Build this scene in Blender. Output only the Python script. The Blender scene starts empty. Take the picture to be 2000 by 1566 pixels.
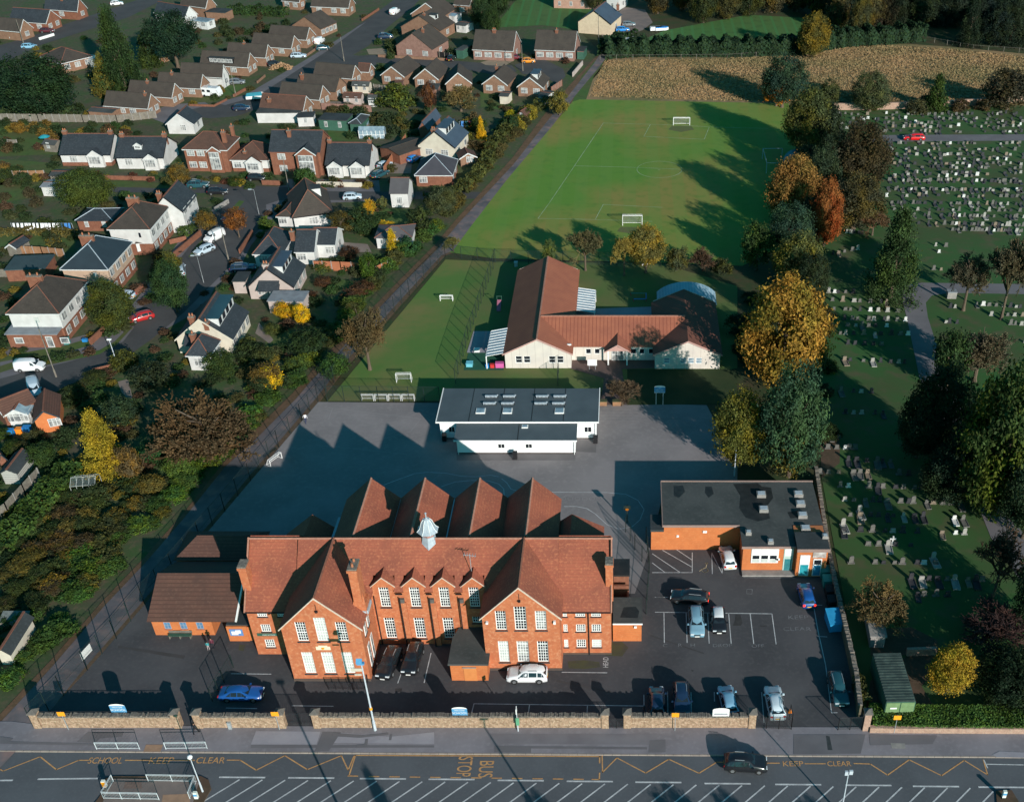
import bpy,bmesh,math,random
from math import radians as RAD,sin,cos,pi,atan2,hypot,sqrt
from mathutils import Vector,Matrix
sc = bpy.context.scene
# ---------------------------------------------------------------- camera
TH = RAD(37.5); F = 2141.0; CX = 1230.0; CY = 979.0; H = 90.0
S_,C_ = sin(TH),cos(TH)
cam_d = bpy.data.cameras.new('camera'); cam = bpy.data.objects.new('camera',cam_d)
sc.collection.objects.link(cam); sc.camera = cam
cam.location = (0,0,H); cam.rotation_euler = (RAD(90) - TH,0,0)
cam_d.sensor_fit = 'HORIZONTAL'; cam_d.sensor_width = 36; cam_d.lens = 36 * F / 2000
cam_d.shift_x = (1000 - CX) / 2000; cam_d.shift_y = (CY - 783) / 2000
cam_d.clip_start = 1; cam_d.clip_end = 5000
# ---------------------------------------------------------------- sky, sun, exposure
SUN_EL,SUN_AZ = 19.0,31.0          # shadows run away from the camera, 31 degrees to the left
world = bpy.data.worlds.new('World'); sc.world = world; world.use_nodes = True
nt = world.node_tree; nt.nodes.clear()
sky = nt.nodes.new('ShaderNodeTexSky'); sky.sky_type = 'NISHITA'; sky.sun_disc = False
sky.sun_elevation = RAD(SUN_EL); sky.sun_rotation = RAD(180 - SUN_AZ)
tint = nt.nodes.new('ShaderNodeMix'); tint.data_type = 'RGBA'; tint.blend_type = 'MULTIPLY'
tint.inputs['Factor'].default_value = 1; tint.inputs['B'].default_value = (0.16,0.80,0.88,1)
bg = nt.nodes.new('ShaderNodeBackground'); bg.inputs['Strength'].default_value = 0.1
wo = nt.nodes.new('ShaderNodeOutputWorld')
nt.links.new(sky.outputs[0],tint.inputs['A']); nt.links.new(tint.outputs['Result'],bg.inputs[0]); nt.links.new(bg.outputs[0],wo.inputs[0])
sun_d = bpy.data.lights.new('sun','SUN'); sun = bpy.data.objects.new('sun',sun_d); sc.collection.objects.link(sun)
sun_d.energy = 4.9; sun_d.angle = RAD(0.5); sun_d.color = (1.0,0.925,0.86)
sd = Vector((-sin(RAD(SUN_AZ)) * cos(RAD(SUN_EL)),cos(RAD(SUN_AZ)) * cos(RAD(SUN_EL)),-sin(RAD(SUN_EL))))
sun.rotation_euler = sd.to_track_quat('-Z','Y').to_euler()
sc.view_settings.view_transform = 'Standard'; sc.view_settings.look = 'None'
sc.view_settings.exposure = 0.2; sc.view_settings.gamma = 1.0
sc.cycles.max_bounces = 5; sc.cycles.diffuse_bounces = 2; sc.cycles.transparent_max_bounces = 12
# ---------------------------------------------------------------- helpers
rnd = random.Random(7)
COL = sc.collection
REG = dict(A=(0,0,3.916),B=(450,0,3.916),C=(900,0,3.916),D=(1350,0,3.077),E=(0,350,3.916),F=(450,350,3.916),
   H=(900,350,3.48),I=(1400,350,3.132),J=(0,700,3.916),K=(450,700,2.5),M=(1200,800,2.5),N=(0,1050,3.034),
   P=(0,1366,2.857),Q=(650,1366,2.667),R=(1550,1200,4.278),T=(1200,1100,4.0),U=(850,1180,4.058),V=(450,1180,5.0))
def px(*a):
 """survey point: either (u, v) on the plan view or (sheet, x, y)"""
 if isinstance(a[0],str):
  r = REG[a[0]]; return (r[0] + a[1] / r[2],r[1] + a[2] / r[2])
 return a
def G(p,z=0.0):
 """survey point -> ground position (x, y) at height z"""
 u,v = px(*p); a = (u - CX) / F; b = (v - CY) / F
 t = (H - z) / (S_ + b * C_)
 return (a * t,(C_ - b * S_) * t)
def SC(x,y,z=0):  # metres to plan units at a place
 return F / (y * C_ + (H - z) * S_)
def new_obj(name,me,parent=None):
 o = bpy.data.objects.new(name,me); COL.objects.link(o)
 if parent is not None: o.parent = parent
 return o
def tag(o,label=None,cat=None,group=None,kind=None):
 if label: o['label'] = label
 if cat: o['category'] = cat
 if group: o['group'] = group
 if kind: o['kind'] = kind
 return o
def thing(name,label,cat,loc=(0,0,0),rz=0.0,group=None):
 o = new_obj(name,None); o.location = loc; o.rotation_euler = (0,0,rz); o.empty_display_size = .3
 return tag(o,label,cat,group)
def copy_tree(o,parent=None):
 c = o.copy(); COL.objects.link(c); c.parent = parent
 for ch in list(o.children): copy_tree(ch,c)
 return c
class MB:
 def __init__(s): s.v = []; s.f = []; s.m = []
 def face(s,pts,m=0):
  n = len(s.v); s.v += [tuple(p) for p in pts]; s.f.append(tuple(range(n,n + len(pts)))); s.m.append(m)
 def box(s,x0,x1,y0,y1,z0,z1,m=0):
  n = len(s.v)
  s.v += [(x0,y0,z0),(x1,y0,z0),(x1,y1,z0),(x0,y1,z0),(x0,y0,z1),(x1,y0,z1),(x1,y1,z1),(x0,y1,z1)]
  for q in ((0,3,2,1),(4,5,6,7),(0,1,5,4),(1,2,6,5),(2,3,7,6),(3,0,4,7)):
   s.f.append(tuple(n + i for i in q)); s.m.append(m)
 def prism(s,poly,z0,z1,m=0):
  k = len(poly); n = len(s.v)
  a = sum(poly[i][0] * poly[(i + 1) % k][1] - poly[(i + 1) % k][0] * poly[i][1] for i in range(k))
  if a < 0: poly = poly[::-1]
  s.v += [(p[0],p[1],z0) for p in poly] + [(p[0],p[1],z1) for p in poly]
  s.f.append(tuple(n + i for i in range(k))[::-1]); s.f.append(tuple(n + k + i for i in range(k))); s.m += [m,m]
  for i in range(k):
   j = (i + 1) % k; s.f.append((n + i,n + j,n + k + j,n + k + i)); s.m.append(m)
 def cyl(s,p0,p1,r0,r1=None,k=8,m=0,caps=True):
  if r1 is None: r1 = r0
  p0 = Vector(p0); p1 = Vector(p1); d = (p1 - p0)
  if d.length < 1e-6: return
  q = d.to_track_quat('Z','Y'); n = len(s.v)
  for p,r in ((p0,r0),(p1,r1)):
   for i in range(k):
    a = 2 * pi * i / k; s.v.append(tuple(p + q @ Vector((r * cos(a),r * sin(a),0))))
  for i in range(k):
   j = (i + 1) % k; s.f.append((n + i,n + j,n + k + j,n + k + i)); s.m.append(m)
  if caps:
   s.f.append(tuple(n + i for i in range(k))[::-1]); s.f.append(tuple(n + k + i for i in range(k))); s.m += [m,m]
 def lathe(s,prof,cx=0,cy=0,k=12,m=0):
  n = len(s.v)
  for r,z in prof:
   for i in range(k):
    a = 2 * pi * (i + .5) / k; s.v.append((cx + r * cos(a),cy + r * sin(a),z))
  for q in range(len(prof) - 1):
   for i in range(k):
    j = (i + 1) % k; a = n + q * k; s.f.append((a + i,a + j,a + k + j,a + k + i)); s.m.append(m)
  s.f.append(tuple(n + i for i in range(k))[::-1]); s.m.append(m)
  s.f.append(tuple(n + (len(prof) - 1) * k + i for i in range(k))); s.m.append(m)
 def slab(s,a,b,c,d,th,m=0):
  """quad a,b,c,d (top face, counter-clockwise from above) given thickness th downward along its normal"""
  a,b,c,d = map(Vector,(a,b,c,d)); n_ = (b - a).cross(d - a).normalized() * th
  n = len(s.v); s.v += [tuple(p) for p in (a - n_,b - n_,c - n_,d - n_,a,b,c,d)]
  for q in ((0,3,2,1),(4,5,6,7),(0,1,5,4),(1,2,6,5),(2,3,7,6),(3,0,4,7)):
   s.f.append(tuple(n + i for i in q)); s.m.append(m)
 def build(s,name,mats,parent=None,smooth=False):
  me = bpy.data.meshes.new(name); me.from_pydata(s.v,[],s.f)
  if not isinstance(mats,(list,tuple)): mats = [mats]
  for x in mats: me.materials.append(x)
  if len(mats) > 1: me.polygons.foreach_set('material_index',s.m)
  if smooth: me.polygons.foreach_set('use_smooth',[True] * len(s.f))
  me.update(); return new_obj(name,me,parent)
# ---------------------------------------------------------------- materials
MATS = {}
def mat(name,c1,c2=None,scale=1.0,rough=.9,c3=None,s3=8.0,f3=.5,stripe=None,bump=0,spec=.3,metal=0,ramp=(.35,.65),sc2=None):
 """noise mix of c1/c2 (+ finer c3), optional stripes = (axis, period, width, colour)"""
 if name in MATS: return MATS[name]
 m = bpy.data.materials.new(name); m.use_nodes = True; N = m.node_tree.nodes; Lk = m.node_tree.links
 b = N['Principled BSDF']; b.inputs['Roughness'].default_value = rough; b.inputs['Metallic'].default_value = metal
 b.inputs['Specular IOR Level'].default_value = spec
 b.inputs['Base Color'].default_value = (*c1,1); MATS[name] = m
 if c2 is None: return m
 tc = N.new('ShaderNodeTexCoord')
 def mixn(fac,a,bb,bt='MIX'):
  x = N.new('ShaderNodeMix'); x.data_type = 'RGBA'; x.blend_type = bt
  if isinstance(fac,float): x.inputs['Factor'].default_value = fac
  else: Lk.new(fac,x.inputs['Factor'])
  for k,q in (('A',a),('B',bb)):
   if isinstance(q,tuple): x.inputs[k].default_value = (*q,1)
   else: Lk.new(q,x.inputs[k])
  return x.outputs['Result']
 def noise(s,det=4,lo=ramp[0],hi=ramp[1]):
  n = N.new('ShaderNodeTexNoise'); n.inputs['Scale'].default_value = s; n.inputs['Detail'].default_value = det
  Lk.new(tc.outputs['Object'],n.inputs['Vector'])
  r = N.new('ShaderNodeMapRange'); r.inputs['From Min'].default_value = lo; r.inputs['From Max'].default_value = hi
  Lk.new(n.outputs['Fac'],r.inputs['Value']); return r.outputs['Result']
 col = mixn(noise(scale),c1,c2)
 if c3 is not None:
  q = N.new('ShaderNodeMath'); q.operation = 'MULTIPLY'; q.inputs[1].default_value = f3
  Lk.new(noise(s3,2,.5,.75),q.inputs[0]); col = mixn(q.outputs[0],col,c3)
 if stripe:
  ax,per,wd,sc_ = stripe[:4]
  sp = N.new('ShaderNodeSeparateXYZ'); Lk.new(tc.outputs['Object'],sp.inputs[0])
  mo = N.new('ShaderNodeMath'); mo.operation = 'PINGPONG'; mo.inputs[1].default_value = per / 2
  Lk.new(sp.outputs[ax],mo.inputs[0])
  lt = N.new('ShaderNodeMath'); lt.operation = 'LESS_THAN'; lt.inputs[1].default_value = wd / 2; Lk.new(mo.outputs[0],lt.inputs[0])
  mu_ = N.new('ShaderNodeMath'); mu_.operation = 'MULTIPLY'; mu_.inputs[1].default_value = stripe[4] if len(stripe) > 4 else 1; Lk.new(lt.outputs[0],mu_.inputs[0]); col = mixn(mu_.outputs[0],col,sc_)
 Lk.new(col,b.inputs['Base Color'])
 if bump:
  n = N.new('ShaderNodeTexNoise'); n.inputs['Scale'].default_value = s3; n.inputs['Detail'].default_value = 3
  Lk.new(tc.outputs['Object'],n.inputs['Vector'])
  bp = N.new('ShaderNodeBump'); bp.inputs['Strength'].default_value = 1; bp.inputs['Distance'].default_value = bump
  Lk.new(n.outputs['Fac'],bp.inputs['Height']); Lk.new(bp.outputs[0],b.inputs['Normal'])
 return m
def sh(c,k): return tuple(min(1,x * k) for x in c)
def q_(name,c,k=.75,**kw): return mat(name,c,sh(c,k),**kw)
BRICK = mat('orange_brick',(.50,.155,.066),(.41,.115,.05),1.5,c3=(.66,.33,.18),s3=3.2,f3=.55,stripe=('Z',.15,.03,(.36,.14,.07)))
BRICK2 = mat('smooth_orange_brick',(.55,.17,.055),(.47,.14,.045),.8,c3=(.6,.25,.1),s3=5,f3=.4,stripe=('Z',.3,.03,(.42,.15,.06)))
BRICK3 = mat('house_brick',(.22,.09,.054),(.17,.068,.042),1.2,c3=(.3,.16,.1),s3=4,f3=.4)
BRICKT = mat('tan_brick',(.235,.135,.088),(.19,.105,.068),1.2,c3=(.36,.23,.15),s3=4,f3=.4)
BRICKP = mat('pinkish_brick',(.26,.145,.115),(.21,.115,.09),1.2,c3=(.4,.25,.2),s3=4,f3=.4)
TILE = mat('red_clay_tile',(.335,.098,.056),(.225,.07,.045),.28,c3=(.47,.17,.085),s3=3.6,f3=.6,stripe=('Z',.26,.03,(.235,.075,.046)),bump=.04)
TILEN = mat('nursery_concrete_tile',(.35,.12,.068),(.29,.098,.06),.5,c3=(.38,.15,.09),s3=4,f3=.4,stripe=('X',.6,.10,(.20,.06,.038)))
TILENY = mat('nursery_wing_tile',(.35,.12,.068),(.29,.098,.06),.5,c3=(.38,.15,.09),s3=4,f3=.4,stripe=('Y',.6,.10,(.24,.08,.048)))
DARKT = mat('dark_brown_tile',(.055,.045,.038),(.042,.035,.03),.6,c3=(.08,.065,.055),s3=3,f3=.5)
TILEB = mat('brown_tile',(.062,.052,.044),(.047,.04,.035),.6,c3=(.085,.072,.06),s3=3,f3=.5,stripe=('Z',.3,.04,(.07,.05,.038)))
TILEO = mat('outbuilding_tile',(.125,.06,.044),(.09,.048,.038),.5,c3=(.17,.09,.065),s3=3,f3=.5,stripe=('Z',.22,.05,(.08,.04,.03)))
TILER = mat('rust_tile',(.10,.052,.038),(.075,.042,.032),.6,c3=(.13,.075,.055),s3=3,f3=.5)
SLATE = mat('grey_slate',(.036,.044,.052),(.028,.034,.040),.6,rough=.6,c3=(.08,.09,.1),s3=3,f3=.5,stripe=('Z',.3,.03,(.03,.035,.04)))
SLATEB = mat('blue_slate',(.06,.085,.12),(.05,.07,.10),.6,rough=.5,c3=(.08,.11,.15),s3=3,f3=.5)
RIDGE = q_('ridge_tile',(.22,.09,.06),scale=3)
RIDGEP = q_('pale_ridge_tile',(.42,.2,.14),scale=3)
LEAD = mat('lead_sheet',(.40,.46,.51),(.31,.36,.41),2.5,rough=.5,c3=(.5,.53,.55),s3=6,f3=.5)
HWHITE = mat('dimmed_trim_white',(.60,.61,.60),(.52,.53,.52),2)  # white paint darkened to imitate the dim upper-left corner of the view
WHITE = mat('white_paint',(.80,.80,.78),(.74,.74,.72),2)
RENDW = mat('white_render',(.58,.575,.56),(.49,.485,.47),.7,c3=(.5,.48,.45),s3=2,f3=.3)
RENDC = mat('cream_render',(.58,.53,.43),(.49,.44,.36),.7,c3=(.55,.5,.42),s3=2,f3=.3)
RENDP = mat('pink_render',(.46,.38,.35),(.40,.33,.30),.7)
RENDT = mat('tan_pebbledash',(.44,.31,.22),(.37,.26,.19),.9,c3=(.5,.4,.3),s3=6,f3=.5)
NWALL = mat('nursery_wall_panel',(.62,.57,.50),(.55,.51,.46),.6,stripe=('X',1.25,.05,(.42,.38,.34)))
PWALL = mat('portable_wall',(.84,.86,.86),(.78,.80,.80),.5)
FELT = mat('roof_felt',(.045,.052,.056),(.032,.038,.04),.35,rough=.85,c3=(.07,.08,.085),s3=3,f3=.4)
FELTG = mat('grey_felt',(.075,.08,.078),(.05,.056,.055),.3,rough=.85,c3=(.1,.105,.1),s3=2.5,f3=.5)
FELTW = mat('wet_felt',(.018,.02,.02),(.028,.03,.03),1.2,rough=.5)
FELTL = mat('pale_felt',(.25,.27,.29),(.19,.2,.22),.8)
STONE = mat('sandstone_wall',(.38,.255,.17),(.25,.165,.105),2.2,c3=(.56,.42,.30),s3=3.5,f3=.8,bump=.12,ramp=(.4,.6))
COPE = mat('stone_coping',(.20,.17,.14),(.11,.10,.09),2.2,c3=(.4,.34,.27),s3=4,f3=.6)
STONEP = mat('pink_stone',(.42,.27,.2),(.32,.2,.15),2,c3=(.5,.38,.3),s3=4,f3=.5,bump=.08)
CONC = mat('concrete',(.30,.28,.26),(.22,.21,.2),1.5)
KERB = mat('kerb_stone',(.36,.30,.26),(.28,.23,.2),1.2,stripe=('X',.9,.04,(.15,.13,.12)))
def glass(name,c,rough=.12,c2=None):
 return mat(name,c,c2,1.3,rough=rough,spec=.6)
PANE = glass('window_glass',(.012,.016,.022),.12)
PANEB = glass('blind_behind_glass',(.42,.46,.44),.25,(.55,.57,.53))
PANEM = glass('curtained_glass',(.10,.11,.12),.2,(.4,.4,.38))
PANES = glass('conservatory_glass',(.18,.26,.32),.12,(.3,.4,.45))
METAL = mat('galvanised_steel',(.42,.46,.48),(.34,.37,.39),3,rough=.45,metal=.3)
DMETAL = mat('dark_green_metal',(.015,.03,.028),(.01,.02,.018),3,rough=.5)
IRON = mat('black_iron',(.012,.012,.014),(.02,.02,.022),3,rough=.5)
WOOD = mat('fence_timber',(.30,.16,.085),(.22,.115,.06),1.4,c3=(.36,.24,.15),s3=3,f3=.5)
WOODG = mat('weathered_timber',(.19,.17,.14),(.14,.125,.105),1.4,c3=(.28,.25,.2),s3=3,f3=.5)
BLACKP = mat('black_trim',(.014,.014,.016),(.02,.02,.022),3,rough=.5)
GREENP = mat('green_paint',(.045,.12,.085),(.035,.095,.068),2,rough=.6)
ORANGEP = mat('orange_plastic',(.85,.25,.02),(.78,.22,.02),2,rough=.5)
YEL = mat('yellow_sign',(.9,.36,.02),(.85,.33,.02),2,rough=.5)
BLUEP = mat('blue_sign',(.10,.32,.55),(.08,.27,.48),2,rough=.5)
def flat(name,c,rough=.6): return mat(name,c,sh(c,.88),2,rough=rough)
# leaves: colour comes from each object's own colour, varied by noise from clump to clump
def leafmat(name,warm,wf,dark=.55,sat=1.0,tint=False):
 m = bpy.data.materials.new(name); m.use_nodes = True; N = m.node_tree.nodes; Lk = m.node_tree.links
 b = N['Principled BSDF']; b.inputs['Roughness'].default_value = .7; b.inputs['Specular IOR Level'].default_value = .15
 oi = N.new('ShaderNodeObjectInfo'); tc = N.new('ShaderNodeTexCoord'); at = N.new('ShaderNodeAttribute'); at.attribute_name = 'tone'
 def nz(s,lo,hi,off):
  mp = N.new('ShaderNodeMapping'); mp.inputs['Location'].default_value = (off,off,off); Lk.new(tc.outputs['Object'],mp.inputs[0])
  ad = N.new('ShaderNodeVectorMath'); ad.operation = 'ADD'; Lk.new(mp.outputs[0],ad.inputs[0])
  cb = N.new('ShaderNodeCombineXYZ'); ml = N.new('ShaderNodeMath'); ml.operation = 'MULTIPLY'; ml.inputs[1].default_value = 37
  Lk.new(oi.outputs['Random'],ml.inputs[0]); Lk.new(ml.outputs[0],cb.inputs[0]); Lk.new(cb.outputs[0],ad.inputs[1])
  n = N.new('ShaderNodeTexNoise'); n.inputs['Scale'].default_value = s; n.inputs['Detail'].default_value = 3; Lk.new(ad.outputs[0],n.inputs['Vector'])
  r = N.new('ShaderNodeMapRange'); r.inputs['From Min'].default_value = lo; r.inputs['From Max'].default_value = hi
  Lk.new(n.outputs['Fac'],r.inputs['Value']); return r.outputs['Result']
 def mx(fac,a,bb,bt='MIX'):
  x = N.new('ShaderNodeMix'); x.data_type = 'RGBA'; x.blend_type = bt
  if isinstance(fac,float): x.inputs['Factor'].default_value = fac
  else: Lk.new(fac,x.inputs['Factor'])
  for k,q in (('A',a),('B',bb)):
   if isinstance(q,tuple): x.inputs[k].default_value = (*q,1)
   else: Lk.new(q,x.inputs[k])
  return x.outputs['Result']
 if tint: ta = N.new('ShaderNodeAttribute'); ta.attribute_name = 'tint'
 base = ta.outputs['Color'] if tint else mx(nz(1.6,.42,.62,3.),oi.outputs['Color'],mx(1.0,oi.outputs['Color'],warm,'MULTIPLY')) if warm else oi.outputs['Color']
 base = mx(nz(5.,.4,.65,9.),base,mx(1.0,base,(dark,dark,dark),'MULTIPLY'))
 tn = N.new('ShaderNodeMapRange'); tn.inputs['To Min'].default_value = .62; tn.inputs['To Max'].default_value = 1.42; Lk.new(at.outputs['Fac'],tn.inputs['Value'])
 cc = N.new('ShaderNodeVectorMath'); cc.operation = 'SCALE'; Lk.new(base,cc.inputs[0]); Lk.new(tn.outputs[0],cc.inputs['Scale'])
 Lk.new(cc.outputs[0],b.inputs['Base Color'])
 tr = N.new('ShaderNodeBsdfTranslucent'); Lk.new(cc.outputs[0],tr.inputs[0])
 ms = N.new('ShaderNodeMixShader'); ms.inputs[0].default_value = .25
 Lk.new(b.outputs[0],ms.inputs[1]); Lk.new(tr.outputs[0],ms.inputs[2]); Lk.new(ms.outputs[0],N['Material Output'].inputs[0])
 return m
LEAF = leafmat('leaf_green',(1.5,1.25,.8),1)
LEAFA = leafmat('leaf_autumn',(.6,.85,.8),1)
LEAFR = leafmat('leaf_red',(1.1,.6,.5),1)
LEAFG = leafmat('leaf_turning',(2.0,1.45,.6),1)
LEAFM = leafmat('leaf_mixed',None,1,tint=True)
BARK = mat('bark',(.13,.095,.065),(.08,.06,.045),3)
TWIG = leafmat('twig',(1.4,1.2,1.0),1,.7)
# netting of wire fences: real holes too fine to model, so mostly see-through
def netmat(name,c,cover):
 m = bpy.data.materials.new(name); m.use_nodes = True; N = m.node_tree.nodes; Lk = m.node_tree.links
 b = N['Principled BSDF']; b.inputs['Base Color'].default_value = (*c,1); b.inputs['Roughness'].default_value = .6
 t = N.new('ShaderNodeBsdfTransparent'); ms = N.new('ShaderNodeMixShader'); tc = N.new('ShaderNodeTexCoord')
 w = N.new('ShaderNodeTexChecker'); w.inputs['Scale'].default_value = 9; Lk.new(tc.outputs['Object'],w.inputs['Vector'])
 r = N.new('ShaderNodeMapRange'); r.inputs['To Min'].default_value = cover * .5; r.inputs['To Max'].default_value = cover * 1.5
 Lk.new(w.outputs['Fac'],r.inputs['Value']); Lk.new(r.outputs[0],ms.inputs[0])
 Lk.new(t.outputs[0],ms.inputs[1]); Lk.new(b.outputs[0],ms.inputs[2]); Lk.new(ms.outputs[0],N['Material Output'].inputs[0]); return m
NET = netmat('wire_netting',(.02,.035,.035),.17)
NETW = netmat('goal_netting',(.6,.6,.6),.14)
BARS = netmat('railing_infill',(.03,.03,.035),.4)
# ---------------------------------------------------------------- the ground and what is laid on it
ASPH = mat('yard_asphalt',(.085,.083,.088),(.058,.057,.062),.16,c3=(.105,.10,.10),s3=2.2,f3=.45)
ASPHP = mat('playground_asphalt',(.25,.225,.225),(.195,.177,.178),.16,c3=(.28,.255,.25),s3=1.5,f3=.5)
ROADM = mat('road_asphalt',(.105,.112,.124),(.086,.092,.102),.2,c3=(.13,.135,.145),s3=3,f3=.4)
ROADE = mat('estate_road_asphalt',(.075,.074,.075),(.058,.058,.06),.2,c3=(.09,.088,.088),s3=2,f3=.4)
PAVE = mat('pavement_asphalt',(.235,.215,.235),(.18,.165,.18),.22,c3=(.28,.26,.28),s3=2.2,f3=.45)
PAVED = mat('pavement_patch',(.165,.153,.163),(.135,.126,.135),.3)
PAVEL = mat('pavement_pale_patch',(.32,.30,.33),(.27,.25,.28),.4,c3=(.35,.33,.35),s3=3,f3=.4)
PEACH = mat('tactile_paving',(.38,.23,.15),(.31,.19,.125),1.5)
TRACKM = mat('lane_surface',(.17,.145,.15),(.09,.086,.095),.22,c3=(.32,.19,.16),s3=.6,f3=.65)
TRACKE = mat('lane_edge_leaves',(.15,.085,.05),(.10,.065,.035),.6,c3=(.22,.11,.06),s3=3,f3=.6)
LAWN = mat('field_grass',(.105,.225,.028),(.225,.205,.048),.035,c3=(.07,.18,.024),s3=.45,f3=.55,ramp=(.40,.60),stripe=('X',5.2,2.6,(.13,.24,.045),.3))
LAWN2 = mat('pitch_grass',(.085,.165,.034),(.17,.16,.052),.08,c3=(.07,.16,.035),s3=.5,f3=.5,ramp=(.38,.62))
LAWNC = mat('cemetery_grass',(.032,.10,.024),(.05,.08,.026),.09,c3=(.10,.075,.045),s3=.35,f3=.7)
LAWNG = mat('garden_grass',(.06,.12,.026),(.09,.095,.034),.12,c3=(.03,.06,.015),s3=.8,f3=.5)
LAWNT = mat('paddock_grass',(.055,.15,.034),(.07,.13,.035),.05,c3=(.025,.075,.02),s3=.3,f3=.5,stripe=('X',3.2,.8,(.055,.165,.045)))
MEAD = mat('meadow_earth',(.28,.18,.09),(.14,.13,.05),.06,c3=(.34,.22,.12),s3=.8,f3=.7)
SOIL = mat('garden_soil',(.075,.07,.042),(.045,.085,.025),.22,c3=(.15,.10,.065),s3=1.2,f3=.6)
SCRUB = mat('scrub_ground',(.028,.052,.016),(.055,.045,.02),.25,c3=(.09,.06,.03),s3=1.5,f3=.5)
PATIO = mat('patio',(.25,.2,.17),(.2,.16,.14),.5)
GRAV = mat('gravel_drive',(.30,.23,.16),(.25,.19,.14),.7,c3=(.35,.28,.2),s3=4,f3=.5)
PINKP = mat('pinkish_paving',(.22,.17,.15),(.17,.14,.13),.3,c3=(.26,.2,.17),s3=1,f3=.5)
BROWNP = mat('block_paving',(.13,.085,.075),(.10,.07,.062),.3,c3=(.16,.1,.08),s3=2,f3=.4)
MULCH = mat('bare_ground',(.10,.06,.04),(.07,.05,.03),.4,c3=(.14,.09,.06),s3=2,f3=.5)
PITCHG = mat('play_surface_green',(.02,.10,.06),(.018,.085,.05),1)
WPAINT = mat('road_paint_white',(.62,.62,.62),(.42,.42,.43),1.2,c3=(.25,.25,.26),s3=7,f3=.6)
WFADE = mat('worn_paint_white',(.22,.22,.23),(.12,.12,.125),1.6,c3=(.12,.12,.12),s3=6,f3=.6)
YPAINT = mat('road_paint_yellow',(.62,.33,.13),(.48,.25,.11),1.2,c3=(.2,.13,.08),s3=7,f3=.6)
ROADS = []; HOUSES = []
def patch(name,pts,z,m,edge=None):
 w = [G(p,0) for p in pts]; mb = MB()
 if name in ('road','lane','pavement','patio','gravel_drive'): ROADS.append(w)
 a = sum(w[i][0] * w[(i + 1) % len(w)][1] - w[(i + 1) % len(w)][0] * w[i][1] for i in range(len(w)))
 if a < 0: w = w[::-1]
 mb.face([(x,y,z) for x,y in w]); return tag(mb.build(name,m),kind='structure')
def wpatch(name,w,z0,z,m):
 mb = MB(); mb.prism(w,z0,z); return tag(mb.build(name,m),kind='structure')
mb = MB(); mb.face([(-1500,-300,0),(1500,-300,0),(1500,2500,0),(-1500,2500,0)])
tag(mb.build('ground',SCRUB),kind='structure')
# gardens of the estate
patch('garden_ground',[(-400,500),(-400,-150),(900,-150),(1130,60),(1180,110),(870,480),(600,800),(0,1420),(-300,1500)],.01,SOIL)
def garden(*pts,m=None): patch('garden_lawn',pts,.03,m or LAWNG)
for pts in [[('E',0,390),('E',600,400),('E',560,560),('E',0,540)],[('E',0,0),('E',330,0),('E',330,130),('E',0,180)],
   [('A',0,940),('A',450,940),('A',440,1180),('A',0,1200)],[('A',0,1220),('A',440,1250),('A',360,1380),('A',0,1420)],
   [('F',780,760),('F',1000,790),('F',960,850),('F',700,850)],[('F',280,1180),('F',520,1110),('F',400,1300),('F',260,1310)],
   [('C',150,700),('C',420,700),('C',380,850),('C',150,820)],[('B',1520,790),('B',1650,780),('B',1700,860),('B',1520,850)],
   [('F',1100,220),('F',1400,230),('F',1380,380),('F',1100,330)],[('J',0,1120),('J',560,760),('J',560,900),('J',0,1500)],
   [('B',740,990),('B',900,990),('B',980,1080),('B',760,1080)],[('B',1740,1280),('B',1880,1280),('B',1790,1360),('B',1700,1360)],
   [('A',1560,590),('A',1760,560),('A',1900,680),('A',1640,780),('A',1440,790)],[('J',0,60),('J',700,-160),('J',720,-110),('J',0,110)]]:
 garden(*pts)
for pts in [[('C',150,480),('C',300,440),('C',400,470),('C',330,510),('C',190,500)],[('B',1040,380),('B',1200,370),('B',1220,420),('B',1060,420)]]:
 patch('gravel_drive',pts,.05,GRAV)
for pts in [[('F',810,480),('F',1050,500),('F',1080,560),('F',880,560)],[('F',220,1100),('F',330,1230),('F',300,1260),('F',190,1180)],
   [('B',720,780),('B',860,780),('B',1080,830),('B',720,800)],[('J',900,180),('J',980,160),('J',1030,370),('J',930,260)],
   [('B',1290,1170),('B',1400,1150),('B',1380,1330),('B',1210,1330)]]:
 patch('patio',pts,.06,PATIO)
# estate roads, pavements and verges
patch('estate_verge',[(0,756),(0,685),(100,672),(200,645),(255,600),(290,555),(330,500),(350,470),(385,440),(420,405),(450,380),(560,362),(560,350),(740,352),(745,392),
      (560,400),(530,430),(490,480),(470,520),(420,560),(400,600),(330,640),(200,720),(100,770),(0,790)],.02,PAVED)
patch('road',[(-80,770),(0,740),(60,724),(130,708),(200,688),(240,668),(262,640),(262,615),(300,580),(340,520),(372,480),(395,448),(430,405),(440,378),(205,376),(200,358),(440,361),(560,366),(600,375),
    (600,392),(545,392),(520,400),(520,430),(505,450),(480,480),(470,500),(430,540),(400,570),(360,610),(300,660),(230,710),(150,745),(60,790),(-80,850)],.04,ROADE)
patch('road',[(600,374),(1000,376),(1000,388),(600,392)],.038,ROADE)
patch('road',[(-90,150),(0,120),(60,95),(170,60),(250,35),(300,10),(360,-20),(330,-20),(240,10),(150,40),(60,72),(-90,115)][::-1],.04,ROADE)
patch('road',[(-40,145),(0,130),(0,96),(60,78),(60,98)],.036,ROADE)
patch('road',[(380,228),(360,218),(400,208),(450,203),(490,188),(530,168),(600,122),(640,98),(700,50),(740,22),(770,0),(800,-20),(840,-20),(800,20),(760,52),(720,90),(690,108),(735,118),(735,128),(650,128),(600,160),(570,175),(540,195),(500,215),(460,228),(410,232)],.04,ROADE)
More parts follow.
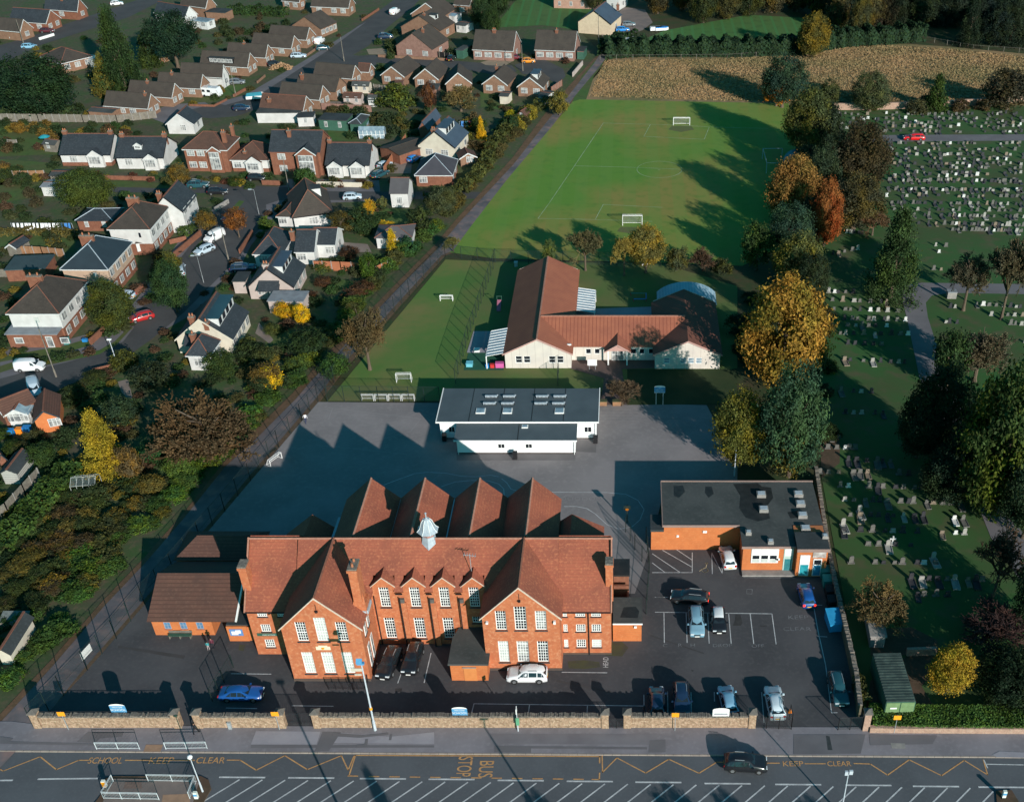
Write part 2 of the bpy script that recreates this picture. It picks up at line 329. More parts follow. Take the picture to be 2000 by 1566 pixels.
patch('road',[(700,110),(730,108),(870,118),(1000,128),(1010,140),(980,150),(900,135),(720,122)],.042,ROADE)
patch('road',[(1005,128),(1030,118),(1065,118),(1100,135),(1105,150),(1090,165),(1060,150),(1020,145)],.044,ROADE)
patch('road',[(280,225),(330,205),(400,200),(420,212),(390,235),(330,245)],.034,PAVED)
patch('pavement',[(700,52),(715,44),(640,100),(500,190),(440,206),(420,202),(480,186),(600,116)],.06,PAVED)
for pts in [[('E',350,1400),('E',760,1310),('E',880,1240),('E',990,1130),('E',1000,1150),('E',890,1270),('E',760,1340),('E',380,1420)],[('E',0,1360),('E',700,1240),('E',700,1270),('E',0,1400)],
   [('E',1760,240),('E',1830,165),('E',1870,170),('E',1810,240)],[('E',830,10),('E',1500,50),('E',1500,80),('E',830,60)],
   [('E',1440,600),('E',1510,500),('E',1560,460),('E',1500,580)]]:
 patch('grass_verge',pts,.05,LAWNG)
# lane beside the school
patch('lane_verge',[(-60,1480),(0,1395),(56,1335),(99,1290),(204,1170),(283,1088),(360,1000),(440,900),(490,848),(570,770),(600,735),(640,690),(700,630),(780,548),(850,478),(890,430),(1000,310),(1070,215),(1110,170),(1160,115),(1180,95),
      (1200,100),(1175,135),(1130,190),(1085,250),(1000,350),(930,440),(895,490),(870,500),(780,600),(680,715),(625,785),(500,930),(450,992),(392,1057),(283,1182),(171,1310),(66,1425),(0,1500)],.06,TRACKE)
patch('lane',[(-60,1500),(0,1412),(56,1352),(99,1306),(204,1184),(283,1101),(360,1012),(440,912),(498,860),(578,780),(605,748),(650,700),(705,640),(785,556),(855,487),(893,440),(1003,322),(1075,230),(1115,182),(1160,125),(1185,85),(1205,85),
    (1172,130),(1125,186),(1078,248),(990,352),(922,440),(885,490),(862,500),(770,600),(668,715),(612,785),(487,930),(440,988),(380,1057),(273,1182),(161,1310),(66,1430),(0,1500)],.08,TRACKM)
# school land
patch('school_grounds',[(66,1424),(171,1308),(283,1180),(392,1055),(622,784),(870,503),(960,505),(1300,515),(1460,515),(1520,600),(1490,800),(1600,930),(1612,1100),(1690,1424)],.05,SCRUB)
patch('school_yard',[(66,1423),(171,1309),(283,1181),(300,1160),(500,1100),(1270,1060),(1620,1060),(1690,1423)],.08,ASPH)
patch('playground',[(300,1160),(392,1056),(490,940),(622,786),(860,788),(1172,788),(1380,792),(1400,830),(1440,880),(1440,940),(1300,945),(1270,1070),(1240,1160),(480,1160)],.10,ASPHP)
patch('small_pitch_grass',[(640,784),(870,508),(968,512),(888,752),(862,784)],.10,LAWN2)
patch('nursery_garden',[(888,752),(968,512),(1290,515),(1440,560),(1440,720),(1180,765),(862,770)],.09,mat('nursery_lawn',(.08,.14,.035),(.12,.13,.045),.15))
patch('nursery_path',[(1150,702),(1290,704),(1290,720),(1215,722),(1225,792),(1172,792),(1180,740),(1110,720),(1110,704)],.12,BROWNP)
patch('nursery_yard',[(1128,605),(1280,600),(1280,622),(1120,622)],.12,PAVEL)
patch('nursery_front_ground',[(1225,722),(1440,722),(1440,790),(1225,792)],.115,mat('lawn_painted_shade',(.02,.04,.012),(.035,.05,.016),.3))  # lawn colour darkened here: the shade is painted in
patch('play_surface',[(906,724),(915,690),(975,690),(984,724)],.12,PITCHG)
patch('patio',[(925,648),(985,648),(975,690),(912,690)],.125,PAVEL)
patch('playing_field',[(868,492),(1118,200),(1132,195),(1540,203),(1560,330),(1530,480),(1450,520),(1290,514),(960,505)],.07,LAWN)
patch('meadow',[(1135,195),(1150,150),(1185,112),(1400,112),(1560,103),(1700,82),(1850,92),(2100,115),(2100,205),(1630,212),(1500,203)],.06,MEAD)
patch('rough_edge',[(1118,200),(1135,150),(1175,105),(1190,112),(1160,150),(1145,195)],.065,LAWNG)
patch('paddock',[(1240,85),(1300,60),(1460,30),(1620,38),(1700,60),(1620,85),(1560,90),(1250,95)],.06,LAWNT)
patch('farm_lawn',[(965,55),(1000,10),(1030,-20),(1200,-20),(1200,30),(1130,60),(1060,50)],.06,LAWNT)
patch('farm_yard',[(1190,40),(1220,15),(1260,20),(1275,45),(1255,60),(1200,80),(1185,85),(1175,70)],.07,PINKP)
# cemetery
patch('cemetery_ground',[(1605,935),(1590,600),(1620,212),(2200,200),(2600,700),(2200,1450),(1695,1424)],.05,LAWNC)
patch('bare_cemetery_strip',[(1605,935),(1600,840),(1640,845),(1640,905),(1620,920)],.06,MULCH)
patch('cemetery_road',[(1700,265),(2200,262),(2200,274),(1700,278)],.08,PAVED)
patch('cemetery_path',[(1795,735),(1775,640),(1760,575),(1768,557),(1800,553),(2100,557),(2100,577),(1860,573),(1820,578),(1808,592),(1812,620),(1845,725),(1890,830),(1830,830)],.08,PAVED)
patch('cemetery_path',[(1905,975),(1940,985),(1990,1030),(2100,1180),(2100,1240),(1990,1130),(1935,1050)],.08,PAVED)
patch('bare_ground',[(1700,1230),(1780,1225),(1830,1250),(1835,1275),(1830,1290),(1785,1280),(1700,1280)],.07,MULCH)
patch('bare_ground',[(1780,1275),(1830,1275),(1838,1300),(1800,1340),(1830,1390),(1690,1390),(1700,1330)],.06,MULCH)
# main road, kerbs and pavement (kerb line runs slightly askew)
def ky(x,o=0): return 74.55 + (x + 65.4) * (73.74 - 74.55) / 106.1 + o
def strip(name,x0,x1,o0,o1,z0,z1,m):
 return wpatch(name,[(x0,ky(x0,o0)),(x1,ky(x1,o0)),(x1,ky(x1,o1)),(x0,ky(x0,o1))],z0,z1,m)
wpatch('main_road',[(-300,50),(300,50),(300,ky(300)),(-300,ky(-300))],-.2,.0 + .02,ROADM)
strip('kerb',-300,300,0,.16,-.1,.13,KERB)
wpatch('pavement',[(-300,ky(-300,.16)),(300,ky(300,.16)),(300,77.7),(60,77.7),(-62,78.0),(-66,78.6),(-300,79)],-.1,.115,PAVE)
def pv(name,pts,m,z=.121):
 w = [G(p,.12) for p in pts]; mb = MB()
 a = sum(w[i][0] * w[(i + 1) % len(w)][1] - w[(i + 1) % len(w)][0] * w[i][1] for i in range(len(w)))
 if a < 0: w = w[::-1]
 mb.face([(x,y,z) for x,y in w]); tag(mb.build(name,m),kind='structure')
for ip_,(pts,m) in enumerate([([('V',250,1235),('V',880,1240),('V',840,1365),('V',200,1365)],PAVEL),([('V',1080,1250),('V',1560,1290),('V',1990,1245),('V',1990,1360),('V',990,1350)],PAVEL),
    ([('V',900,1240),('V',1080,1245),('V',960,1430),('V',820,1435)],PAVED),([('V',200,1370),('V',1990,1375),('V',1990,1395),('V',200,1400)],PAVED),
    ([('U',440,1025),('U',440,1100),('U',1700,1110),('U',1790,1025)],mat('pavement_mid_patch',(.20,.185,.20),(.165,.15,.165),.4)),
    ([('U',470,1118),('U',470,1170),('U',760,1174),('U',760,1122)],PAVED),([('U',760,1122),('U',760,1140),('U',1680,1148),('U',1680,1130)],PAVED),
    ([('U',1700,1075),('U',1826,1070),('U',1826,1170),('U',1690,1172)],PAVED),([('P',490,180),('P',690,180),('P',680,205),('P',560,215),('P',530,240),('P',430,235)],PAVED),
    ([('P',0,230),('P',540,245),('P',540,255),('P',0,245)],PAVED),([('P',815,250),('P',910,250),('P',895,290),('P',800,290)],PEACH),
    ([('R',0,1000),('R',600,1000),('R',560,1160),('R',0,1165)],mat('pavement_dark_patch',(.15,.14,.15),(.12,.113,.122),.4)),([('R',630,1000),('R',1200,1010),('R',1160,1080),('R',640,1090)],PAVED),
    ([('R',270,1010),('R',300,1015),('R',325,1130),('R',285,1130)],FELT),([('R',810,1070),('R',930,1075),('R',935,1120),('R',820,1115)],CONC),
    ([('R',1660,1170),('R',1720,1140),('R',1925,1150),('R',1925,1195),('R',1700,1190)],PAVEL),([('Q',300,180),('Q',310,180),('Q',305,210),('Q',292,210)],PAVED),
    ([('Q',170,205),('Q',184,205),('Q',180,240),('Q',120,250),('Q',125,235),('Q',165,232)],PAVED),([('Q',0,172),('Q',170,185),('Q',290,172),('Q',290,182),('Q',140,198),('Q',0,190)],PAVED),
    ([('P',0,205),('P',75,215),('P',50,235),('P',0,230)],PAVED)]):
 pv('pavement_patch',pts,m,.121 + .0012 * ip_)
# traffic island
isl = [G(p,0) for p in [('P',590,440),('P',620,430),('P',1120,428),('P',1165,450),('P',1180,500),('P',1100,640),('P',480,640),('P',560,540)]]
wpatch('traffic_island',isl,-.1,.13,MULCH)
ii = [G(p,0) for p in [('P',625,445),('P',1090,445),('P',1110,470),('P',1060,640),('P',550,640),('P',590,540)]]
wpatch('island_paving',ii,.1,.14,PINKP)
pv('island_tactile',[('P',910,530),('P',1050,525),('P',1080,640),('P',890,640)],PEACH,.15)
pv('island_tactile',[('P',700,455),('P',790,455),('P',790,495),('P',690,495)],mat('dull_tactile',(.22,.15,.12),(.18,.12,.1),1.5),.15)
wpatch('traffic_island',[G(p) for p in [('R',1690,1475),('R',1820,1470),('R',1925,1640),('R',1700,1640)]],-.1,.13,MULCH)
# repairs, stains and moss on the tarmac
MOSS = mat('mossy_tarmac',(.075,.08,.035),(.06,.06,.045),.8)
patch('tarmac_patch',[('K',1105,462),('K',1685,462),('K',1685,500),('K',1105,500)],.104,mat('dark_apron',(.165,.15,.152),(.135,.124,.126),.4))
patch('tarmac_patch',[('K',1690,400),('K',1788,402),('K',1786,462),('K',1688,458)],.104,MATS['dark_apron'])
for pts in [[('U',1050,455),('U',1180,445),('U',1300,460),('U',1310,500),('U',1180,515),('U',1060,510)],[('T',-60,620),('T',60,615),('T',110,660),('T',60,730),('T',-70,720)],[('V',90,395),('V',150,400),('V',130,460),('V',80,450)]]: patch('moss_patch',pts,.086,MOSS)
OIL = mat('oil_stain',(.035,.033,.034),(.05,.048,.048),1.5)
for pts in [[('T',945,400),('T',985,405),('T',1000,470),('T',985,490),('T',925,488),('T',940,450)],[('T',1135,488),('T',1190,488),('T',1188,495),('T',1138,495)],[('T',600,835),('T',625,840),('T',605,848)],[('V',1610,825),('V',1680,822),('V',1672,858),('V',1612,860)]]: patch('oil_stain',pts,.088 if pts[0][0] != 'K' else .106,OIL)
for pts in [[('T',280,560),('T',700,700),('T',700,712),('T',280,572)],[('N',700,640),('N',1100,700),('N',1090,720),('N',700,655)],[('U',960,600),('U',1400,690),('U',1390,705),('U',960,615)]]: patch('tarmac_patch',pts,.087,mat('trench_patch',(.066,.062,.064),(.055,.052,.053),.5))
patch('worn_goalmouth',[(1212,444),(1258,444),(1268,452),(1240,458),(1205,453)],.074,mat('worn_turf',(.13,.125,.05),(.10,.13,.04),.4)); patch('worn_goalmouth',[(1312,247),(1350,247),(1356,254),(1330,259),(1305,254)],.074,MATS['worn_turf'])
# ---- painted markings
def lines(name,segs,w,m,z,gz=0):
 mb = MB()
 for seg in segs:
  P_ = [Vector(G(p,gz)) for p in seg]
  for a,b in zip(P_[:-1],P_[1:]):
   d = (b - a);
   if d.length < 1e-4: continue
   d.normalize(); n = Vector((-d.y,d.x)) * w / 2; e = d * w * .3
   q = [a - e - n,b + e - n,b + e + n,a - e + n]; mb.face([(p.x,p.y,z) for p in q])
 return tag(mb.build(name,m),kind='structure')
def circ(cx,cy,rx,ry,a0=0,a1=360,n=36): return [(cx + rx * cos(RAD(a0 + (a1 - a0) * i / n)),cy - ry * sin(RAD(a0 + (a1 - a0) * i / n))) for i in range(n + 1)]
def wl(name,segs,w,m,z):
 mb = MB()
 for a,b in segs:
  a = Vector(a); b = Vector(b); d = (b - a).normalized(); n = Vector((-d.y,d.x)) * w / 2
  mb.face([(p.x,p.y,z) for p in (a - n,b - n,b + n,a + n)])
 return tag(mb.build(name,m),kind='structure')
y0 = G((950,1519.5))[1]
st = [-300,-260]
lines('white_centre_dashes',[[(u,v),(u + 88,v + .6)] for u,v in [(429,1517.3),(564,1518.4),(704,1520),(838,1521.2),(973,1523.4),(1108,1525.2),(1242,1527),(1377,1529.5),(1515,1531.3),(1652,1532.8),(1784,1535),(1912,1536.6)]] + [[(75,1521),(190,1519.7)],[(-70,1524.5),(24,1523.4)],[(-220,1526),(-150,1525)]],.19,WPAINT,.03)
hs = []
for i in range(34):
 u = 468 + i * 44.6; v = 1522 + (u - 468) * .0115
 if u > 1900: v += 6
 if u > 1945: break
 a = G((u,v)); hs.append((a,(a[0] - 6.9 * .96,a[1] - 6.3)))
wl('white_hatching',hs,.15,WPAINT,.034)
lines('yellow_zigzag',[[(-60,1478),(0,1502),('P',18,398),('P',225,318),('P',315,390),('P',440,338),('P',495,338)],[('P',700,338),('P',830,338)],[('P',970,338),('P',1085,338)],
  [('P',1268,337),('P',1340,337),('P',1430,393),('P',1590,312),('P',1715,390),('P',1905,312),('P',1943,393),('P',1975,315)],
  [('Q',1403,292),('Q',1405,378),('Q',1480,303),('Q',1630,382),('Q',1750,310),('Q',1908,383),('Q',2000,325),(1455,1489.8),(1522,1490)],[('R',95,1245),('R',265,1245)],
  [('R',505,1243),('R',640,1247),('R',785,1340),('R',965,1212),('R',1237,1345),('R',1425,1217),('R',1620,1338),('R',1585,1212)]],.13,YPAINT,.036)
lines('bus_stop_box',[[('Q',85,395),('Q',118,290),('Q',1390,296),('Q',1390,330)],[('Q',80,397),('Q',130,398)],[('Q',1390,382),('Q',1388,416),('Q',1350,415)]] +
  [[('Q',190 + i * 106.5,400 + i * 1.4),('Q',240 + i * 106.5,400.5 + i * 1.4)] for i in range(11)],.14,YPAINT,.038)
lines('white_parking_line',[[('R',1590,1215),('R',1620,1280)],[('R',1612,1249),('R',1925,1255)],[(2000,1493.2),(2200,1495)]],.12,WPAINT,.04)
def text(name,s,p,h,m,z,rot=0,sx=1.0,gz=0,wd=None,weight=0.0,kind='structure',parent=None,up=False):
 c = bpy.data.curves.new(name,'FONT'); c.body = s; c.size = 1; c.offset = weight; c.align_x = 'CENTER'; c.align_y = 'CENTER'
 t = bpy.data.objects.new(name,c); COL.objects.link(t); bpy.context.view_layer.update()
 dg = bpy.context.evaluated_depsgraph_get(); me = bpy.data.meshes.new_from_object(t.evaluated_get(dg)); bpy.data.objects.remove(t)
 xs = [v.co.x for v in me.vertices]; ys = [v.co.y for v in me.vertices]; hh = max(ys) - min(ys); ww = max(xs) - min(xs); mx_ = (max(xs) + min(xs)) / 2; my_ = (max(ys) + min(ys)) / 2
 k = h / hh
 if wd: sx = wd / (ww * k)
 for v in me.vertices: v.co.x = (v.co.x - mx_) * k * sx; v.co.y = (v.co.y - my_) * k; v.co.z = 0
 me.materials.clear(); me.materials.append(m); o = new_obj(name,me,parent)
 if not up: x,y = G(p,gz); o.location = (x,y,z); o.rotation_euler = (0,0,RAD(rot))
 else: o.location = p; o.rotation_euler = (RAD(90),0,RAD(rot))
 if kind: o['kind'] = kind
 return o
text('road_lettering','SCHOOL',('P',590,339),.8,YPAINT,.036,wd=3.5,weight=.005)
text('road_lettering','KEEP',('P',902,339),.8,YPAINT,.036,wd=2.5,weight=.005)
text('road_lettering','CLEAR',('P',1177,338),.8,YPAINT,.036,wd=2.95,weight=.005)
text('road_lettering','KEEP',(1549,1491),.64,YPAINT,.036,wd=2.1,weight=.005)
text('road_lettering','CLEAR',(1639,1491),.64,YPAINT,.036,wd=2.45,weight=.005)
text('road_lettering','BUS',(949.5,1501.5),1.5,YPAINT,.036,rot=-90,wd=2.1,weight=.005)
text('road_lettering','STOP',(907.5,1496.5),1.5,YPAINT,.036,rot=-90,wd=2.55,weight=.005)
text('yard_lettering','HEAD',(1183,1294),.6,WPAINT,.10,rot=90,sx=.72,weight=.004)
for s,u,v in [('C',1299,1261),('R',1328.5,1260.5),('H',1353,1260.5),('DROP',1411,1261),('OFF',1480,1262)]:
 text('yard_lettering',s,(u,v),.52,WFADE,.10,sx=1.15)
text('yard_lettering','KEEP',(1559,1206),.65,WFADE,.10,sx=1.2); text('yard_lettering','CLEAR',(1557,1229),.6,WFADE,.10,sx=1.3)
lines('parking_lines',[[('T',318,384),('T',1230,397)],[('T',387,386),('T',390,622)],[('T',560,388),('T',568,622)],[('T',728,390),('T',740,628)],[('T',892,392),('T',912,628)],[('T',1060,396),('T',1088,630)],[('T',1230,397),('T',1263,634)],
  [('T',318,268),('T',420,268)],[('T',1555,330),('T',1590,530),('T',1650,800),('T',1695,1165)],[('T',1590,573),('T',1660,577)],[('T',1560,328),('T',1620,330)],[('T',1695,1170),('T',1740,1168)],
  [('M',185,797),('M',380,797),('M',380,700)],[('M',185,705),('M',322,797)],[('M',235,688),('M',378,770)],[('M',305,686),('M',378,735)],[('M',185,750),('M',245,795)],[('M',475,700),('M',478,803)],[('M',475,700),('M',527,803),('M',525,760)],
  [('V',10,680),('V',398,685)],[('V',-40,1015),('V',260,1021)],[('V',605,993),('V',1005,998)],[('V',1690,620),('V',1635,773)],[('V',1960,480),('V',1893,768)],[('U',1005,541),('U',1362,545)],
  [('U',285,880),('U',308,790),('U',1655,808),('U',1655,875)],[('U',748,795),('U',738,878)],[('U',1207,800),('U',1203,878)],
  [('T',230,1030),('T',232,1185)],[('T',415,1005),('T',418,1185)],[('T',598,1010),('T',602,1185)],[('T',780,1010),('T',782,1080)],[('T',1150,1010),('T',1168,1245)],
  [('M',203,917),('M',240,917)]],.10,WPAINT,.095)
lines('manhole_outline',[[('T',1035,205),('T',1077,207),('T',1074,243),('T',1032,240),('T',1035,205)],[('M',630,795),('M',632,822),('M',880,824)]],.08,WFADE,.097)
# wheelchair symbol
lines('wheelchair_symbol',[circ(1377,1114,6,4.5,200,430,20),[(1366,1116),(1372,1112),(1379,1109),(1380,1103)],circ(1380,1101,1.8,1.4,0,360,10)],.1,mat('symbol_paint',(.5,.4,.25)),.097)
# playground lines
lines('playground_lines',[[('K',750,620),('K',830,590),('K',900,565),('K',960,558),('K',1050,562),('K',1130,578),('K',1200,580),('K',1270,572),('K',1310,580)],[('K',1030,628),('K',1100,605),('K',1180,598),('K',1260,600),('K',1310,615),('K',1335,640),('K',1337,670)],
  [('K',1325,590),('K',1350,610),('K',1370,640),('K',1395,648)],[('K',1570,655),('K',1840,657),('K',1930,665),('K',1990,695),('K',2020,740),('K',2000,790),('K',1960,825),('K',1900,835),('K',1840,815),('K',1780,760),('K',1740,735),('K',1690,725),('K',1630,725)]],.09,WPAINT,.112)
lines('playground_lines',[[('K',1800,258 + i * 14.5),('K',1965 + 25,259 + i * 14.5)] for i in range(4)] + [[(1246,818),(1330,820)]],.08,WFADE,.112)
lines('faint_playground_lines',[[('K',460,240),('K',930,297)],[('K',930,297),('K',880,360),('K',640,420)],[('K',500,245),('K',480,300)],[('K',860,470),('K',420,425)],circ(1040,800,0,0)[:2],[('K',960,615),('K',1040,560)]] +
  [circ(1100 + 14 * i,975,5,3.4,0,360,14) for i in range(6)],.06,mat('very_worn_paint',(.3,.28,.28)),.112)
# pitch lines on the field
pw = mat('pitch_line',(.38,.46,.30),(.22,.32,.15),.5)
lines('pitch_lines',[[('C',1090,945),('C',870,1272),('C',670,1566),('H',525,270)],[('C',1090,945),('C',1450,955),('C',1640,960),('C',1900,975),(1500,252)],[('C',1450,955),('C',1400,1047),('C',1862,1070),('C',1900,975)],
  [('C',870,1272),('C',1350,1285),('C',1700,1300)],circ(1288,332,44,16),[('H',525,270),('H',915,278),('H',1300,290)],[('H',968,175),('H',915,275)],[('H',968,175),('H',1370,195)],[('C',1510,1302),('C',1525,1303)]],.12,pw,.085)
# dry tufts on the meadow and taller grass
def tufts(name,poly,n,h,m,label,wx=.5,seed=3):
 r = random.Random(seed); w = [G(p) for p in poly]; xs = [p[0] for p in w]; ys = [p[1] for p in w]; mb = MB(); k = 0
 def inside(x,y):
  c = False; j = len(w) - 1
  for i in range(len(w)):
   if (w[i][1] > y) != (w[j][1] > y) and x < (w[j][0] - w[i][0]) * (y - w[i][1]) / (w[j][1] - w[i][1]) + w[i][0]: c = not c
   j = i
  return c
 while k < n:
  x = r.uniform(min(xs),max(xs)); y = r.uniform(min(ys),max(ys))
  if not inside(x,y): continue
  k += 1
  for _ in range(2):
   a = r.uniform(0,pi); s = r.uniform(.4,1.1) * wx; hh = h * r.uniform(.4,1.2); lx = r.gauss(.25,.3) * h; ly = r.gauss(0,.3) * h
   dx,dy = cos(a) * s / 2,sin(a) * s / 2
   mb.face([(x - dx,y - dy,.05),(x + dx,y + dy,.05),(x + dx * .5 + lx,y + dy * .5 + ly,hh),(x - dx * .5 + lx,y - dy * .5 + ly,hh * .9)])
 return tag(mb.build(name,m),label,'grass',kind='stuff')
STRAW = mat('dry_grass',(.31,.195,.095),(.20,.155,.07),.06,c3=(.38,.25,.13),s3=1.6,f3=.7)
tufts('dry_grass',[(1150,190),(1180,120),(1400,116),(1560,107),(1700,88),(1850,96),(2060,118),(2060,203),(1640,208),(1500,200)],34000,.3,STRAW,'tussocks of dry tan grass across the meadow',.55)
tufts('rough_grass',[('J',0,1500),('J',560,870),('J',420,1190),('J',100,1560)],3000,.4,mat('rough_green',(.05,.09,.02),(.08,.09,.03),.8),'rough green grass beside the timber fence',.4)
# ---------------------------------------------------------------- building helpers
def wall_x(mb,x0,x1,y,z0,top,holes=(),rev=.19,m=0,breaks=(),cut=None):
 """wall facing -y from x0 to x1; top = number or function of x; holes = (xa, xb, za, zb)"""
 tf = top if callable(top) else (lambda x: top)
 xs = sorted(set([x0,x1] + [b for b in breaks if x0 < b < x1] + [h for q in holes for h in q[:2]]))
 for xa,xb in zip(xs[:-1],xs[1:]):
  hh = sorted((q[2],q[3]) for q in holes if q[0] <= xa + 1e-6 and q[1] >= xb - 1e-6)
  z = z0
  for za,zb in hh:
   if za > z: mb.face([(xa,y,z),(xb,y,z),(xb,y,za),(xa,y,za)],m)
   z = zb
  mb.face([(xa,y,z),(xb,y,z),(xb,y,tf(xb)),(xa,y,tf(xa))],m)
 for xa,xb,za,zb in holes:
  r = y + rev
  mb.face([(xa,y,za),(xa,r,za),(xa,r,zb),(xa,y,zb)][::-1],m); mb.face([(xb,y,za),(xb,r,za),(xb,r,zb),(xb,y,zb)],m)
  if zb != cut: mb.face([(xa,y,zb),(xb,y,zb),(xb,r,zb),(xa,r,zb)][::-1],m)
  if za != cut: mb.face([(xa,y,za),(xb,y,za),(xb,r,za),(xa,r,za)],m)
def win_x(parent,xa,xb,za,zb,y,cols=2,rows=2,pane=None,rev=.17,fr=.09,mu=.055,sill=None,frame=None,sillmat=None,transom=None,name='window'):
 """framed window set back in its opening (faces -y)"""
 p = MB(); yy = y + rev
 p.face([(xa,yy,za),(xb,yy,za),(xb,yy,zb),(xa,yy,zb)],1)
 f0,f1 = yy - .05,yy - .003
 p.box(xa,xa + fr,f0,f1,za,zb); p.box(xb - fr,xb,f0,f1,za,zb)
 p.box(xa + fr,xb - fr,f0,f1,za,za + fr * 1.3); p.box(xa + fr,xb - fr,f0,f1,zb - fr,zb)
 for i in range(1,cols):
  x = xa + fr + (xb - xa - 2 * fr) * i / cols; p.box(x - mu / 2,x + mu / 2,f0 + .01,f1,za + fr * 1.3,zb - fr)
 for j in range(1,rows):
  z = za + fr * 1.3 + (zb - za - 2.3 * fr) * j / rows; w = mu * (2.2 if transom and j in transom else 1)
  p.box(xa + fr,xb - fr,f0 + .004,f1,z - w / 2,z + w / 2)
 o = p.build(name,[frame or WHITE,pane or PANE],parent)
 if sill:
  q = MB(); q.box(xa - .1,xb + .1,y - sill,y + rev - .05,za - .11,za - .004); q.build('sill',sillmat or SLATE,o)
 return o
def gable_roof(mb,x0,x1,y0,y1,ze,zr,axis='x',over=.3,verge=.25,th=.14,m=0,xm=None):
 """two sloping slabs; axis = ridge direction"""
 if axis == 'x':
  ym = (y0 + y1) / 2 if xm is None else xm; s = (zr - ze) / (ym - y0)
  s2 = (zr - ze) / (y1 - ym)
  mb.slab((x0 - verge,y0 - over,ze - over * s),(x1 + verge,y0 - over,ze - over * s),(x1 + verge,ym,zr),(x0 - verge,ym,zr),th,m)
  mb.slab((x0 - verge,ym,zr),(x1 + verge,ym,zr),(x1 + verge,y1 + over,ze - over * s2),(x0 - verge,y1 + over,ze - over * s2),th,m)
 else:
  xc = (x0 + x1) / 2 if xm is None else xm; s = (zr - ze) / (xc - x0); s2 = (zr - ze) / (x1 - xc)
  mb.slab((x0 - over,y0 - verge,ze - over * s),(xc,y0 - verge,zr),(xc,y1 + verge,zr),(x0 - over,y1 + verge,ze - over * s),th,m)
  mb.slab((xc,y0 - verge,zr),(x1 + over,y0 - verge,ze - over * s2),(x1 + over,y1 + verge,ze - over * s2),(xc,y1 + verge,zr),th,m)
def verge_boards(mb,x0,x1,y,ze,zr,over=.3,w=.16,d=.06,xm=None):
 xc = (x0 + x1) / 2 if xm is None else xm
 for s,xe in ((-1,x0),(1,x1)):
  sl = (zr - ze) / abs(xc - xe); xo = xe + s * over; zo = ze - over * sl
  a = (xo,y - d,zo + .01); b = (xc,y - d,zr + .01)
  mb.face([a,b,(xc,y - d,zr - w),(xo,y - d,zo - w)] if s > 0 else [a,(xo,y - d,zo - w),(xc,y - d,zr - w),b])
  mb.face([a,b,(xc,y + .02,zr + .03),(xo,y + .02,zo + .03)][::1 if s < 0 else -1])
# ---------------------------------------------------------------- THE SCHOOL
sch = thing('school_building','long two-storey orange brick school with steep red tiled roofs and two big front gables','school',(0,0,0))
LX0,LX1,LY = -37.2,-28.75,84.48
RX0,RX1,RY = -15.95,-7.6,86.12
WY,MY,RGY,RGZ = 88.6,90.24,94.3,12.47
XL,XR = -42.35,-2.1
lg_up = [(-35.65,-34.5,6.2,9.05),(-33.55,-32.3,6.2,9.7),(-31.35,-30.2,6.2,9.05)]
lg_lo = [(-35.75,-34.55,1.25,4.55),(-33.6,-32.35,1.25,4.55),(-31.4,-30.25,1.25,4.55)]
rg_up = [(-14.5,-13.35,6.28,9.12),(-12.45,-11.15,6.28,9.75),(-10.2,-9.0,6.28,9.12)]
rg_lo = [(-14.5,-13.35,1.35,4.6),(-12.45,-11.15,1.35,4.6),(-10.2,-9.0,1.35,4.6)]
rw = [(xa,xb,za,zb) for xa,xb in ((-7.4,-6.95),(-6.0,-4.95),(-4.25,-3.2)) for za,zb in ((5.95,6.85),(3.65,4.75),(1.2,2.4))]
lw = [(xa,xb,za,zb) for xa,xb in ((-41.2,-40.15),(-39.0,-38.0)) for za,zb in ((5.95,6.85),(3.65,4.75),(1.2,2.4))]
DX = (-27.25,-23.87,-20.6,-17.3)
md_up = [(c - .56,c + .56,5.85,8.8) for c in DX]
md_lo = [(c - .6,c + .6,.98,4.2) for c in DX[:3]] + [(-17.8,-16.7,3.4,4.4)]
b = MB()
ltop = lambda x: 12.6 - abs(x - (LX0 + LX1) / 2) * (12.6 - 8.3) / ((LX1 - LX0) / 2) - .16
rtop = lambda x: 12.6 - abs(x - (RX0 + RX1) / 2) * (12.6 - 8.3) / ((RX1 - RX0) / 2) - .16
wall_x(b,LX0,LX1,LY,0,ltop,lg_up + lg_lo,breaks=[(LX0 + LX1) / 2])
wall_x(b,RX0,RX1,RY,0,rtop,rg_up + rg_lo,breaks=[(RX0 + RX1) / 2])
wall_x(b,XL,LX0,WY,0,7.0,lw); wall_x(b,RX1,XR,WY,0,7.0,rw)
wall_x(b,LX1,RX0,MY,0,8.05,[(h[0],h[1],h[2],8.05) for h in md_up] + md_lo,cut=8.05)
for c in DX:  # the walls of the dormer gables
 wall_x(b,c - 1.22,c + 1.22,MY - .004,8.05,lambda x,c=c: 10.2 - abs(x - c) * .93,[(c - .56,c + .56,8.05,8.8)],breaks=[c],cut=8.05)
 for s in (-1,1): b.face([(c + s * 1.22,MY,8.05),(c + s * 1.22,91.6,9.0),(c + s * 1.22,MY,9.0)][::s])
for x,ya,yb,zt,s in ((LX0,LY,WY,8.1,-1),(RX0,RY,MY,8.1,-1),(RX1,RY,WY,8.1,1)):
 b.face([(x,ya,0),(x,yb,0),(x,yb,zt),(x,ya,zt)][::-s])
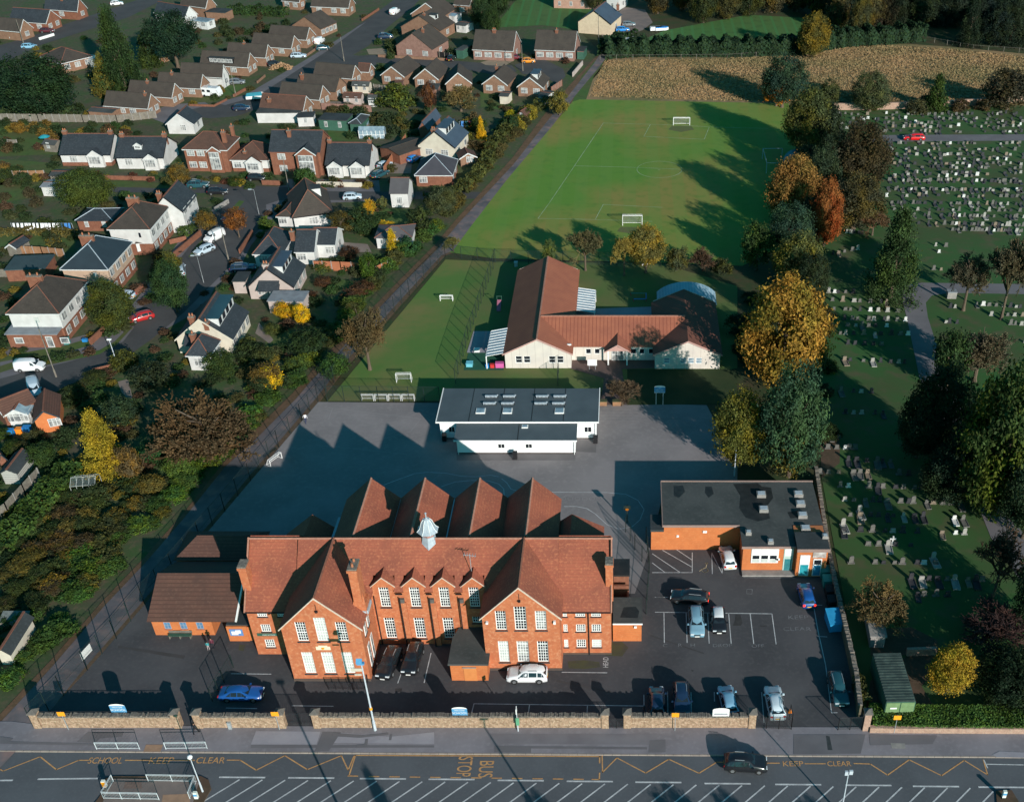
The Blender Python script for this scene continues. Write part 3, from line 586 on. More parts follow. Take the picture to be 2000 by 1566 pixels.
# right side of the left gable, with its own windows
sw = [(85.6,86.4,5.9,8.1),(87.0,87.8,5.9,8.1),(85.6,86.4,1.2,4.4),(87.0,87.8,1.2,4.4)]
b.face([(LX1,LY,0),(LX1,MY,0),(LX1,MY,8.1),(LX1,LY,8.1)])
for x in (XL,XR):
 b.face([(x,WY,0),(x,101,0),(x,101,7.0),(x,RGY,RGZ - .14),(x,WY,7.0)][::(1 if x == XR else -1)])
b.face([(XL,101,0),(XR,101,0),(XR,101,7),(XL,101,7)][::-1])
b.build('wall',BRICK,sch)
for i,h in enumerate(lg_up): win_x(sch,*h,LY,4,8 if i == 1 else 7,PANEB if i == 1 else PANE,transom=(3,) ,sill=.12)
for i,h in enumerate(lg_lo): win_x(sch,*h,LY,4,7,PANEB,transom=(3,6),sill=.12)
for i,h in enumerate(rg_up): win_x(sch,*h,RY,4,8 if i == 1 else 7,PANE if i < 2 else PANEM,transom=(3,),sill=.12)
for i,h in enumerate(rg_lo): win_x(sch,*h,RY,4,7,(PANEB,PANEM,PANE)[i],transom=(6,),sill=.12)
for i,h in enumerate(rw): win_x(sch,*h,WY,2 if i < 3 else 4,3,PANEB if h[2] < 2 and i != 5 else PANE,mu=.07,sill=.1,rev=.08)
for i,h in enumerate(lw): win_x(sch,*h,WY,4,3,PANE,mu=.07,sill=.1,rev=.08)
for h in md_up: win_x(sch,*h,MY,4,7,PANE,transom=(3,6),sill=.12)
for i,h in enumerate(md_lo): win_x(sch,*h,MY,4,7 if i < 3 else 2,PANE,transom=(6,),sill=.12)
for ya,yb,za,zb in sw:
 w = MB(); w.box(LX1 + .01,LX1 + .07,ya,yb,za,zb,0); w.box(LX1 + .02,LX1 + .075,ya + .12,yb - .12,za + .12,zb - .1,1); w.box(LX1 + .01,LX1 + .085,ya + .1,yb - .1,(za + zb) / 2 - .05,(za + zb) / 2 + .05)
 o = w.build('window',[WHITE,PANEM],sch); q = MB(); q.box(LX1,LX1 + .13,ya - .08,yb + .08,za - .12,za - .003); q.build('sill',SLATE,o)
r = MB(); s_ = (RGZ - 7.0) / (RGY - WY)
gable_roof(r,XL,LX0 + .3,WY,101,7.0,RGZ,over=.28,verge=0); r.v = [(x,y,z) for x,y,z in r.v]
gable_roof(r,RX1 - .3,XR,WY,101,7.0,RGZ,over=.28,verge=0)
zm = RGZ - (RGY - MY) * s_
zq = zm + 1.1 * s_; r.slab((LX0 + .3,MY + 1.1,zq),(RX1 - .3,MY + 1.1,zq),(RX1 - .3,RGY,RGZ),(LX0 + .3,RGY,RGZ),.14)
for xa,xb in zip((LX0 + .3,) + tuple(x + 1.2 for x in DX),tuple(x - 1.2 for x in DX) + (RX1 - .3,)): r.slab((xa,MY - .25,zm - .25 * s_),(xb,MY - .25,zm - .25 * s_),(xb,MY + 1.1,zq),(xa,MY + 1.1,zq),.14)
r.slab((LX0 + .3,RGY,RGZ),(RX1 - .3,RGY,RGZ),(RX1 - .3,101.3,7.0 - .3 * s_),(LX0 + .3,101.3,7.0 - .3 * s_),.14)
mr = r.build('main_roof',TILE,sch)
for x0,x1,y in ((LX0,LX1,LY),(RX0,RX1,RY)):
 r = MB(); gable_roof(r,x0,x1,y,94.25,8.3,12.6,'y',over=.28,verge=.12); ro = r.build('gable_roof',TILE,sch)
 q = MB(); verge_boards(q,x0,x1,y - .13,8.3,12.6,over=.28,w=.17); q.build('bargeboard',mat('verge_mortar',(.62,.5,.4),(.5,.4,.32),2),ro)
 q = MB(); xm = (x0 + x1) / 2; q.slab((xm - .16,y - .12,12.56),(xm,y - .12,12.68),(xm,94.3,12.68),(xm - .16,94.3,12.56),.05); q.slab((xm,y - .12,12.68),(xm + .16,y - .12,12.56),(xm + .16,94.3,12.56),(xm,94.3,12.68),.05); q.build('ridge',RIDGE,ro)
 q = MB(); q.box((x0 + x1) / 2 - .03,(x0 + x1) / 2 + .03,y - .04,y - .005,10.75,11.6); q.lathe([(.17,10.55),(.17,10.75)],(x0 + x1) / 2,y - .1,8); q.build('wall_tie',BLACKP,sch)
for c in DX:
 r = MB(); gable_roof(r,c - 1.25,c + 1.25,MY,93.2,9.1,10.32,'y',over=.12,verge=.1,th=.1); ro = r.build('dormer_roof',TILE,sch)
 q = MB(); verge_boards(q,c - 1.25,c + 1.25,MY - .11,9.1,10.32,over=.12,w=.1,d=.04); q.build('bargeboard',MATS['verge_mortar'],ro)
q = MB()
for xa,xb in ((XL - .1,XR + .2),): q.slab((xa,RGY - .17,RGZ - .03),(xb,RGY - .17,RGZ - .03),(xb,RGY,RGZ + .1),(xa,RGY,RGZ + .1),.06); q.slab((xa,RGY,RGZ + .1),(xb,RGY,RGZ + .1),(xb,RGY + .17,RGZ - .03),(xa,RGY + .17,RGZ - .03),.06)
q.build('ridge',RIDGEP,mr)
q = MB()
for x in (XL,XR):  # raised verges at both ends
 e = .16 if x == XR else -.16; a = min(x,x + e); c = max(x,x + e)
 q.slab((a,WY - .35,6.85),(c,WY - .35,6.85),(c,RGY,RGZ + .14),(a,RGY,RGZ + .14),.3)
q.build('verge',RIDGEP,sch)
# rear wings
for k,xc in enumerate((-31.1,-24.62,-18.03,-11.7)):
 hw = 3.3; r = MB(); gable_roof(r,xc - hw,xc + hw,95.1,106.2,8.95,12.05,'y',over=.1,verge=0); ro = r.build('rear_roof',TILE,sch)
 q = MB(); q.slab((xc - .17,95.2,12.02),(xc,95.2,12.15),(xc,106.25,12.15),(xc - .17,106.25,12.02),.05); q.slab((xc,95.2,12.15),(xc + .17,95.2,12.02),(xc + .17,106.25,12.02),(xc,106.25,12.15),.05); q.build('ridge',RIDGEP,ro)
 q = MB(); q.prism([(xc - hw + .15,100.9),(xc + hw - .15,100.9),(xc + hw - .15,106.0),(xc - hw + .15,106.0)],0,8.85); q.face([(xc - hw + .15,106.0,8.85),(xc + hw - .15,106.0,8.85),(xc,106.0,11.9)][::-1]); q.build('rear_wall',BRICK,sch)
g = MB();
for xa,xb in ((-28.0,-27.7),(-21.5,-21.15),(-14.9,-14.6)): g.box(xa,xb,95.4,106,8.6,9.02)
g.box(-34.9,-34.45,95.6,103,8.0,8.6); g.build('valley_gutter',LEAD,sch)
r = MB(); gable_roof(r,-41.3,-34.3,95,102.6,6.4,9.35,'y',over=.1,verge=0); r.build('rear_roof',TILE,sch)
q = MB(); q.prism([(-41.2,100.9),(-34.5,100.9),(-34.5,102.4),(-41.2,102.4)],0,6.5); q.build('rear_wall',BRICK,sch)
r = MB(); gable_roof(r,-9.4,-3.15,95,102.6,7.5,9.4,'y',over=.1,verge=0,xm=-6.9); r.build('rear_roof',TILE,sch)
q = MB(); q.prism([(-9.2,100.9),(-3.3,100.9),(-3.3,102.4),(-9.2,102.4)],0,7.4); q.build('rear_wall',BRICK,sch)
# chimneys
def chimney(parent,x0,x1,y0,y1,z0,z1,m=BRICK,pots=2,cap=.08,name='chimney',mo=None):
 q = MB(); q.box(x0,x1,y0,y1,z0,z1 - .5); q.box(x0 - cap,x1 + cap,y0 - cap,y1 + cap,z1 - .5,z1 - .18,0); q.box(x0 - cap * .4,x1 + cap * .4,y0 - cap * .4,y1 + cap * .4,z1 - .18,z1,1)
 o = q.build(name,[m,mo or COPE],parent)
 for i in range(pots):
  t = (i + .5) / pots; lx = (x1 - x0) >= (y1 - y0); cx = x0 + (x1 - x0) * (t if lx else .5); cy = y0 + (y1 - y0) * (.5 if lx else t)
  q = MB(); q.lathe([(.13,z1 - .02),(.15,z1 + .1),(.11,z1 + .38),(.14,z1 + .45)],cx,cy,8); q.build('chimney_pot',mat('terracotta',(.42,.16,.08),(.34,.13,.07),3),o)
 return o
chimney(sch,-29.65,-28.75,86.9,88.6,8.2,14.35,pots=2,cap=.12)
q = MB(); q.box(-29.8,-28.45,86.85,88.65,7.8,9.4); q.slab((-29.8,86.85,9.4),(-28.45,86.85,9.4),(-28.75,87.5,10.4),(-29.6,87.5,10.4),.3); q.build('chimney_base',BRICK,sch)
q = MB(); q.box(-28.44,-28.3,86.85,88.65,8.0,8.5); q.box(-29.75,-28.5,86.78,86.86,8.15,8.45); q.build('lead_flashing',LEAD,sch)
chimney(sch,XL - .35,XL + .5,90.2,91.5,6.0,11.8,pots=0); chimney(sch,XR - .55,XR + .25,90.5,91.7,6.5,12.0,pots=0)
# lead cupola on the ridge
cp = MB(); X = -22.35; cp.lathe([(1.02,10.9),(1.0,11.5),(.72,12.9),(.72,13.0)],X,RGY,6); cpo = cp.build('cupola',LEAD,sch)
q = MB(); q.lathe([(.70,12.9),(.66,13.75)],X,RGY,6); q.build('cupola_louvre',mat('faded_red',(.4,.16,.13),(.3,.2,.18),4),cpo)
q = MB(); q.lathe([(.85,13.6),(1.2,13.62),(1.22,13.7),(.9,14.0),(.74,14.4),(.6,14.85),(.34,15.2),(.08,15.38),(.05,15.9),(.12,15.96),(.12,16.06),(.02,16.12)],X,RGY,8); q.build('cupola_roof',LEAD,cpo)
q = MB()
for i in range(8):
 a = 2 * pi * (i + .5) / 8; pr = [(1.22,13.7),(.9,14.02),(.74,14.4),(.6,14.87),(.34,15.22)]
 for (r0,z0),(r1,z1) in zip(pr[:-1],pr[1:]): q.cyl((X + r0 * cos(a),RGY + r0 * sin(a),z0),(X + r1 * cos(a),RGY + r1 * sin(a),z1),.035,k=4)
q.build('roof_rib',WHITE,cpo)
# pipes, hoppers, string course, plaque, sign
q = MB()
for x in (-37.75,-28.45,-25.55,-22.25,-18.95,-4.6):
 q = MB(); md = -30 < x < -10; yy = (MY if md else WY) - (.4 if -26 < x < -10 else .1); q.cyl((x,yy,.1),(x,yy,7.6 if md else 6.85),.07,k=6); q.build('downpipe',BLACKP,sch)
q = MB()
for x in (-25.55,-22.25,-18.95): q.box(x - .05,x + .45,MY - .3,MY,6.7,7.25); q.box(x + .05,x + .45,MY - .2,MY,3.9,4.15)
q.build('hopper',mat('grey_hopper',(.12,.11,.10),(.09,.085,.08),3),sch)
q = MB()
for x in (-25.55,-22.25,-18.95): q.box(x + .02,x + .62,MY - .28,MY + .02,0,6.7)
q.build('pier',BRICK,sch)
q = MB(); q.box(XL,LX0,WY - .34,WY - .22,6.72,6.84); q.box(RX1 + .1,XR,WY - .34,WY - .22,6.72,6.84)
for a,c in zip((LX1,) + tuple(x + 1.3 for x in DX),tuple(x - 1.3 for x in DX) + (RX0,)):
 if c > a: q.box(a,c,MY - .34,MY - .22,7.98,8.1)
q.build('gutter',BLACKP,sch)
q = MB(); q.box(LX0 - .05,LX1 + .05,LY - .06,LY,0,.45); q.box(RX0 - .05,RX1 + .05,RY - .06,RY,0,.4); q.box(RX1,XR + .05,WY - .06,WY,0,.3); q.build('plinth',mat('damp_plinth',(.10,.07,.055),(.08,.06,.05),1),sch)
q = MB(); a,c = W_ = (-33.95,-32.4); q.box(a,c,LY - .05,LY,4.95,5.45); q.box(a + .3,c - .3,LY - .05,LY,5.45,5.6); q.lathe([(.16,5.2),(.16,5.32)],(a + c) / 2,LY - .1,8,1); q.build('plaque',[mat('cream_stone',(.78,.68,.48),(.7,.6,.42),2),YEL],sch)
q = MB(); q.box(-41.85,-39.55,WY - .06,WY,3.0,3.42); sb = q.build('sign_board',GREENP,sch)
text('sign_lettering','MAIN SCHOOL',(-40.5,WY - .068,3.2),.15,WHITE,0,up=True,kind=None,parent=sb)
q = MB(); q.box(-15.55,-15.3,RY - .3,RY,7.4,7.65); q.box(-8.25,-8.0,RY - .3,RY,7.4,7.75); q.build('security_camera',WHITE,sch)
q = MB(); q.cyl((-17.5,MY + 1.2,9.8),(-17.5,MY + 1.2,12.6),.04,k=5); q.cyl((-18.2,MY + 1.2,12.5),(-16.8,MY + 1.2,12.3),.04,k=5)
for i in range(5): q.cyl((-18.1 + i * .3,MY + .9,12.5 - i * .04),(-18.1 + i * .3,MY + 1.6,12.5 - i * .04),.025,k=4)
q.build('aerial',METAL,sch)
# front entrance block, right-hand annexes
q = MB(); q.box(-19.75,-15.7,84.55,90.2,0,2.55); fb = q.build('entrance_block',BRICK2,sch)
q = MB(); q.prism([(-19.95,84.4),(-15.5,84.4),(-15.5,86.3),(-15.96,86.3),(-15.96,90.2),(-19.4,90.2),(-19.95,88.5)],2.55,2.78); q.build('flat_roof',FELTG,fb)
q = MB(); q.box(-18.3,-16.9,84.5,84.56,.05,2.05); q.build('door',mat('orange_door',(.6,.22,.07),(.55,.2,.06),2),fb)
q = MB(); q.box(-18.4,-16.9,84.4,84.56,2.12,2.2); q.build('lintel',CONC,fb)
an = MB(); an.box(XR + .17,1.35,90.7,94.9,0,2.75); ano = an.build('side_annex',BRICK2,sch)
q = MB(); q.box(XR + .17,1.45,90.6,95.0,2.75,2.97,0); q.box(XR + .17,1.46,90.56,90.6,2.78,2.98,1); q.build('flat_roof',[FELTG,WHITE],ano)
q = MB(); q.face([(-1.1,91.6,2.976),(.9,91.5,2.976),(1.1,92.6,2.976),(.7,93.4,2.976),(-.7,93.3,2.976)]); q.build('wet_patch',FELTW,ano)
q = MB(); q.box(.5,.8,90.5,90.58,2.3,2.6); q.build('security_light',WHITE,ano)
q = MB(); q.box(XR + .17,-.1,98.6,101.2,0,3.2); bx = q.build('boiler_house',BRICK3,sch)
q = MB(); q.box(XR + .17,0,98.4,101.4,3.2,3.42); q.build('flat_roof',FELTW,bx)
q = MB(); q.box(-1.9,-.1,97.6,97.9,0,2.4); q.box(-.35,-.1,95.2,97.6,0,1.5); q.box(-1.9,-.3,95.1,95.35,0,1.8); q.build('yard_wall',BRICK3,sch)
# left outbuilding
ob = thing('outbuilding','low orange brick outbuilding with dark stained brown tiled roof left of the school','building',(0,0,0))
q = MB(); wins = [(-53.8,-53.0,1.0,2.1),(-51.95,-51.15,1.0,2.1),(-50.05,-49.25,1.0,2.1)]
wall_x(q,-55.1,-48.2,91.7,0,2.8,wins,rev=.1); q.face([(-55.1,91.7,0),(-55.1,101.4,0),(-55.1,101.4,2.8),(-55.1,96.8,5.0),(-55.1,91.7,2.8)][::-1])
q.face([(-48.2,91.7,0),(-48.2,97,0),(-48.2,97,4.4),(-48.2,91.7,2.8)]); q.box(-48.2,-45.6,94.4,97.2,0,2.9); q.face([(-45.6,92.2,2.8),(-45.6,101.2,2.8),(-45.6,96.8,4.9)]); q.build('wall',BRICK2,ob)
for w in wins: win_x(ob,*w,91.7,2,2,mat('blue_tinted_glass',(.10,.22,.36),(.07,.16,.28),2,rough=.2),rev=.1,frame=mat('blue_grey_frame',(.25,.3,.38),(.22,.27,.35),2),sill=.1,sillmat=BRICK)
r = MB(); gable_roof(r,-55.2,-45.4,91.7,101.4,2.85,5.15,over=.45,verge=.15,th=.12,xm=96.8); r.build('roof',TILEO,ob)
q = MB(); q.slab((-45.24,91.25,2.66),(-45.06,91.25,2.66),(-45.06,96.8,5.22),(-45.24,96.8,5.22),.2); q.build('bargeboard',WHITE,ob)
q = MB(); q.box(-48.0,-46.4,94.2,94.38,.1,2.1,0); q.box(-47.9,-47.25,94.16,94.2,.2,2.0,1); q.box(-47.1,-46.5,94.16,94.2,.2,2.0,1); q.build('door',[mat('teal_frame',(.05,.25,.25),(.04,.2,.2),2),PANES],ob)
q = MB(); q.box(-55.5,-45.8,102.2,107.3,0,2.7); q.build('rear_wall',BRICK2,ob)
q = MB(); e = [(-55.8,101.9,2.7),(-45.4,101.9,2.7),(-45.4,107.6,2.7),(-55.8,107.6,2.7)]; t0,t1 = (-53.4,104.8,4.3),(-47.6,104.8,4.3)
q.face([e[0],e[1],t1,t0]); q.face([e[1],e[2],t1]); q.face([e[2],e[3],t0,t1]); q.face([e[3],e[0],t0]); q.build('rear_roof',TILEO,ob)
q = MB(); q.box(-46.2,-43.9,90.7,90.9,0,2.35); q.box(-43.9,-42.4,90.8,90.9,0,2.2); q.build('link_wall',BRICK2,ob)
q = MB(); q.box(-46.2,-42.4,90.9,94.3,2.3,2.5); q.build('flat_roof',FELT,ob)
q = MB(); q.box(-45.9,-44.4,90.63,90.7,1.0,2.0,0); q.box(-45.7,-44.95,90.615,90.63,1.15,1.7,1); q.box(-45.2,-44.6,90.6,90.612,1.4,1.9,1); q.build('notice_board',[mat('noticeboard_blue',(.12,.25,.5),(.1,.2,.42),2),WHITE],ob)
q = MB(); q.lathe([(.03,2.5),(.22,2.55),(.2,2.7),(.05,2.75)],-51.05,91.55,8); q.build('bulkhead_light',WHITE,ob)
# ---------------------------------------------------------------- portable classroom
pc = thing('portable_classroom','white portable classroom block with two stepped dark flat roofs and skylights','classroom')
q = MB(); ph = [(-26.2,-25.3,1.2,2.2),(-6.6,-5.5,1.2,2.2)]; wall_x(q,-27.4,-4.85,132.1,.3,3.2,ph,rev=.06)
q.face([(-27.4,132.1,.3),(-27.4,140,.3),(-27.4,140,3.6),(-27.4,132.1,3.2)][::-1]); q.face([(-4.85,132.1,.3),(-4.85,140,.3),(-4.85,140,3.6),(-4.85,132.1,3.2)]); q.face([(-27.4,140,0),(-4.85,140,0),(-4.85,140,3.6),(-27.4,140,3.6)][::-1])
wh = [(-18.75,-17.75,1.0,1.8),(-14.85,-13.85,1.0,1.8)]; wall_x(q,-24.55,-7.75,128.35,.3,2.55,wh,rev=.06)
q.face([(-24.55,128.35,.3),(-24.55,132.1,.3),(-24.55,132.1,3),(-24.55,128.35,2.55)][::-1]); q.face([(-7.75,128.35,.3),(-7.75,132.1,.3),(-7.75,132.1,3),(-7.75,128.35,2.55)]); q.build('wall',PWALL,pc)
for h in ph: win_x(pc,*h,132.1,2,1,PANE,rev=.06,fr=.07)
for h in wh: win_x(pc,*h,128.35,2,1,PANE,rev=.06,fr=.07)
q = MB(); q.box(-27.35,-4.9,132.13,140,0,.3); q.box(-24.5,-7.8,128.4,132,0,.3); q.build('skirt',mat('brown_plinth',(.10,.075,.065),(.08,.06,.05),2),pc)
r = MB(); r.slab((-27.75,131.7,3.3),(-4.55,131.7,3.3),(-4.55,140.2,3.68),(-27.75,140.2,3.68),.12); rf = r.build('upper_roof',mat('portable_felt',(.075,.098,.112),(.062,.082,.094),.4,rough=.7),pc)
r = MB(); r.slab((-24.85,128.0,2.62),(-7.5,128.0,2.62),(-7.5,132.08,3.06),(-24.85,132.08,3.06),.1); r2 = r.build('lower_roof',MATS['portable_felt'],pc)
q = MB(); q.box(-27.8,-4.5,131.6,131.69,3.12,3.36); q.slab((-4.54,131.6,3.34),(-4.42,131.6,3.34),(-4.42,140.3,3.74),(-4.54,140.3,3.74),.2); q.slab((-27.88,131.6,3.34),(-27.76,131.6,3.34),(-27.76,140.3,3.74),(-27.88,140.3,3.74),.2); q.box(-24.9,-7.45,127.9,127.99,2.46,2.66); q.build('fascia',WHITE,pc)
q = MB()
for x in (-23.2,-18.7,-14.2,-9.6): q.slab((x,131.7,3.33),(x + .09,131.7,3.33),(x + .09,140.2,3.71),(x,140.2,3.71),.03)
q.build('roof_seam',FELTW,rf)
q = MB(); q.slab((-15.9,128,2.65),(-15.8,128,2.65),(-15.8,132,3.09),(-15.9,132,3.09),.03); q.build('roof_seam',FELTW,r2)
def skylight(par,x,y,z,w,d,h,body,top):
 q = MB(); q.box(x - w / 2,x + w / 2,y - d / 2,y + d / 2,z - .1,z + h,0); q.box(x - w / 2 + .12,x + w / 2 - .12,y - d / 2 + .1,y + d / 2 - .1,z + h,z + h + .04,1); return q.build('skylight',[body,top],par)
for x in (-21.65,-17.75,-10.2): skylight(rf,x,134.35,3.42,1.35,1.3,.14,WHITE,PANES)
for x in (-20.4,-17.75,-12.9,-10.3):
 for y,dx in ((137.9,0),(136.1,-.1)):
  q = MB(); z = 3.3 + (y - 131.7) * .0447; w = .95
  q.box(x + dx - w,x + dx + w,y - .3,y + .3,z - .05,z + .1,1)
  for k in range(9): q.box(x + dx - w + .05 + k * .2,x + dx - w + .17 + k * .2,y - .28,y - .18,z + .1,z + .4,0)
  q.box(x + dx - w,x + dx + w,y - .32,y - .14,z + .36,z + .44,0); q.box(x + dx - w,x + dx + w,y + .2,y + .28,z + .2,z + .3,0); q.build('rooflight_vent',[LEAD,FELTW],rf)
skylight(r2,-15.0,131.0,2.95,.9,.7,.12,WHITE,PANES)
q = MB()
for x,y,z in ((-7.9,128.25,2.5),(-24.4,128.25,2.5),(-5.0,132.0,3.1)): q = MB(); q.cyl((x,y - .1,0),(x,y - .1,z),.05,k=6); q.build('downpipe',WHITE,pc)
# ---------------------------------------------------------------- nursery building
nu = thing('nursery_building','U-shaped cream panelled nursery with ribbed brown tiled roofs beside the field','nursery')
q = MB(); NL = [(-18.2,-17.1,1.0,2.3),(-16.9,-15.8,1.0,2.3),(-12.9,-11.8,1.0,2.3),(-11.6,-10.5,1.0,2.3)]
q1 = lambda x: 5.35 - abs(x + 14.6) * .47
wall_x(q,-19.85,-9.35,152.2,0,q1,NL,breaks=[-14.6]); NM = [(-7.1,-6.2,1.2,2.2),(-5.7,-4.8,1.2,2.2),(.1,1.1,1.2,2.2),(1.5,2.4,1.2,2.2),(3.0,4.0,1.2,2.2)]
NM = [(x0,x1,a,b_) for x0,x1,a,b_ in NM if x1 < 4.2]
wall_x(q,-9.35,4.2,154.7,0,2.95,NM); NR = [(5.4,6.4,1.0,2.1),(8.0,9.0,1.0,2.1),(9.25,10.25,1.0,2.1),(10.5,11.5,1.0,2.1)]
q2 = lambda x: 5.1 - abs(x - 9.2) * .43
wall_x(q,4.0,14.35,152.0,0,q2,NR,breaks=[9.2])
for x,a,c,s in ((-19.85,152.2,182,-1),(-9.35,152.2,182,1),(4.0,152,170,-1),(14.35,152,170,1)): q.face([(x,a,0),(x,c,0),(x,c,2.9),(x,a,2.9)][::s])
q.face([(-19.85,182,0),(-9.35,182,0),(-9.35,182,3),(-14.6,182,5.3),(-19.85,182,3)][::-1]); q.face([(4,170,0),(14.35,170,0),(14.35,170,2.9),(9.2,170,5.1),(4,170,2.9)][::-1]); q.face([(-9.35,164.6,0),(4,164.6,0),(4,164.6,3),(-9.35,164.6,3)][::-1]); q.build('wall',NWALL,nu)
for i,h in enumerate(NL + NR): win_x(nu,*h,152.2 if i < 4 else 152.0,1,2,PANE if i < 4 else PANES,rev=.1,mu=.06)
for h in NM: win_x(nu,*h,154.7,1,1,PANE,rev=.1,mu=.06)
r = MB(); gable_roof(r,-19.85,-9.35,152.2,181.8,2.95,5.5,'y',over=.35,verge=.3); wr = r.build('left_wing_roof',TILENY,nu)
r = MB(); gable_roof(r,4.0,14.35,152.0,169.3,2.9,5.25,'y',over=.35,verge=.3); w2 = r.build('right_wing_roof',mat('nursery_tile_painted_shade',(.20,.075,.05),(.16,.065,.045),.5,c3=(.25,.1,.06),s3=4,f3=.4,stripe=('Y',.6,.10,(.11,.045,.032))),nu)  # dark copy of the wing tile, shade put into its colour
r = MB(); gable_roof(r,-14.5,9.1,154.7,164.6,2.95,5.45,'x',over=.35,verge=0); r.build('middle_roof',TILEN,nu)
q = MB(); verge_boards(q,-19.85,-9.35,151.88,2.95,5.5,over=.35,w=.2); q.build('bargeboard',mat('pink_bargeboard',(.5,.3,.26),(.45,.27,.23),2),wr)
q = MB(); verge_boards(q,4.0,14.35,151.68,2.9,5.25,over=.35,w=.2); q.build('bargeboard',MATS['pink_bargeboard'],w2)
q = MB(); q.box(-14.4,9.0,159.5,159.8,5.4,5.53); q.box(-14.72,-14.48,151.9,182,5.44,5.57); q.build('ridge',RIDGEP,nu)
po = MB(); gable_roof(po,-3.95,.05,152.9,156.8,2.8,4.0,'y',over=.15,verge=.15); pr = po.build('porch_roof',TILENY,nu)
q = MB(); verge_boards(q,-3.95,.05,152.7,2.8,4.0,over=.15,w=.2); q.face([(-3.8,152.95,2.75),(-.1,152.95,2.75),(-1.95,152.95,3.85)]); q.build('bargeboard',MATS['pink_bargeboard'],pr)
q = MB(); q.box(-3.55,-3.35,153.0,153.2,0,2.8); q.box(-.55,-.35,153.0,153.2,0,2.8); q.build('porch_post',WHITE,nu)
q = MB(); q.box(-2.9,-.9,154.6,154.7,.05,2.3,0)
for x in (-2.78,-1.86):
 for z in (.2,1.3): q.box(x,x + .82,154.56,154.6,z,z + .95,1)
q.build('door',[WHITE,PANEM],nu)
def glass_canopy(par,x0,x1,y0,y1,za,zb,n=8,along='y',name='canopy'):
 q = MB(); q.slab((x0,y0,za),(x1,y0,zb),(x1,y1,zb),(x0,y1,za),.04,1)
 for i in range(n + 1):
  y = y0 + (y1 - y0) * i / n; q.slab((x0,y - .09,za + .09),(x1,y - .09,zb + .09),(x1,y + .09,zb + .09),(x0,y + .09,za + .09),.08,0)
 o = q.build(name,[WHITE,PANES],par); p = MB(); xe = x0 if za < zb else x1
 for y in (y0,(y0 + y1) / 2,y1): p.box(xe - .07,xe + .07,y - .07,y + .07,0,min(za,zb))
 p.box(xe - .1,xe + .1,y0,y1,min(za,zb) - .12,min(za,zb)); p.build('post',WHITE,o); return o
glass_canopy(nu,-22.8,-20.1,152.0,160.2,2.35,2.9,9); glass_canopy(nu,-9.0,-6.0,166.8,175.0,2.75,2.3,9)
q = MB(); k = 14
for i in range(k):
 a0 = RAD(35 + 110 * i / k); a1 = RAD(35 + 110 * (i + 1) / k); f_ = lambda a: (9.9 - 6.3 * cos(a),-1.1 + 4.6 * sin(a))
 (xa,za),(xb,zb) = f_(a0),f_(a1); q.slab((xa,171,za),(xb,171,zb),(xb,176,zb),(xa,176,za),.06)
q.build('arched_canopy',mat('pale_blue_sheeting',(.28,.42,.50),(.22,.36,.44),.6,stripe=('X',.5,.06,(.4,.5,.55))),nu)
# ---------------------------------------------------------------- flat-roofed annex by the car park
fa = thing('flat_roofed_annex','low orange brick annex with large dark flat roof and skylights beside the car park','building')
q = MB(); q.box(4.3,13.9,107.1,116.0,0,3.75); q.box(2.7,4.3,107.1,110,0,3.1)
wall_x(q,13.9,20.4,102.95,0,3.9,[(15.05,19.0 - .8,1.6,2.75),(18.95,20.1,.1,3.85)],rev=.08)
q.face([(13.9,102.95,0),(13.9,107.1,0),(13.9,107.1,3.9),(13.9,102.95,3.9)][::-1]); q.box(13.9,23.9,106.9,116.0,0,3.9); q.box(20.4,24.1,101.9,106.9,0,4.2); q.build('wall',BRICK2,fa)
q = MB(); q.prism([(4.15,106.95),(13.75,106.95),(13.75,102.8),(20.3,102.8),(20.3,105.1),(24.25,105.1),(24.05,116.15),(4.15,116.15)],3.9,4.12); rf = q.build('flat_roof',FELTG,fa)
q = MB(); q.box(20.32,24.25,101.75,105.08,4.2,4.62); q.build('raised_roof',FELT,fa); q = MB(); q.box(2.6,4.28,106.95,110.1,3.1,3.42); q.build('low_roof',FELT,fa)
q = MB()
for a,c in (((4.1,106.9),(13.75,107.02)),((13.7,102.72),(20.3,102.84))): q.box(a[0],c[0],a[1],c[1],3.85,4.2)
q.box(20.3,24.3,101.68,101.76,4.2,4.66); q.box(4.08,24.1,116.15,116.3,3.9,4.25); q.box(4.05,4.15,106.95,116.2,3.9,4.22); q.build('parapet',mat('pinkish_coping',(.3,.2,.17),(.24,.17,.15),1),fa)
def blob(par,pts,m,z):
 q = MB(); w = [G(p,z) for p in pts][::-1]; a = sum(w[i][0] * w[(i + 1) % len(w)][1] - w[(i + 1) % len(w)][0] * w[i][1] for i in range(len(w)))
 if a < 0: w = w[::-1]
 q.face([(x,y,z) for x,y in w]); q.build('damp_patch',m,par)
blob(rf,[('M',580,362),('M',700,358),('M',720,375),('M',765,380),('M',775,430),('M',745,470),('M',760,530),('M',700,545),('M',640,525),('M',610,480),('M',615,420)],FELTW,4.13)
blob(rf,[('M',290,372),('M',335,370),('M',345,400),('M',315,430),('M',290,420)],FELTW,4.13); blob(rf,[('M',445,375),('M',475,375),('M',485,410),('M',460,430),('M',442,405)],FELTW,4.13); blob(rf,[('M',845,500),('M',900,490),('M',905,525),('M',860,530)],FELTW,4.13)
for x,y in ((717,412),(729,484),(899,410),(909,457),(919,513),(933,578),(655,598),(763,642),(1027,630)):
 X_,Y_ = G(('M',x,y),4.4); big = x > 1000 or x in (655,763); skylight(rf,X_,Y_,4.15 if x < 1000 else 4.6,.7 if big else 1.15,.65 if big else .95,.45,CONC if x % 2 else STONEP,LEAD)
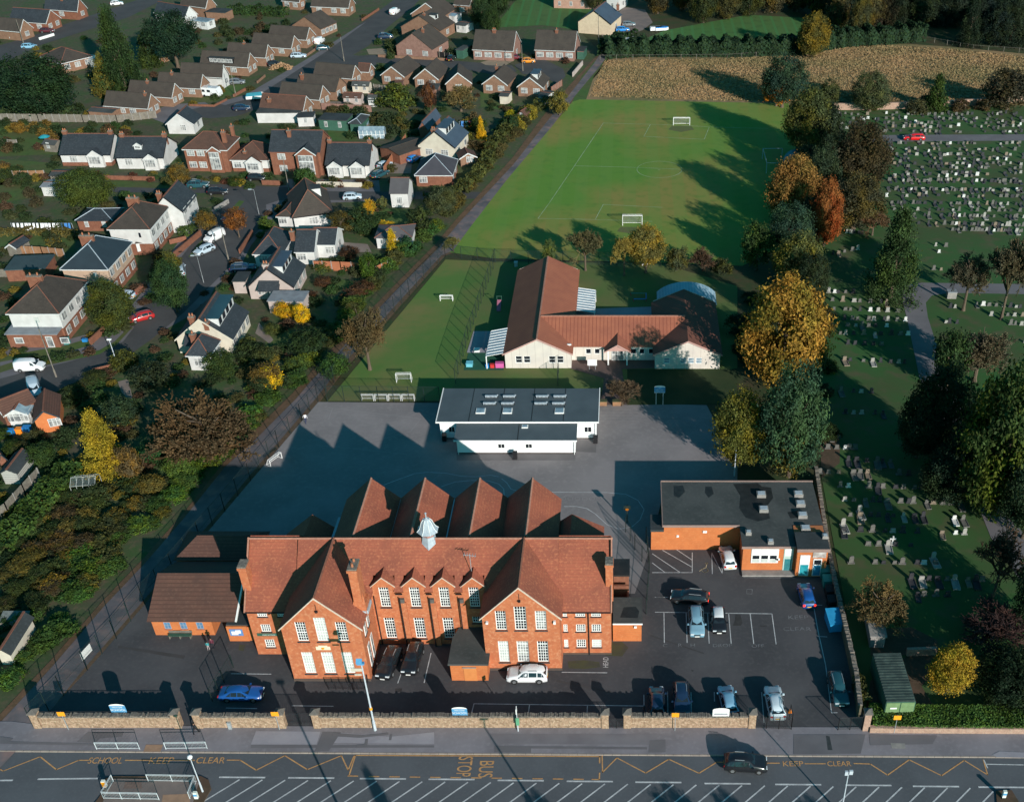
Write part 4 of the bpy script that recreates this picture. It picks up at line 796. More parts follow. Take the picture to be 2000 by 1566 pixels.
w = MB(); w.box(14.95,18.3,102.86,102.94,1.5,2.85,0); w.box(14.95,18.3,102.87,102.945,2.85,3.8,0)
for i in range(3): w.box(15.12 + i * 1.07,15.95 + i * 1.07,102.84,102.86,2.15,2.7,1); w.box(15.12 + i * 1.07,15.95 + i * 1.07,102.84,102.86,1.62,2.05,2)
w.build('window',[WHITE,PANE,PANEB],fa)
w = MB(); w.box(18.95,20.1,102.9,102.99,.1,3.84,0); w.box(19.12,19.95,102.87,102.9,.3,2.1,1); w.box(19.05,20.0,102.87,102.9,2.6,3.75,2); w.build('door',[mat('green_white_frame',(.45,.58,.52),(.4,.52,.47),2),mat('teal_glass',(.03,.16,.18),(.05,.22,.24),2,rough=.2),WHITE],fa)
w = MB(); w.box(17.9,18.5,102.86,102.94,1.9,2.2); w.build('wall_sign',WHITE,fa)
TEALG = mat('teal_glazing',(.02,.25,.30),(.04,.33,.38),1.5,rough=.25)
w = MB(); w.box(20.8,22.0,101.82,101.89,.3,3.6,0); w.box(20.9,21.9,101.8,101.82,.4,2.1,1); w.build('window',[WHITE,TEALG],fa)
w = MB(); w.box(22.45,23.5,101.82,101.89,.3,3.0,0); w.box(22.55,23.4,101.8,101.82,.4,2.0,1); w.box(22.55,23.4,101.8,101.82,2.15,2.85,2); w.build('window',[WHITE,mat('blue_glazing',(.03,.2,.36),(.05,.26,.42),1.5,rough=.25),PANE],fa)
w = MB(); w.box(22.3,23.9,101.82,101.89,3.2,4.1); w.build('window_panel',mat('mottled_white_panel',(.55,.52,.5),(.3,.26,.24),2.5),fa)
w = MB(); w.box(5.9,6.2,106.98,107.09,2.2,2.5); w.box(9.2,9.7,106.98,107.09,2.9,3.2); w.build('wall_vent',WHITE,fa)
w = MB(); w.box(13.9,20.4,101.9,102.9,0,.3); w.build('ramp',CONC,fa)
# ---------------------------------------------------------------- houses of the estate
def house(label,L,Cc,R,eh=2.6,rise=2.4,roof='gx',wall=BRICKT,rm=TILEB,front=2,side=1,chim=(),depth=None,ww=1.7,floors=1,barge=True,
   bays=(),dorms=(),group=None,cat='house',lower=None,name='house',pane=PANEM,porch=None,width=None,sidewall=None,skirt=None,gwall=None):
 l = Vector(G(L,eh)); c = Vector(G(Cc,eh)); d = c - l; w = width or d.length; ux = d.normalized(); uy = Vector((-ux.y,ux.x))
 if depth is None: r = Vector(G(R,eh)); dp = max(3.0,(r - c).dot(uy))
 else: dp = depth
 rz = atan2(ux.y,ux.x); t = thing(name,label,cat,(l.x,l.y,0),rz,group); HOUSES.append((l.x,l.y,rz,w,dp))
 ov = .3; s = MB()
 zr = eh + rise; x0,x1,y0,y1 = ov,w - ov,ov,dp
 gx = roof == 'gx'; gy = roof == 'gy'; ym = (y0 + y1) / 2; xm = (x0 + x1) / 2
 # walls
 F0,F1,F2,F3 = (x0,y0),(x1,y0),(x1,y1),(x0,y1)
 for a,b_ in ((F0,F1),(F1,F2),(F2,F3),(F3,F0)): s.face([(*a,0),(*b_,0),(*b_,eh),(*a,eh)])
 if gx:
  for x,sg in ((x0,-1),(x1,1)): s.face([(x,y0,eh),(x,y1,eh),(x,ym,zr - .16)][::sg],0 if gwall is None else 1)
 if gy:
  for y,sg in ((y0,1),(y1,-1)): s.face([(x0,y,eh),(x1,y,eh),(xm,y,zr - .16)][::sg],0 if gwall is None else 1)
 s.build('wall',[wall] if gwall is None else [wall,gwall],t)
 if lower is not None:
  s = MB(); hz = lower[0]; s.box(x0 - .03,x1 + .03,y0 - .03,y0,0,hz); s.box(x1,x1 + .03,y0 - .03,y1,0,hz); s.build('lower_wall',lower[1],t)
 if sidewall is not None:
  s = MB(); s.box(x1,x1 + .03,y0,y1,0,eh); s.build('side_wall',sidewall,t)
 r = MB()
 if gx: gable_roof(r,x0,x1,y0,y1,eh + .05,zr,'x',over=ov,verge=.2,th=.12)
 elif gy: gable_roof(r,x0,x1,y0,y1,eh + .05,zr,'y',over=ov,verge=.2,th=.12)
 else:
  e = [(x0 - ov,y0 - ov,eh),(x1 + ov,y0 - ov,eh),(x1 + ov,y1 + ov,eh),(x0 - ov,y1 + ov,eh)]
  W_,D_ = x1 - x0,y1 - y0
  if roof == 'hip':
   if D_ > W_: k = W_ / 2; a,b_ = (xm,y0 + k * .95,zr),(xm,y1 - k * .95,zr)
   else: k = D_ / 2; a,b_ = (x0 + k * .95,ym,zr),(x1 - k * .95,ym,zr)
  elif roof == 'hipy': k = W_ * .42; a,b_ = (xm,y0 + k,zr),(xm,y1 - k * .6,zr)
  elif roof == 'hipx': k = D_ * .42; a,b_ = (x0 + k,ym,zr),(x1 - k,ym,zr)
  if roof == 'flat': r.prism([(x0 - .15,y0 - .15),(x1 + .15,y0 - .15),(x1 + .15,y1 + .15),(x0 - .15,y1 + .15)],eh,eh + .16)
  elif abs(a[0] - b_[0]) < 1e-6: r.face([e[0],e[1],a]); r.face([e[1],e[2],b_,a]); r.face([e[2],e[3],b_]); r.face([e[3],e[0],a,b_])
  else: r.face([e[0],e[1],b_,a]); r.face([e[1],e[2],b_]); r.face([e[2],e[3],a,b_]); r.face([e[3],e[0],a])
  if roof != 'flat': r.prism([(p[0],p[1]) for p in e],eh - .14,eh - .005)
 ro = r.build('roof',rm,t)
 if roof == 'hip' or roof[:3] == 'hip':
  q = MB();
  for p,z in ((e[0],a),(e[1],b_ if abs(a[0] - b_[0]) > 1e-6 else a),(a,b_),(e[2],b_),(e[3],a if abs(a[0] - b_[0]) > 1e-6 else b_)): q.cyl((p[0],p[1],p[2] + .02),(z[0],z[1],z[2] + .02),.09,k=4)
  q.build('ridge',RIDGE if rm in (TILEB,TILER) or wall is RENDW else LEAD,ro)
 elif gx: q = MB(); q.box(x0 - .2,x1 + .2,ym - .12,ym + .12,zr - .06,zr + .07); q.build('ridge',RIDGE if rm is not TILEB else TILEB,ro)
 elif gy: q = MB(); q.box(xm - .12,xm + .12,y0 - .2,y1 + .2,zr - .06,zr + .07); q.build('ridge',RIDGE if rm is not TILEB else TILEB,ro)
 bm_ = HWHITE if barge is True else barge
 if barge and gy:
  q = MB(); verge_boards(q,x0,x1,y0 - .2,eh + .05,zr,over=ov,w=.24); q.build('bargeboard',bm_,ro)
 if barge and gx:
  q = MB(); sl = (zr - eh) / (ym - y0)
  for yy,zz in ((y0 - ov,eh + .05 - ov * sl),(y1 + ov,eh + .05 - ov * sl)):
   a_,b2 = (x1 + .26,yy,zz),(x1 + .26,ym,zr)
   q.face([a_,b2,(x1 + .26,ym,zr - .24),(x1 + .26,yy,zz - .24)]); q.face([(x1 + .2,yy,zz + .03),(x1 + .26,yy,zz + .03),(x1 + .26,ym,zr + .03),(x1 + .2,ym,zr + .03)])
  q.box(x0 - .2,x1 + .2,y0 - ov - .08,y0 - ov,eh - .25,eh - .1); q.build('bargeboard',bm_,ro)
 elif barge and not gy and roof != 'flat':
  q = MB(); q.box(x0 - ov,x1 + ov,y0 - ov - .06,y0 - ov,eh - .2,eh - .02); q.box(x1 + ov,x1 + ov + .06,y0 - ov,y1 + ov,eh - .2,eh - .02); q.build('gutter',bm_,ro)
 def win(face,cpos,z,wd,hh,n=3):
  q = MB()
  if face == 'f':
   q.box(cpos - wd / 2,cpos + wd / 2,y0 - .05,y0 - .002,z,z + hh,0); k = (wd - .12) / n
   for i in range(n): q.box(cpos - wd / 2 + .1 + i * k,cpos - wd / 2 + i * k + k,y0 - .075,y0 - .051,z + .1,z + hh * .68,1); q.box(cpos - wd / 2 + .1 + i * k,cpos - wd / 2 + i * k + k,y0 - .075,y0 - .051,z + hh * .75,z + hh - .08,1)
  else:
   q.box(x1 + .03,x1 + .08,cpos - wd / 2,cpos + wd / 2,z,z + hh,0); k = (wd - .12) / n
   for i in range(n): q.box(x1 + .081,x1 + .1,cpos - wd / 2 + .1 + i * k,cpos - wd / 2 + i * k + k,z + .1,z + hh - .08,1)
  return q.build('window',[HWHITE,pane],t)
 for fl in range(floors):
  z = .85 + fl * 2.6
  if isinstance(front,(list,tuple)): fr_ = front
  else: fr_ = [(i + .5) / front for i in range(front)] if front else []
  for i,f_ in enumerate(fr_): win('f',x0 + f_ * (x1 - x0),z,ww,1.35,3)
  if isinstance(side,(list,tuple)): sd_ = side
  else: sd_ = [(i + .5) / side for i in range(side)] if side else []
  for f_ in sd_: win('r',y0 + f_ * (y1 - y0),z,min(ww,1.6),1.3,2)
 for fx,fy,hh,wd in chim:
  cx,cy = x0 + fx * (x1 - x0),y0 + fy * (y1 - y0); chimney(t,cx - wd / 2,cx + wd / 2,cy - .3,cy + .3,eh + rise * .4,zr + hh,m=BRICK3 if wall is not RENDP else RENDP,pots=2 if wd > .8 else 1)
 for fx,wd,pj,hh in bays:  # gabled front bays: position, width, projection, wall height
  cx = x0 + fx * (x1 - x0); q = MB(); ze = hh
  q.box(cx - wd / 2,cx + wd / 2,y0 - pj,y0 - .01,0,ze); q.face([(cx - wd / 2,y0 - pj,ze),(cx + wd / 2,y0 - pj,ze),(cx,y0 - pj,ze + wd * .33)]); bo = q.build('bay',wall if lower is None or wall is RENDW else wall,t)
  q = MB(); gable_roof(q,cx - wd / 2,cx + wd / 2,y0 - pj,y0 + wd * .45,ze,ze + wd * .36,'y',over=.15,verge=.12,th=.1); q.build('bay_roof',rm,bo)
  q = MB(); verge_boards(q,cx - wd / 2,cx + wd / 2,y0 - pj - .12,ze,ze + wd * .36,over=.15,w=.2); q.build('bargeboard',HWHITE,bo)
  q = MB(); z = .8; n = 4; ww2 = wd * .72; q.box(cx - ww2 / 2,cx + ww2 / 2,y0 - pj - .25,y0 - pj,z,ze - .15,0); k = (ww2 - .1) / n
  for i in range(n):
   for z0_,z1_ in ((z + .12,z + (ze - .15 - z) * .66),(z + (ze - .15 - z) * .72,ze - .25)): q.box(cx - ww2 / 2 + .08 + i * k,cx - ww2 / 2 + i * k + k,y0 - pj - .28,y0 - pj - .25,z0_,z1_,1)
  q.build('bay_window',[HWHITE,pane],bo)
 for fx,fy,wd,hh,ln,kind in dorms:  # dormers on the front slope (gx) or right slope (gy)
  q = MB(); dm = FELT
  if gx:
   cx = x0 + fx * (x1 - x0); y = y0 + fy * (ym - y0); sl = rise / (ym - y0); z = eh + (y - y0) * sl
   q.box(cx - wd / 2,cx + wd / 2,y,min(ym,y + hh / sl + .3),z - .1,z + hh)
   do = q.build('dormer',HWHITE if kind != 'dark' else BLACKP,ro)
   if kind == 'gable': q = MB(); gable_roof(q,cx - wd / 2,cx + wd / 2,y,y + hh / sl + 1.2,z + hh,z + hh + wd * .33,'y',over=.15,verge=.12,th=.08); q.build('dormer_roof',rm,do); q = MB(); verge_boards(q,cx - wd / 2,cx + wd / 2,y - .12,z + hh,z + hh + wd * .33,over=.15,w=.16); q.face([(cx - wd / 2,y - .01,z + hh),(cx + wd / 2,y - .01,z + hh),(cx,y - .01,z + hh + wd * .3)]); q.build('bargeboard',HWHITE,do)
   else: q = MB(); q.box(cx - wd / 2 - .15,cx + wd / 2 + .15,y - .2,min(ym,y + hh / sl + .3),z + hh,z + hh + .12); q.build('dormer_roof',dm,do)
   q = MB(); n = max(1,int(wd / 1.1))
   for i in range(n): a0 = cx - wd / 2 + .15 + i * (wd - .2) / n; q.box(a0,a0 + (wd - .2) / n - .15,y - .04,y - .002,z + .2,z + hh - .12,0); q.box(a0 + .1,a0 + (wd - .2) / n - .25,y - .05,y - .041,z + .3,z + hh - .22,1)
   q.build('dormer_window',[HWHITE,pane],do)
  else:
   cy = y0 + fy * (y1 - y0); x = x1 - fx * (x1 - xm); sl = rise / (x1 - xm); z = eh + (x1 - x) * sl; xb = max(xm,x - hh / sl - .3)
   q.box(xb,x,cy - wd / 2,cy + wd / 2,z - .1,z + hh); do = q.build('dormer',HWHITE,ro)
   q = MB(); q.box(xb - .3,x + .25,cy - wd / 2 - .2,cy + wd / 2 + .2,z + hh,z + hh + .13); q.build('dormer_roof',mat('blue_green_felt',(.035,.085,.105),(.028,.07,.09),.6,rough=.5) if kind == 'blue' else SLATEB if kind == 'slate' else dm,do)
   q = MB(); n = max(1,int(wd / 1.8))
   for i in range(n): a0 = cy - wd / 2 + .2 + i * (wd - .3) / n; q.box(x + .002,x + .05,a0,a0 + (wd - .3) / n - .7 if n > 1 else a0 + wd * .6,z + .2,z + hh - .15,1)
   q.build('dormer_window',[HWHITE,PANE],do)
 if skirt: q = MB(); q.box(*skirt[0]); q.build(skirt[2],skirt[1],t)
 return t
def ext(par,label_part,L,Cc,depth,eh,rm,wall,roof='mono',rise=.4):
 """lean-to or flat extension as a part of a house (placed in plan, parented)"""
 l = Vector(G(L,eh)); c = Vector(G(Cc,eh)); ux = (c - l).normalized(); uy = Vector((-ux.y,ux.x)); w = (c - l).length
 q = MB(); P_ = [l,c,c + uy * depth,l + uy * depth]; q.prism([(p.x,p.y) for p in P_],0,eh); o = q.build(label_part,wall); q = MB()
 P2 = [l - ux * .2 - uy * .2,c + ux * .2 - uy * .2,c + ux * .2 + uy * depth,l - ux * .2 + uy * depth]
 q.slab((P2[0].x,P2[0].y,eh + .1),(P2[1].x,P2[1].y,eh + .1),(P2[2].x,P2[2].y,eh + .1 + rise),(P2[3].x,P2[3].y,eh + .1 + rise),.14); r = q.build('extension_roof',rm,o)
 o.parent = par; M = Matrix.Translation(par.location) @ Matrix.Rotation(par.rotation_euler.z,4,'Z'); o.matrix_parent_inverse = M.inverted()
 return o,l,ux,uy,w
def extwin(o,l,ux,uy,xs,z0,z1,wd=1.2,door=False):
 for x in xs:
  q = MB(); a = l + ux * (x - wd / 2) - uy * .01; b_ = l + ux * (x + wd / 2) - uy * .01; n = uy * -.07
  q.prism([(a.x,a.y),(b_.x,b_.y),(b_.x + n.x,b_.y + n.y),(a.x + n.x,a.y + n.y)],z0,z1,0)
  n2 = uy * -.09; a2,b2 = a + ux * .12 + n,b_ - ux * .12 + n; q.prism([(a2.x,a2.y),(b2.x,b2.y),(b2.x + n.x * .2,b2.y + n.y * .2),(a2.x + n.x * .2,a2.y + n.y * .2)],z0 + .12,z1 - .12,1); q.build('window' if not door else 'door',[HWHITE,PANEM],o)
LW = lambda h=1.0,m=BRICK3: (h,m)
SEM = 'hipped semi-detached houses round the close'
# the close on the left
h1 = house('white rendered hipped semi with brick chimney stack, lowest of the three pairs on the close',('E',40,1030),('E',452,1030),('E',715,785),5.3,3.1,'hip',RENDW,DARKT,front=[],side=4,floors=2,chim=[(.38,.5,.9,2.4)],group=None,lower=(2.5,BRICK3))
q = MB(); q.box(4.2,5.0,.2,.28,3.6,4.5); q.build('window',PANEB,h1)
o,l,ux,uy,w = ext(h1,'brick_extension',('E',45,1185),('E',430,1185),3.6,2.5,FELTL,BRICK3,rise=.25); extwin(o,l,ux,uy,[1.8,9.3],.8,1.9,1.4); extwin(o,l,ux,uy,[6.8],.1,2.1,1.1,True)
h2 = house('tan pebbledashed hipped semi with blue grey slate roof in the middle of the close',('E',455,690),('E',825,692),('E',1060,485),5.3,3.0,'hip',RENDT,mat('blue_grey_slate',(.03,.045,.056),(.026,.038,.048),.5,rough=.55),front=[],side=4,floors=2,chim=[(.4,.5,.9,2.4)],lower=(2.5,BRICK3))
q = MB(); q.box(5.6,6.2,.22,.28,3.9,4.6); q.build('window',HWHITE,h2)
h3 = house('white rendered hipped semi with a tall brick chimney beyond the slate-roofed pair',('E',815,385),('E',1147,385),('E',1335,215),5.3,2.8,'hip',RENDW,DARKT,front=[],side=4,floors=2,chim=[(.42,.6,.9,2.2)],lower=(2.3,BRICK3))
q = MB(); q.box(5.6,6.0,.22,.28,3.6,4.5); q.build('window',PANE,h3)
h4 = house('white gabled house at the road junction with corner bay',('E',1150,245),('E',1400,245),('E',1540,115),4.6,2.9,'gy',RENDW,SLATE,front=[],side=3,floors=2,barge=BLACKP,chim=[(.3,.1,.4,.9)])
# bay windows on the right-hand sides of the semis
def sidebay(par,fy,w,pj,z1,roof=TILEB,x1=None):
 pass
for t_,n in ((h1,2),(h2,2),(h3,2)):
 W_ = max(v.co.x for v in t_.children[0].data.vertices); D_ = max(v.co.y for v in t_.children[0].data.vertices)
 for fy in ((.22,.72) if t_ is not h1 else (.62,)):
  q = MB(); yc = fy * D_; q.prism([(W_,yc - 1.5),(W_ + 1.0,yc - 1.0),(W_ + 1.0,yc + 1.0),(W_,yc + 1.5)],0,.8,1); q.prism([(W_,yc - 1.5),(W_ + 1.0,yc - 1.0),(W_ + 1.0,yc + 1.0),(W_,yc + 1.5)],.8,2.5,0)
  for i in range(4): q.box(W_ + 1.0,W_ + 1.03,yc - .95 + i * .5,yc - .55 + i * .5,1.0,2.3,2)
  for z0_ in (0,): q.slab((W_ + .1,yc - 1.35,1.0),(W_ + .9,yc - 1.07,1.0),(W_ + .9,yc - 1.07,2.3),(W_ + .1,yc - 1.35,2.3),.03,2)
  bo = q.build('bay_window',[HWHITE,BRICK3,PANEM],t_)
  q = MB(); q.face([(W_ + 1.25,yc - 1.2,2.5),(W_ + 1.25,yc + 1.2,2.5),(W_,yc,3.3)]); q.face([(W_,yc - 1.7,2.5),(W_ + 1.25,yc - 1.2,2.5),(W_,yc,3.3)]); q.face([(W_ + 1.25,yc + 1.2,2.5),(W_,yc + 1.7,2.5),(W_,yc,3.3)]); q.build('bay_roof',TILEB,bo)
q = MB(); W_ = max(v.co.x for v in h1.children[0].data.vertices); q.slab((W_,.3,2.7),(W_ + 1.5,.3,2.3),(W_ + 1.5,6.2,2.3),(W_,6.2,2.7 + .2),.12); q.build('porch_roof',TILEB,h1)
q = MB(); q.box(W_ + .03,W_ + 1.3,.5,6.0,0,2.2,1); q.box(W_ + 1.3,W_ + 1.36,1.4,2.4,.1,2.1,0); q.box(W_ + 1.3,W_ + 1.36,3.6,5.6,.8,2.1,0)
for i in range(4): q.box(W_ + 1.36,W_ + 1.38,3.7 + i * .48,4.05 + i * .48,.9,2.0,2)
q.build('porch',[HWHITE,BRICK3,PANEM],h1)
# right side of the close
h5 = house('chalet bungalow with a long blue felt dormer and white framed bays',('E',1330,1225),('E',1780,1225),('E',1990,1010),2.7,3.6,'gy',RENDC,SLATE,front=[.3],side=4,chim=[(.35,.06,.2,.9),(.6,.03,-.6,.8)],dorms=[(.42,.55,8.0,1.5,0,'blue')],barge=RENDC)
h6 = house('cream bungalow with small hipped grey roof at the bend',('E',1415,1350),('E',1602,1355),('E',1745,1240),2.8,2.2,'hip',RENDW,SLATE,front=[.5],side=2,chim=[(.15,.5,.4,.8)])
h7 = house('pale pink gabled bungalow with blue slate dormer and white windows',('F',120,820),('F',485,822),('F',640,655),2.6,3.4,'gy',RENDP,SLATE,front=[.3,.55],side=3,chim=[(.45,.1,.5,.9)],dorms=[(.45,.55,6.0,1.4,0,'slate')],barge=BLACKP)
for t_ in (h5,h7):
 W_ = max(v.co.x for v in t_.children[0].data.vertices); D_ = max(v.co.y for v in t_.children[0].data.vertices)
 for fy in (.2,.75):
  q = MB(); yc = fy * D_; q.prism([(W_,yc - 1.5),(W_ + 1.3,yc - 1.1),(W_ + 1.3,yc + 1.1),(W_,yc + 1.5)],0,2.4,0)
  for i in range(4): q.box(W_ + 1.3,W_ + 1.33,yc - 1.0 + i * .52,yc - .6 + i * .52,.7,2.2,2)
  bo = q.build('bay_window',[HWHITE,BRICK3,PANEM],t_); q = MB(); gable_roof(q,0,3.4,0,3.4,2.4,3.6,'x',over=.1,verge=.1,th=.08); q.v = [(W_ + x - 1.9,yc + y - 1.7,z) for x,y,z in q.v]; q.build('bay_roof',SLATE,bo)
h8 = house('dark slate bungalow with white chimney breast and rear wing',('F',480,555),('F',645,555),('F',700,430),2.7,2.6,'gx',RENDW,SLATE,front=[.3],side=1,chim=[(-.2,.3,.4,.8)],depth=8)
house('hipped front part of a dark slate bungalow facing the close',('F',165,575),('F',400,575),('F',460,400),2.7,2.6,'hip',RENDW,SLATE,front=[.3],side=0,depth=9,name='bungalow')
house('slate-roofed rear wing with two skylights over a conservatory',('F',610,500),('F',805,500),('F',830,390),2.8,1.8,'gx',RENDW,SLATE,front=[.75],side=1,depth=7,name='bungalow')
h9 = house('white chalet bungalow with brown hipped roof and tall white dormer',('F',470,295),('F',790,255),('F',970,140),2.8,3.9,'hipy',RENDW,TILEB,front=[.5],side=2,dorms=[(.35,.5,2.0,1.9,0,'x')],depth=12,barge=BLACKP)
house('low brown-roofed garage wing with white walls beside the chalet',('F',345,287),('F',480,290),('F',580,165),2.4,.9,'hip',RENDW,TILEB,front=[.3],side=0,name='garage',cat='garage',depth=8)
ext_ = house('flat grey roofed garage between pink bungalow and close',('F',0,790),('F',118,790),('F',200,700),2.3,.1,'flat',RENDP,FELT,front=0,side=0,depth=4,name='garage',cat='garage',barge=False)
# row facing the road
house('white bungalow with grey slate roof, leftmost of the row along the road',('A',443,1182),('A',842,1182),('A',890,1090),2.7,3.0,'gx',RENDW,SLATE,front=[.25],side=0,chim=[(.02,.5,.7,.9),(.95,.5,.7,.9)],bays=[(.72,3.4,1.0,2.6)],barge=BLACKP,depth=9.5,lower=(.8,BRICK3))
house('white bungalow with slate roof and tiny gabled dormer, second in the roadside row',('A',873,1205),('A',1250,1205),('A',1310,1080),2.7,3.0,'gx',RENDW,SLATE,front=[.25],side=0,chim=[(.05,.5,.7,.9),(.97,.5,.7,.9)],bays=[(.75,3.0,1.0,2.6)],dorms=[(.45,.35,1.6,1.0,0,'gable')],barge=BLACKP,depth=9.5)
house('brown-roofed brick house with black and white timbered gable',('A',1388,1143),('A',1735,1150),('A',1790,1060),5.0,2.6,'hip',BRICK3,TILER,front=[.15,.38],side=0,floors=2,chim=[(.95,.2,.9,.9),(.99,.75,.8,.7)],bays=[(.72,3.0,.6,4.8)],depth=8)
house('small brown-roofed bungalow with white bow window and brick base',('A',1755,1225),('B',292,1228),('B',300,1100),2.7,2.7,'hip',RENDW,TILER,front=[.15],side=1,chim=[(.38,.1,-1.0,.7)],bays=[(.62,3.4,1.0,2.5)],lower=(.8,BRICK3),depth=8.5)
house('two-storey orange brick house with slate roof and projecting gabled wing',('B',285,1160),('B',690,1165),('B',720,1050),5.3,3.2,'gx',BRICK3,SLATE,front=[.22],side=0,floors=2,chim=[(.36,.35,.4,.8)],bays=[(.75,4.4,1.6,5.2)],barge=RIDGE,depth=9)
house('white bungalow with slate roof and twin front gables behind a cream wall',('B',715,1260),('B',1065,1262),('B',1150,1160),2.7,3.1,'gx',RENDW,SLATE,front=0,side=0,chim=[(.03,.5,.7,.8),(.97,.5,.7,.8)],bays=[(.22,3.2,1.0,2.5),(.74,3.2,1.0,2.5)],barge=BLACKP,depth=10)
house('cream gabled house with blue slate dormer beside the allotment gardens',('B',1420,1110),('B',1720,1130),('B',1810,1010),3.0,3.4,'gy',RENDC,SLATEB,front=[.3,.72],side=2,chim=[(.45,.05,.3,.9)],dorms=[(.55,.5,6.0,1.5,0,'slate')],barge=BLACKP)
house('square bungalow with hipped purple grey slate roof near the lane',('B',1405,1342),('B',1700,1342),('B',1735,1225),2.6,2.9,'hip',BRICK3,mat('purple_slate',(.06,.058,.07),(.05,.05,.06),.6),front=[.2],side=2)
house('small white house with grey gabled roof between clipped bushes',('B',1208,1478),('B',1362,1478),('B',1420,1400),3.2,2.0,'gx',RENDW,mat('grey_tile',(.095,.09,.095),(.08,.075,.08),.6),front=[.5],side=0,ww=1.2,depth=6.5,barge=False)
house('brick garden room with pinkish tiled roof in the lane-side garden',('B',1750,1215),('B',1890,1200),('B',1890,1150),2.0,1.0,'gy',BRICKT,TILER,front=[.6],side=0,ww=1.6,name='garden_room',cat='garden room',depth=4)
house('white gabled garage block with slate roof behind the roadside bungalows',('A',1262,948),('A',1480,950),('A',1552,885),2.5,2.3,'gy',RENDW,SLATE,front=[.6],side=1,barge=HWHITE,ww=1.4)
# diagonal rows of bungalows whose gables face right
DG = 'brown-roofed brick bungalows along the diagonal road'
house('brick bungalow with white bow window, nearest of the lower diagonal row',('A',783,808),('A',1128,832),('A',1255,780),2.5,2.7,'gx',BRICKT,TILEB,front=[.4,.65],side=2,chim=[(.9,.45,.3,.6)])
house('brick bungalow, second from the timber fence in the lower diagonal row',('A',965,722),('A',1312,748),('A',1430,700),2.5,2.7,'gx',BRICKT,TILEB,front=0,side=2,chim=[(.4,.45,.3,.6)])
house('brick bungalow behind the white camper van in the lower diagonal row',('A',1190,660),('A',1530,678),('A',1645,630),2.5,2.7,'gx',BRICKT,TILEB,front=[.8],side=2,chim=[(.3,.45,.3,.6)])
house('brown-roofed bungalow with white rendered gable in the lower diagonal row',('A',1370,575),('A',1700,595),('A',1795,565),2.9,2.7,'gx',RENDW,TILEB,front=0,side=1)
house('brick bungalow with wide black dormer across its brown roof',('A',1520,495),('B',130,516),('B',228,470),2.5,2.9,'gx',BRICKT,TILEB,front=[.7],side=2,dorms=[(.45,.15,7.0,1.3,0,'dark')])
house('brick bungalow above the log pile in the middle of the diagonal row',('B',-40,425),('B',268,442),('B',355,400),2.5,2.7,'gx',BRICKT,TILEB,front=0,side=2,chim=[(.4,.5,.3,.6)])
house('brick bungalow with silver car outside in the diagonal row',('B',150,350),('B',465,372),('B',548,330),2.5,2.7,'gx',BRICKT,TILEB,front=[.75],side=2)
house('brick bungalow with white van on its drive',('B',280,285),('B',580,306),('B',662,265),2.5,2.6,'gx',BRICKT,TILEB,front=0,side=2)
house('large brick bungalow with a plain gable and windows facing the road',('B',462,195),('B',690,222),('B',828,170),2.7,2.9,'gy',BRICKT,TILEB,front=0,side=4,barge=False)
house('long brown-roofed bungalow at the top of the diagonal road',('B',608,50),('B',905,62),('B',1025,28),2.6,2.6,'gx',BRICKT,TILEB,front=[.2,.6,.85],side=1)
house('brick bungalow with white fascias at the top edge of the estate',('B',385,5),('B',525,18),('B',610,0),2.6,1.9,'gx',BRICKT,TILEB,front=2,side=1)
FG = 'brick bungalows backing on to the terrace of sheds'
house('long brown-roofed bungalow with an annexe, topmost of the lower group',('B',625,575),('B',930,603),('B',1018,560),2.5,2.6,'gx',BRICKT,TILEB,front=0,side=2)
house('short brown-roofed annexe adjoining the topmost bungalow',('B',960,545),('B',1060,552),('B',1118,520),2.4,1.6,'gx',BRICKT,TILER,front=0,side=1,name='annexe',cat='annexe')
house('brown-roofed bungalow with brick chimney between two neighbours',('B',490,670),('B',805,700),('B',900,645),2.5,2.7,'gx',BRICKT,TILEB,front=0,side=2,chim=[(.1,.3,.2,.8)],barge=False)
house('brown-roofed bungalow with white bargeboards above the rust-roofed one',('B',360,735),('B',680,765),('B',772,715),2.5,2.7,'gx',BRICKT,TILEB,front=0,side=2)
house('bungalow with rust red tiled roof at the bend of the diagonal road',('B',212,828),('B',555,852),('B',660,795),2.5,2.7,'gx',BRICKT,TILER,front=0,side=2,chim=[(.2,.2,-.6,.8)])
# gable-fronted bungalows
GG = 'gable-fronted brick bungalows with white bargeboards'
house('gable-fronted brick bungalow, leftmost of the five facing the gardens',('B',1143,572),('B',1330,588),('B',1448,500),2.6,2.3,'gy',BRICKT,TILEB,front=2,side=0)
house('gable-fronted brick bungalow with a white loft window',('B',1396,597),('B',1592,608),('B',1698,525),2.6,2.5,'gy',BRICKT,TILEB,front=2,side=0,dorms=[])
house('gable-fronted bungalow with a glazed lean-to and three skylights',('B',1640,640),('B',1848,634),('B',1945,555),2.6,2.6,'gy',BRICKT,TILEB,front=1,side=0)
house('gable-fronted brick bungalow with a chimney, fourth of the five',('C',158,640),('C',358,652),('C',442,568),2.6,2.3,'gy',BRICKT,TILEB,front=2,side=0,chim=[(.3,.7,.4,.6)])
house('gable-fronted brick bungalow with glassy blue dormer, nearest the lane',('C',426,662),('C',630,672),('C',712,598),2.6,2.4,'gy',BRICKT,TILEB,front=2,side=2,dorms=[(.5,.5,4.0,1.4,0,'slate')])
house('big pinkish brick chalet with brown roof and white porch',('B',1256,350),('B',1545,378),('B',1645,300),3.0,3.8,'gy',BRICKP,TILEB,front=[.35,.8],side=1,chim=[(.6,.4,.3,.6)],barge=False)
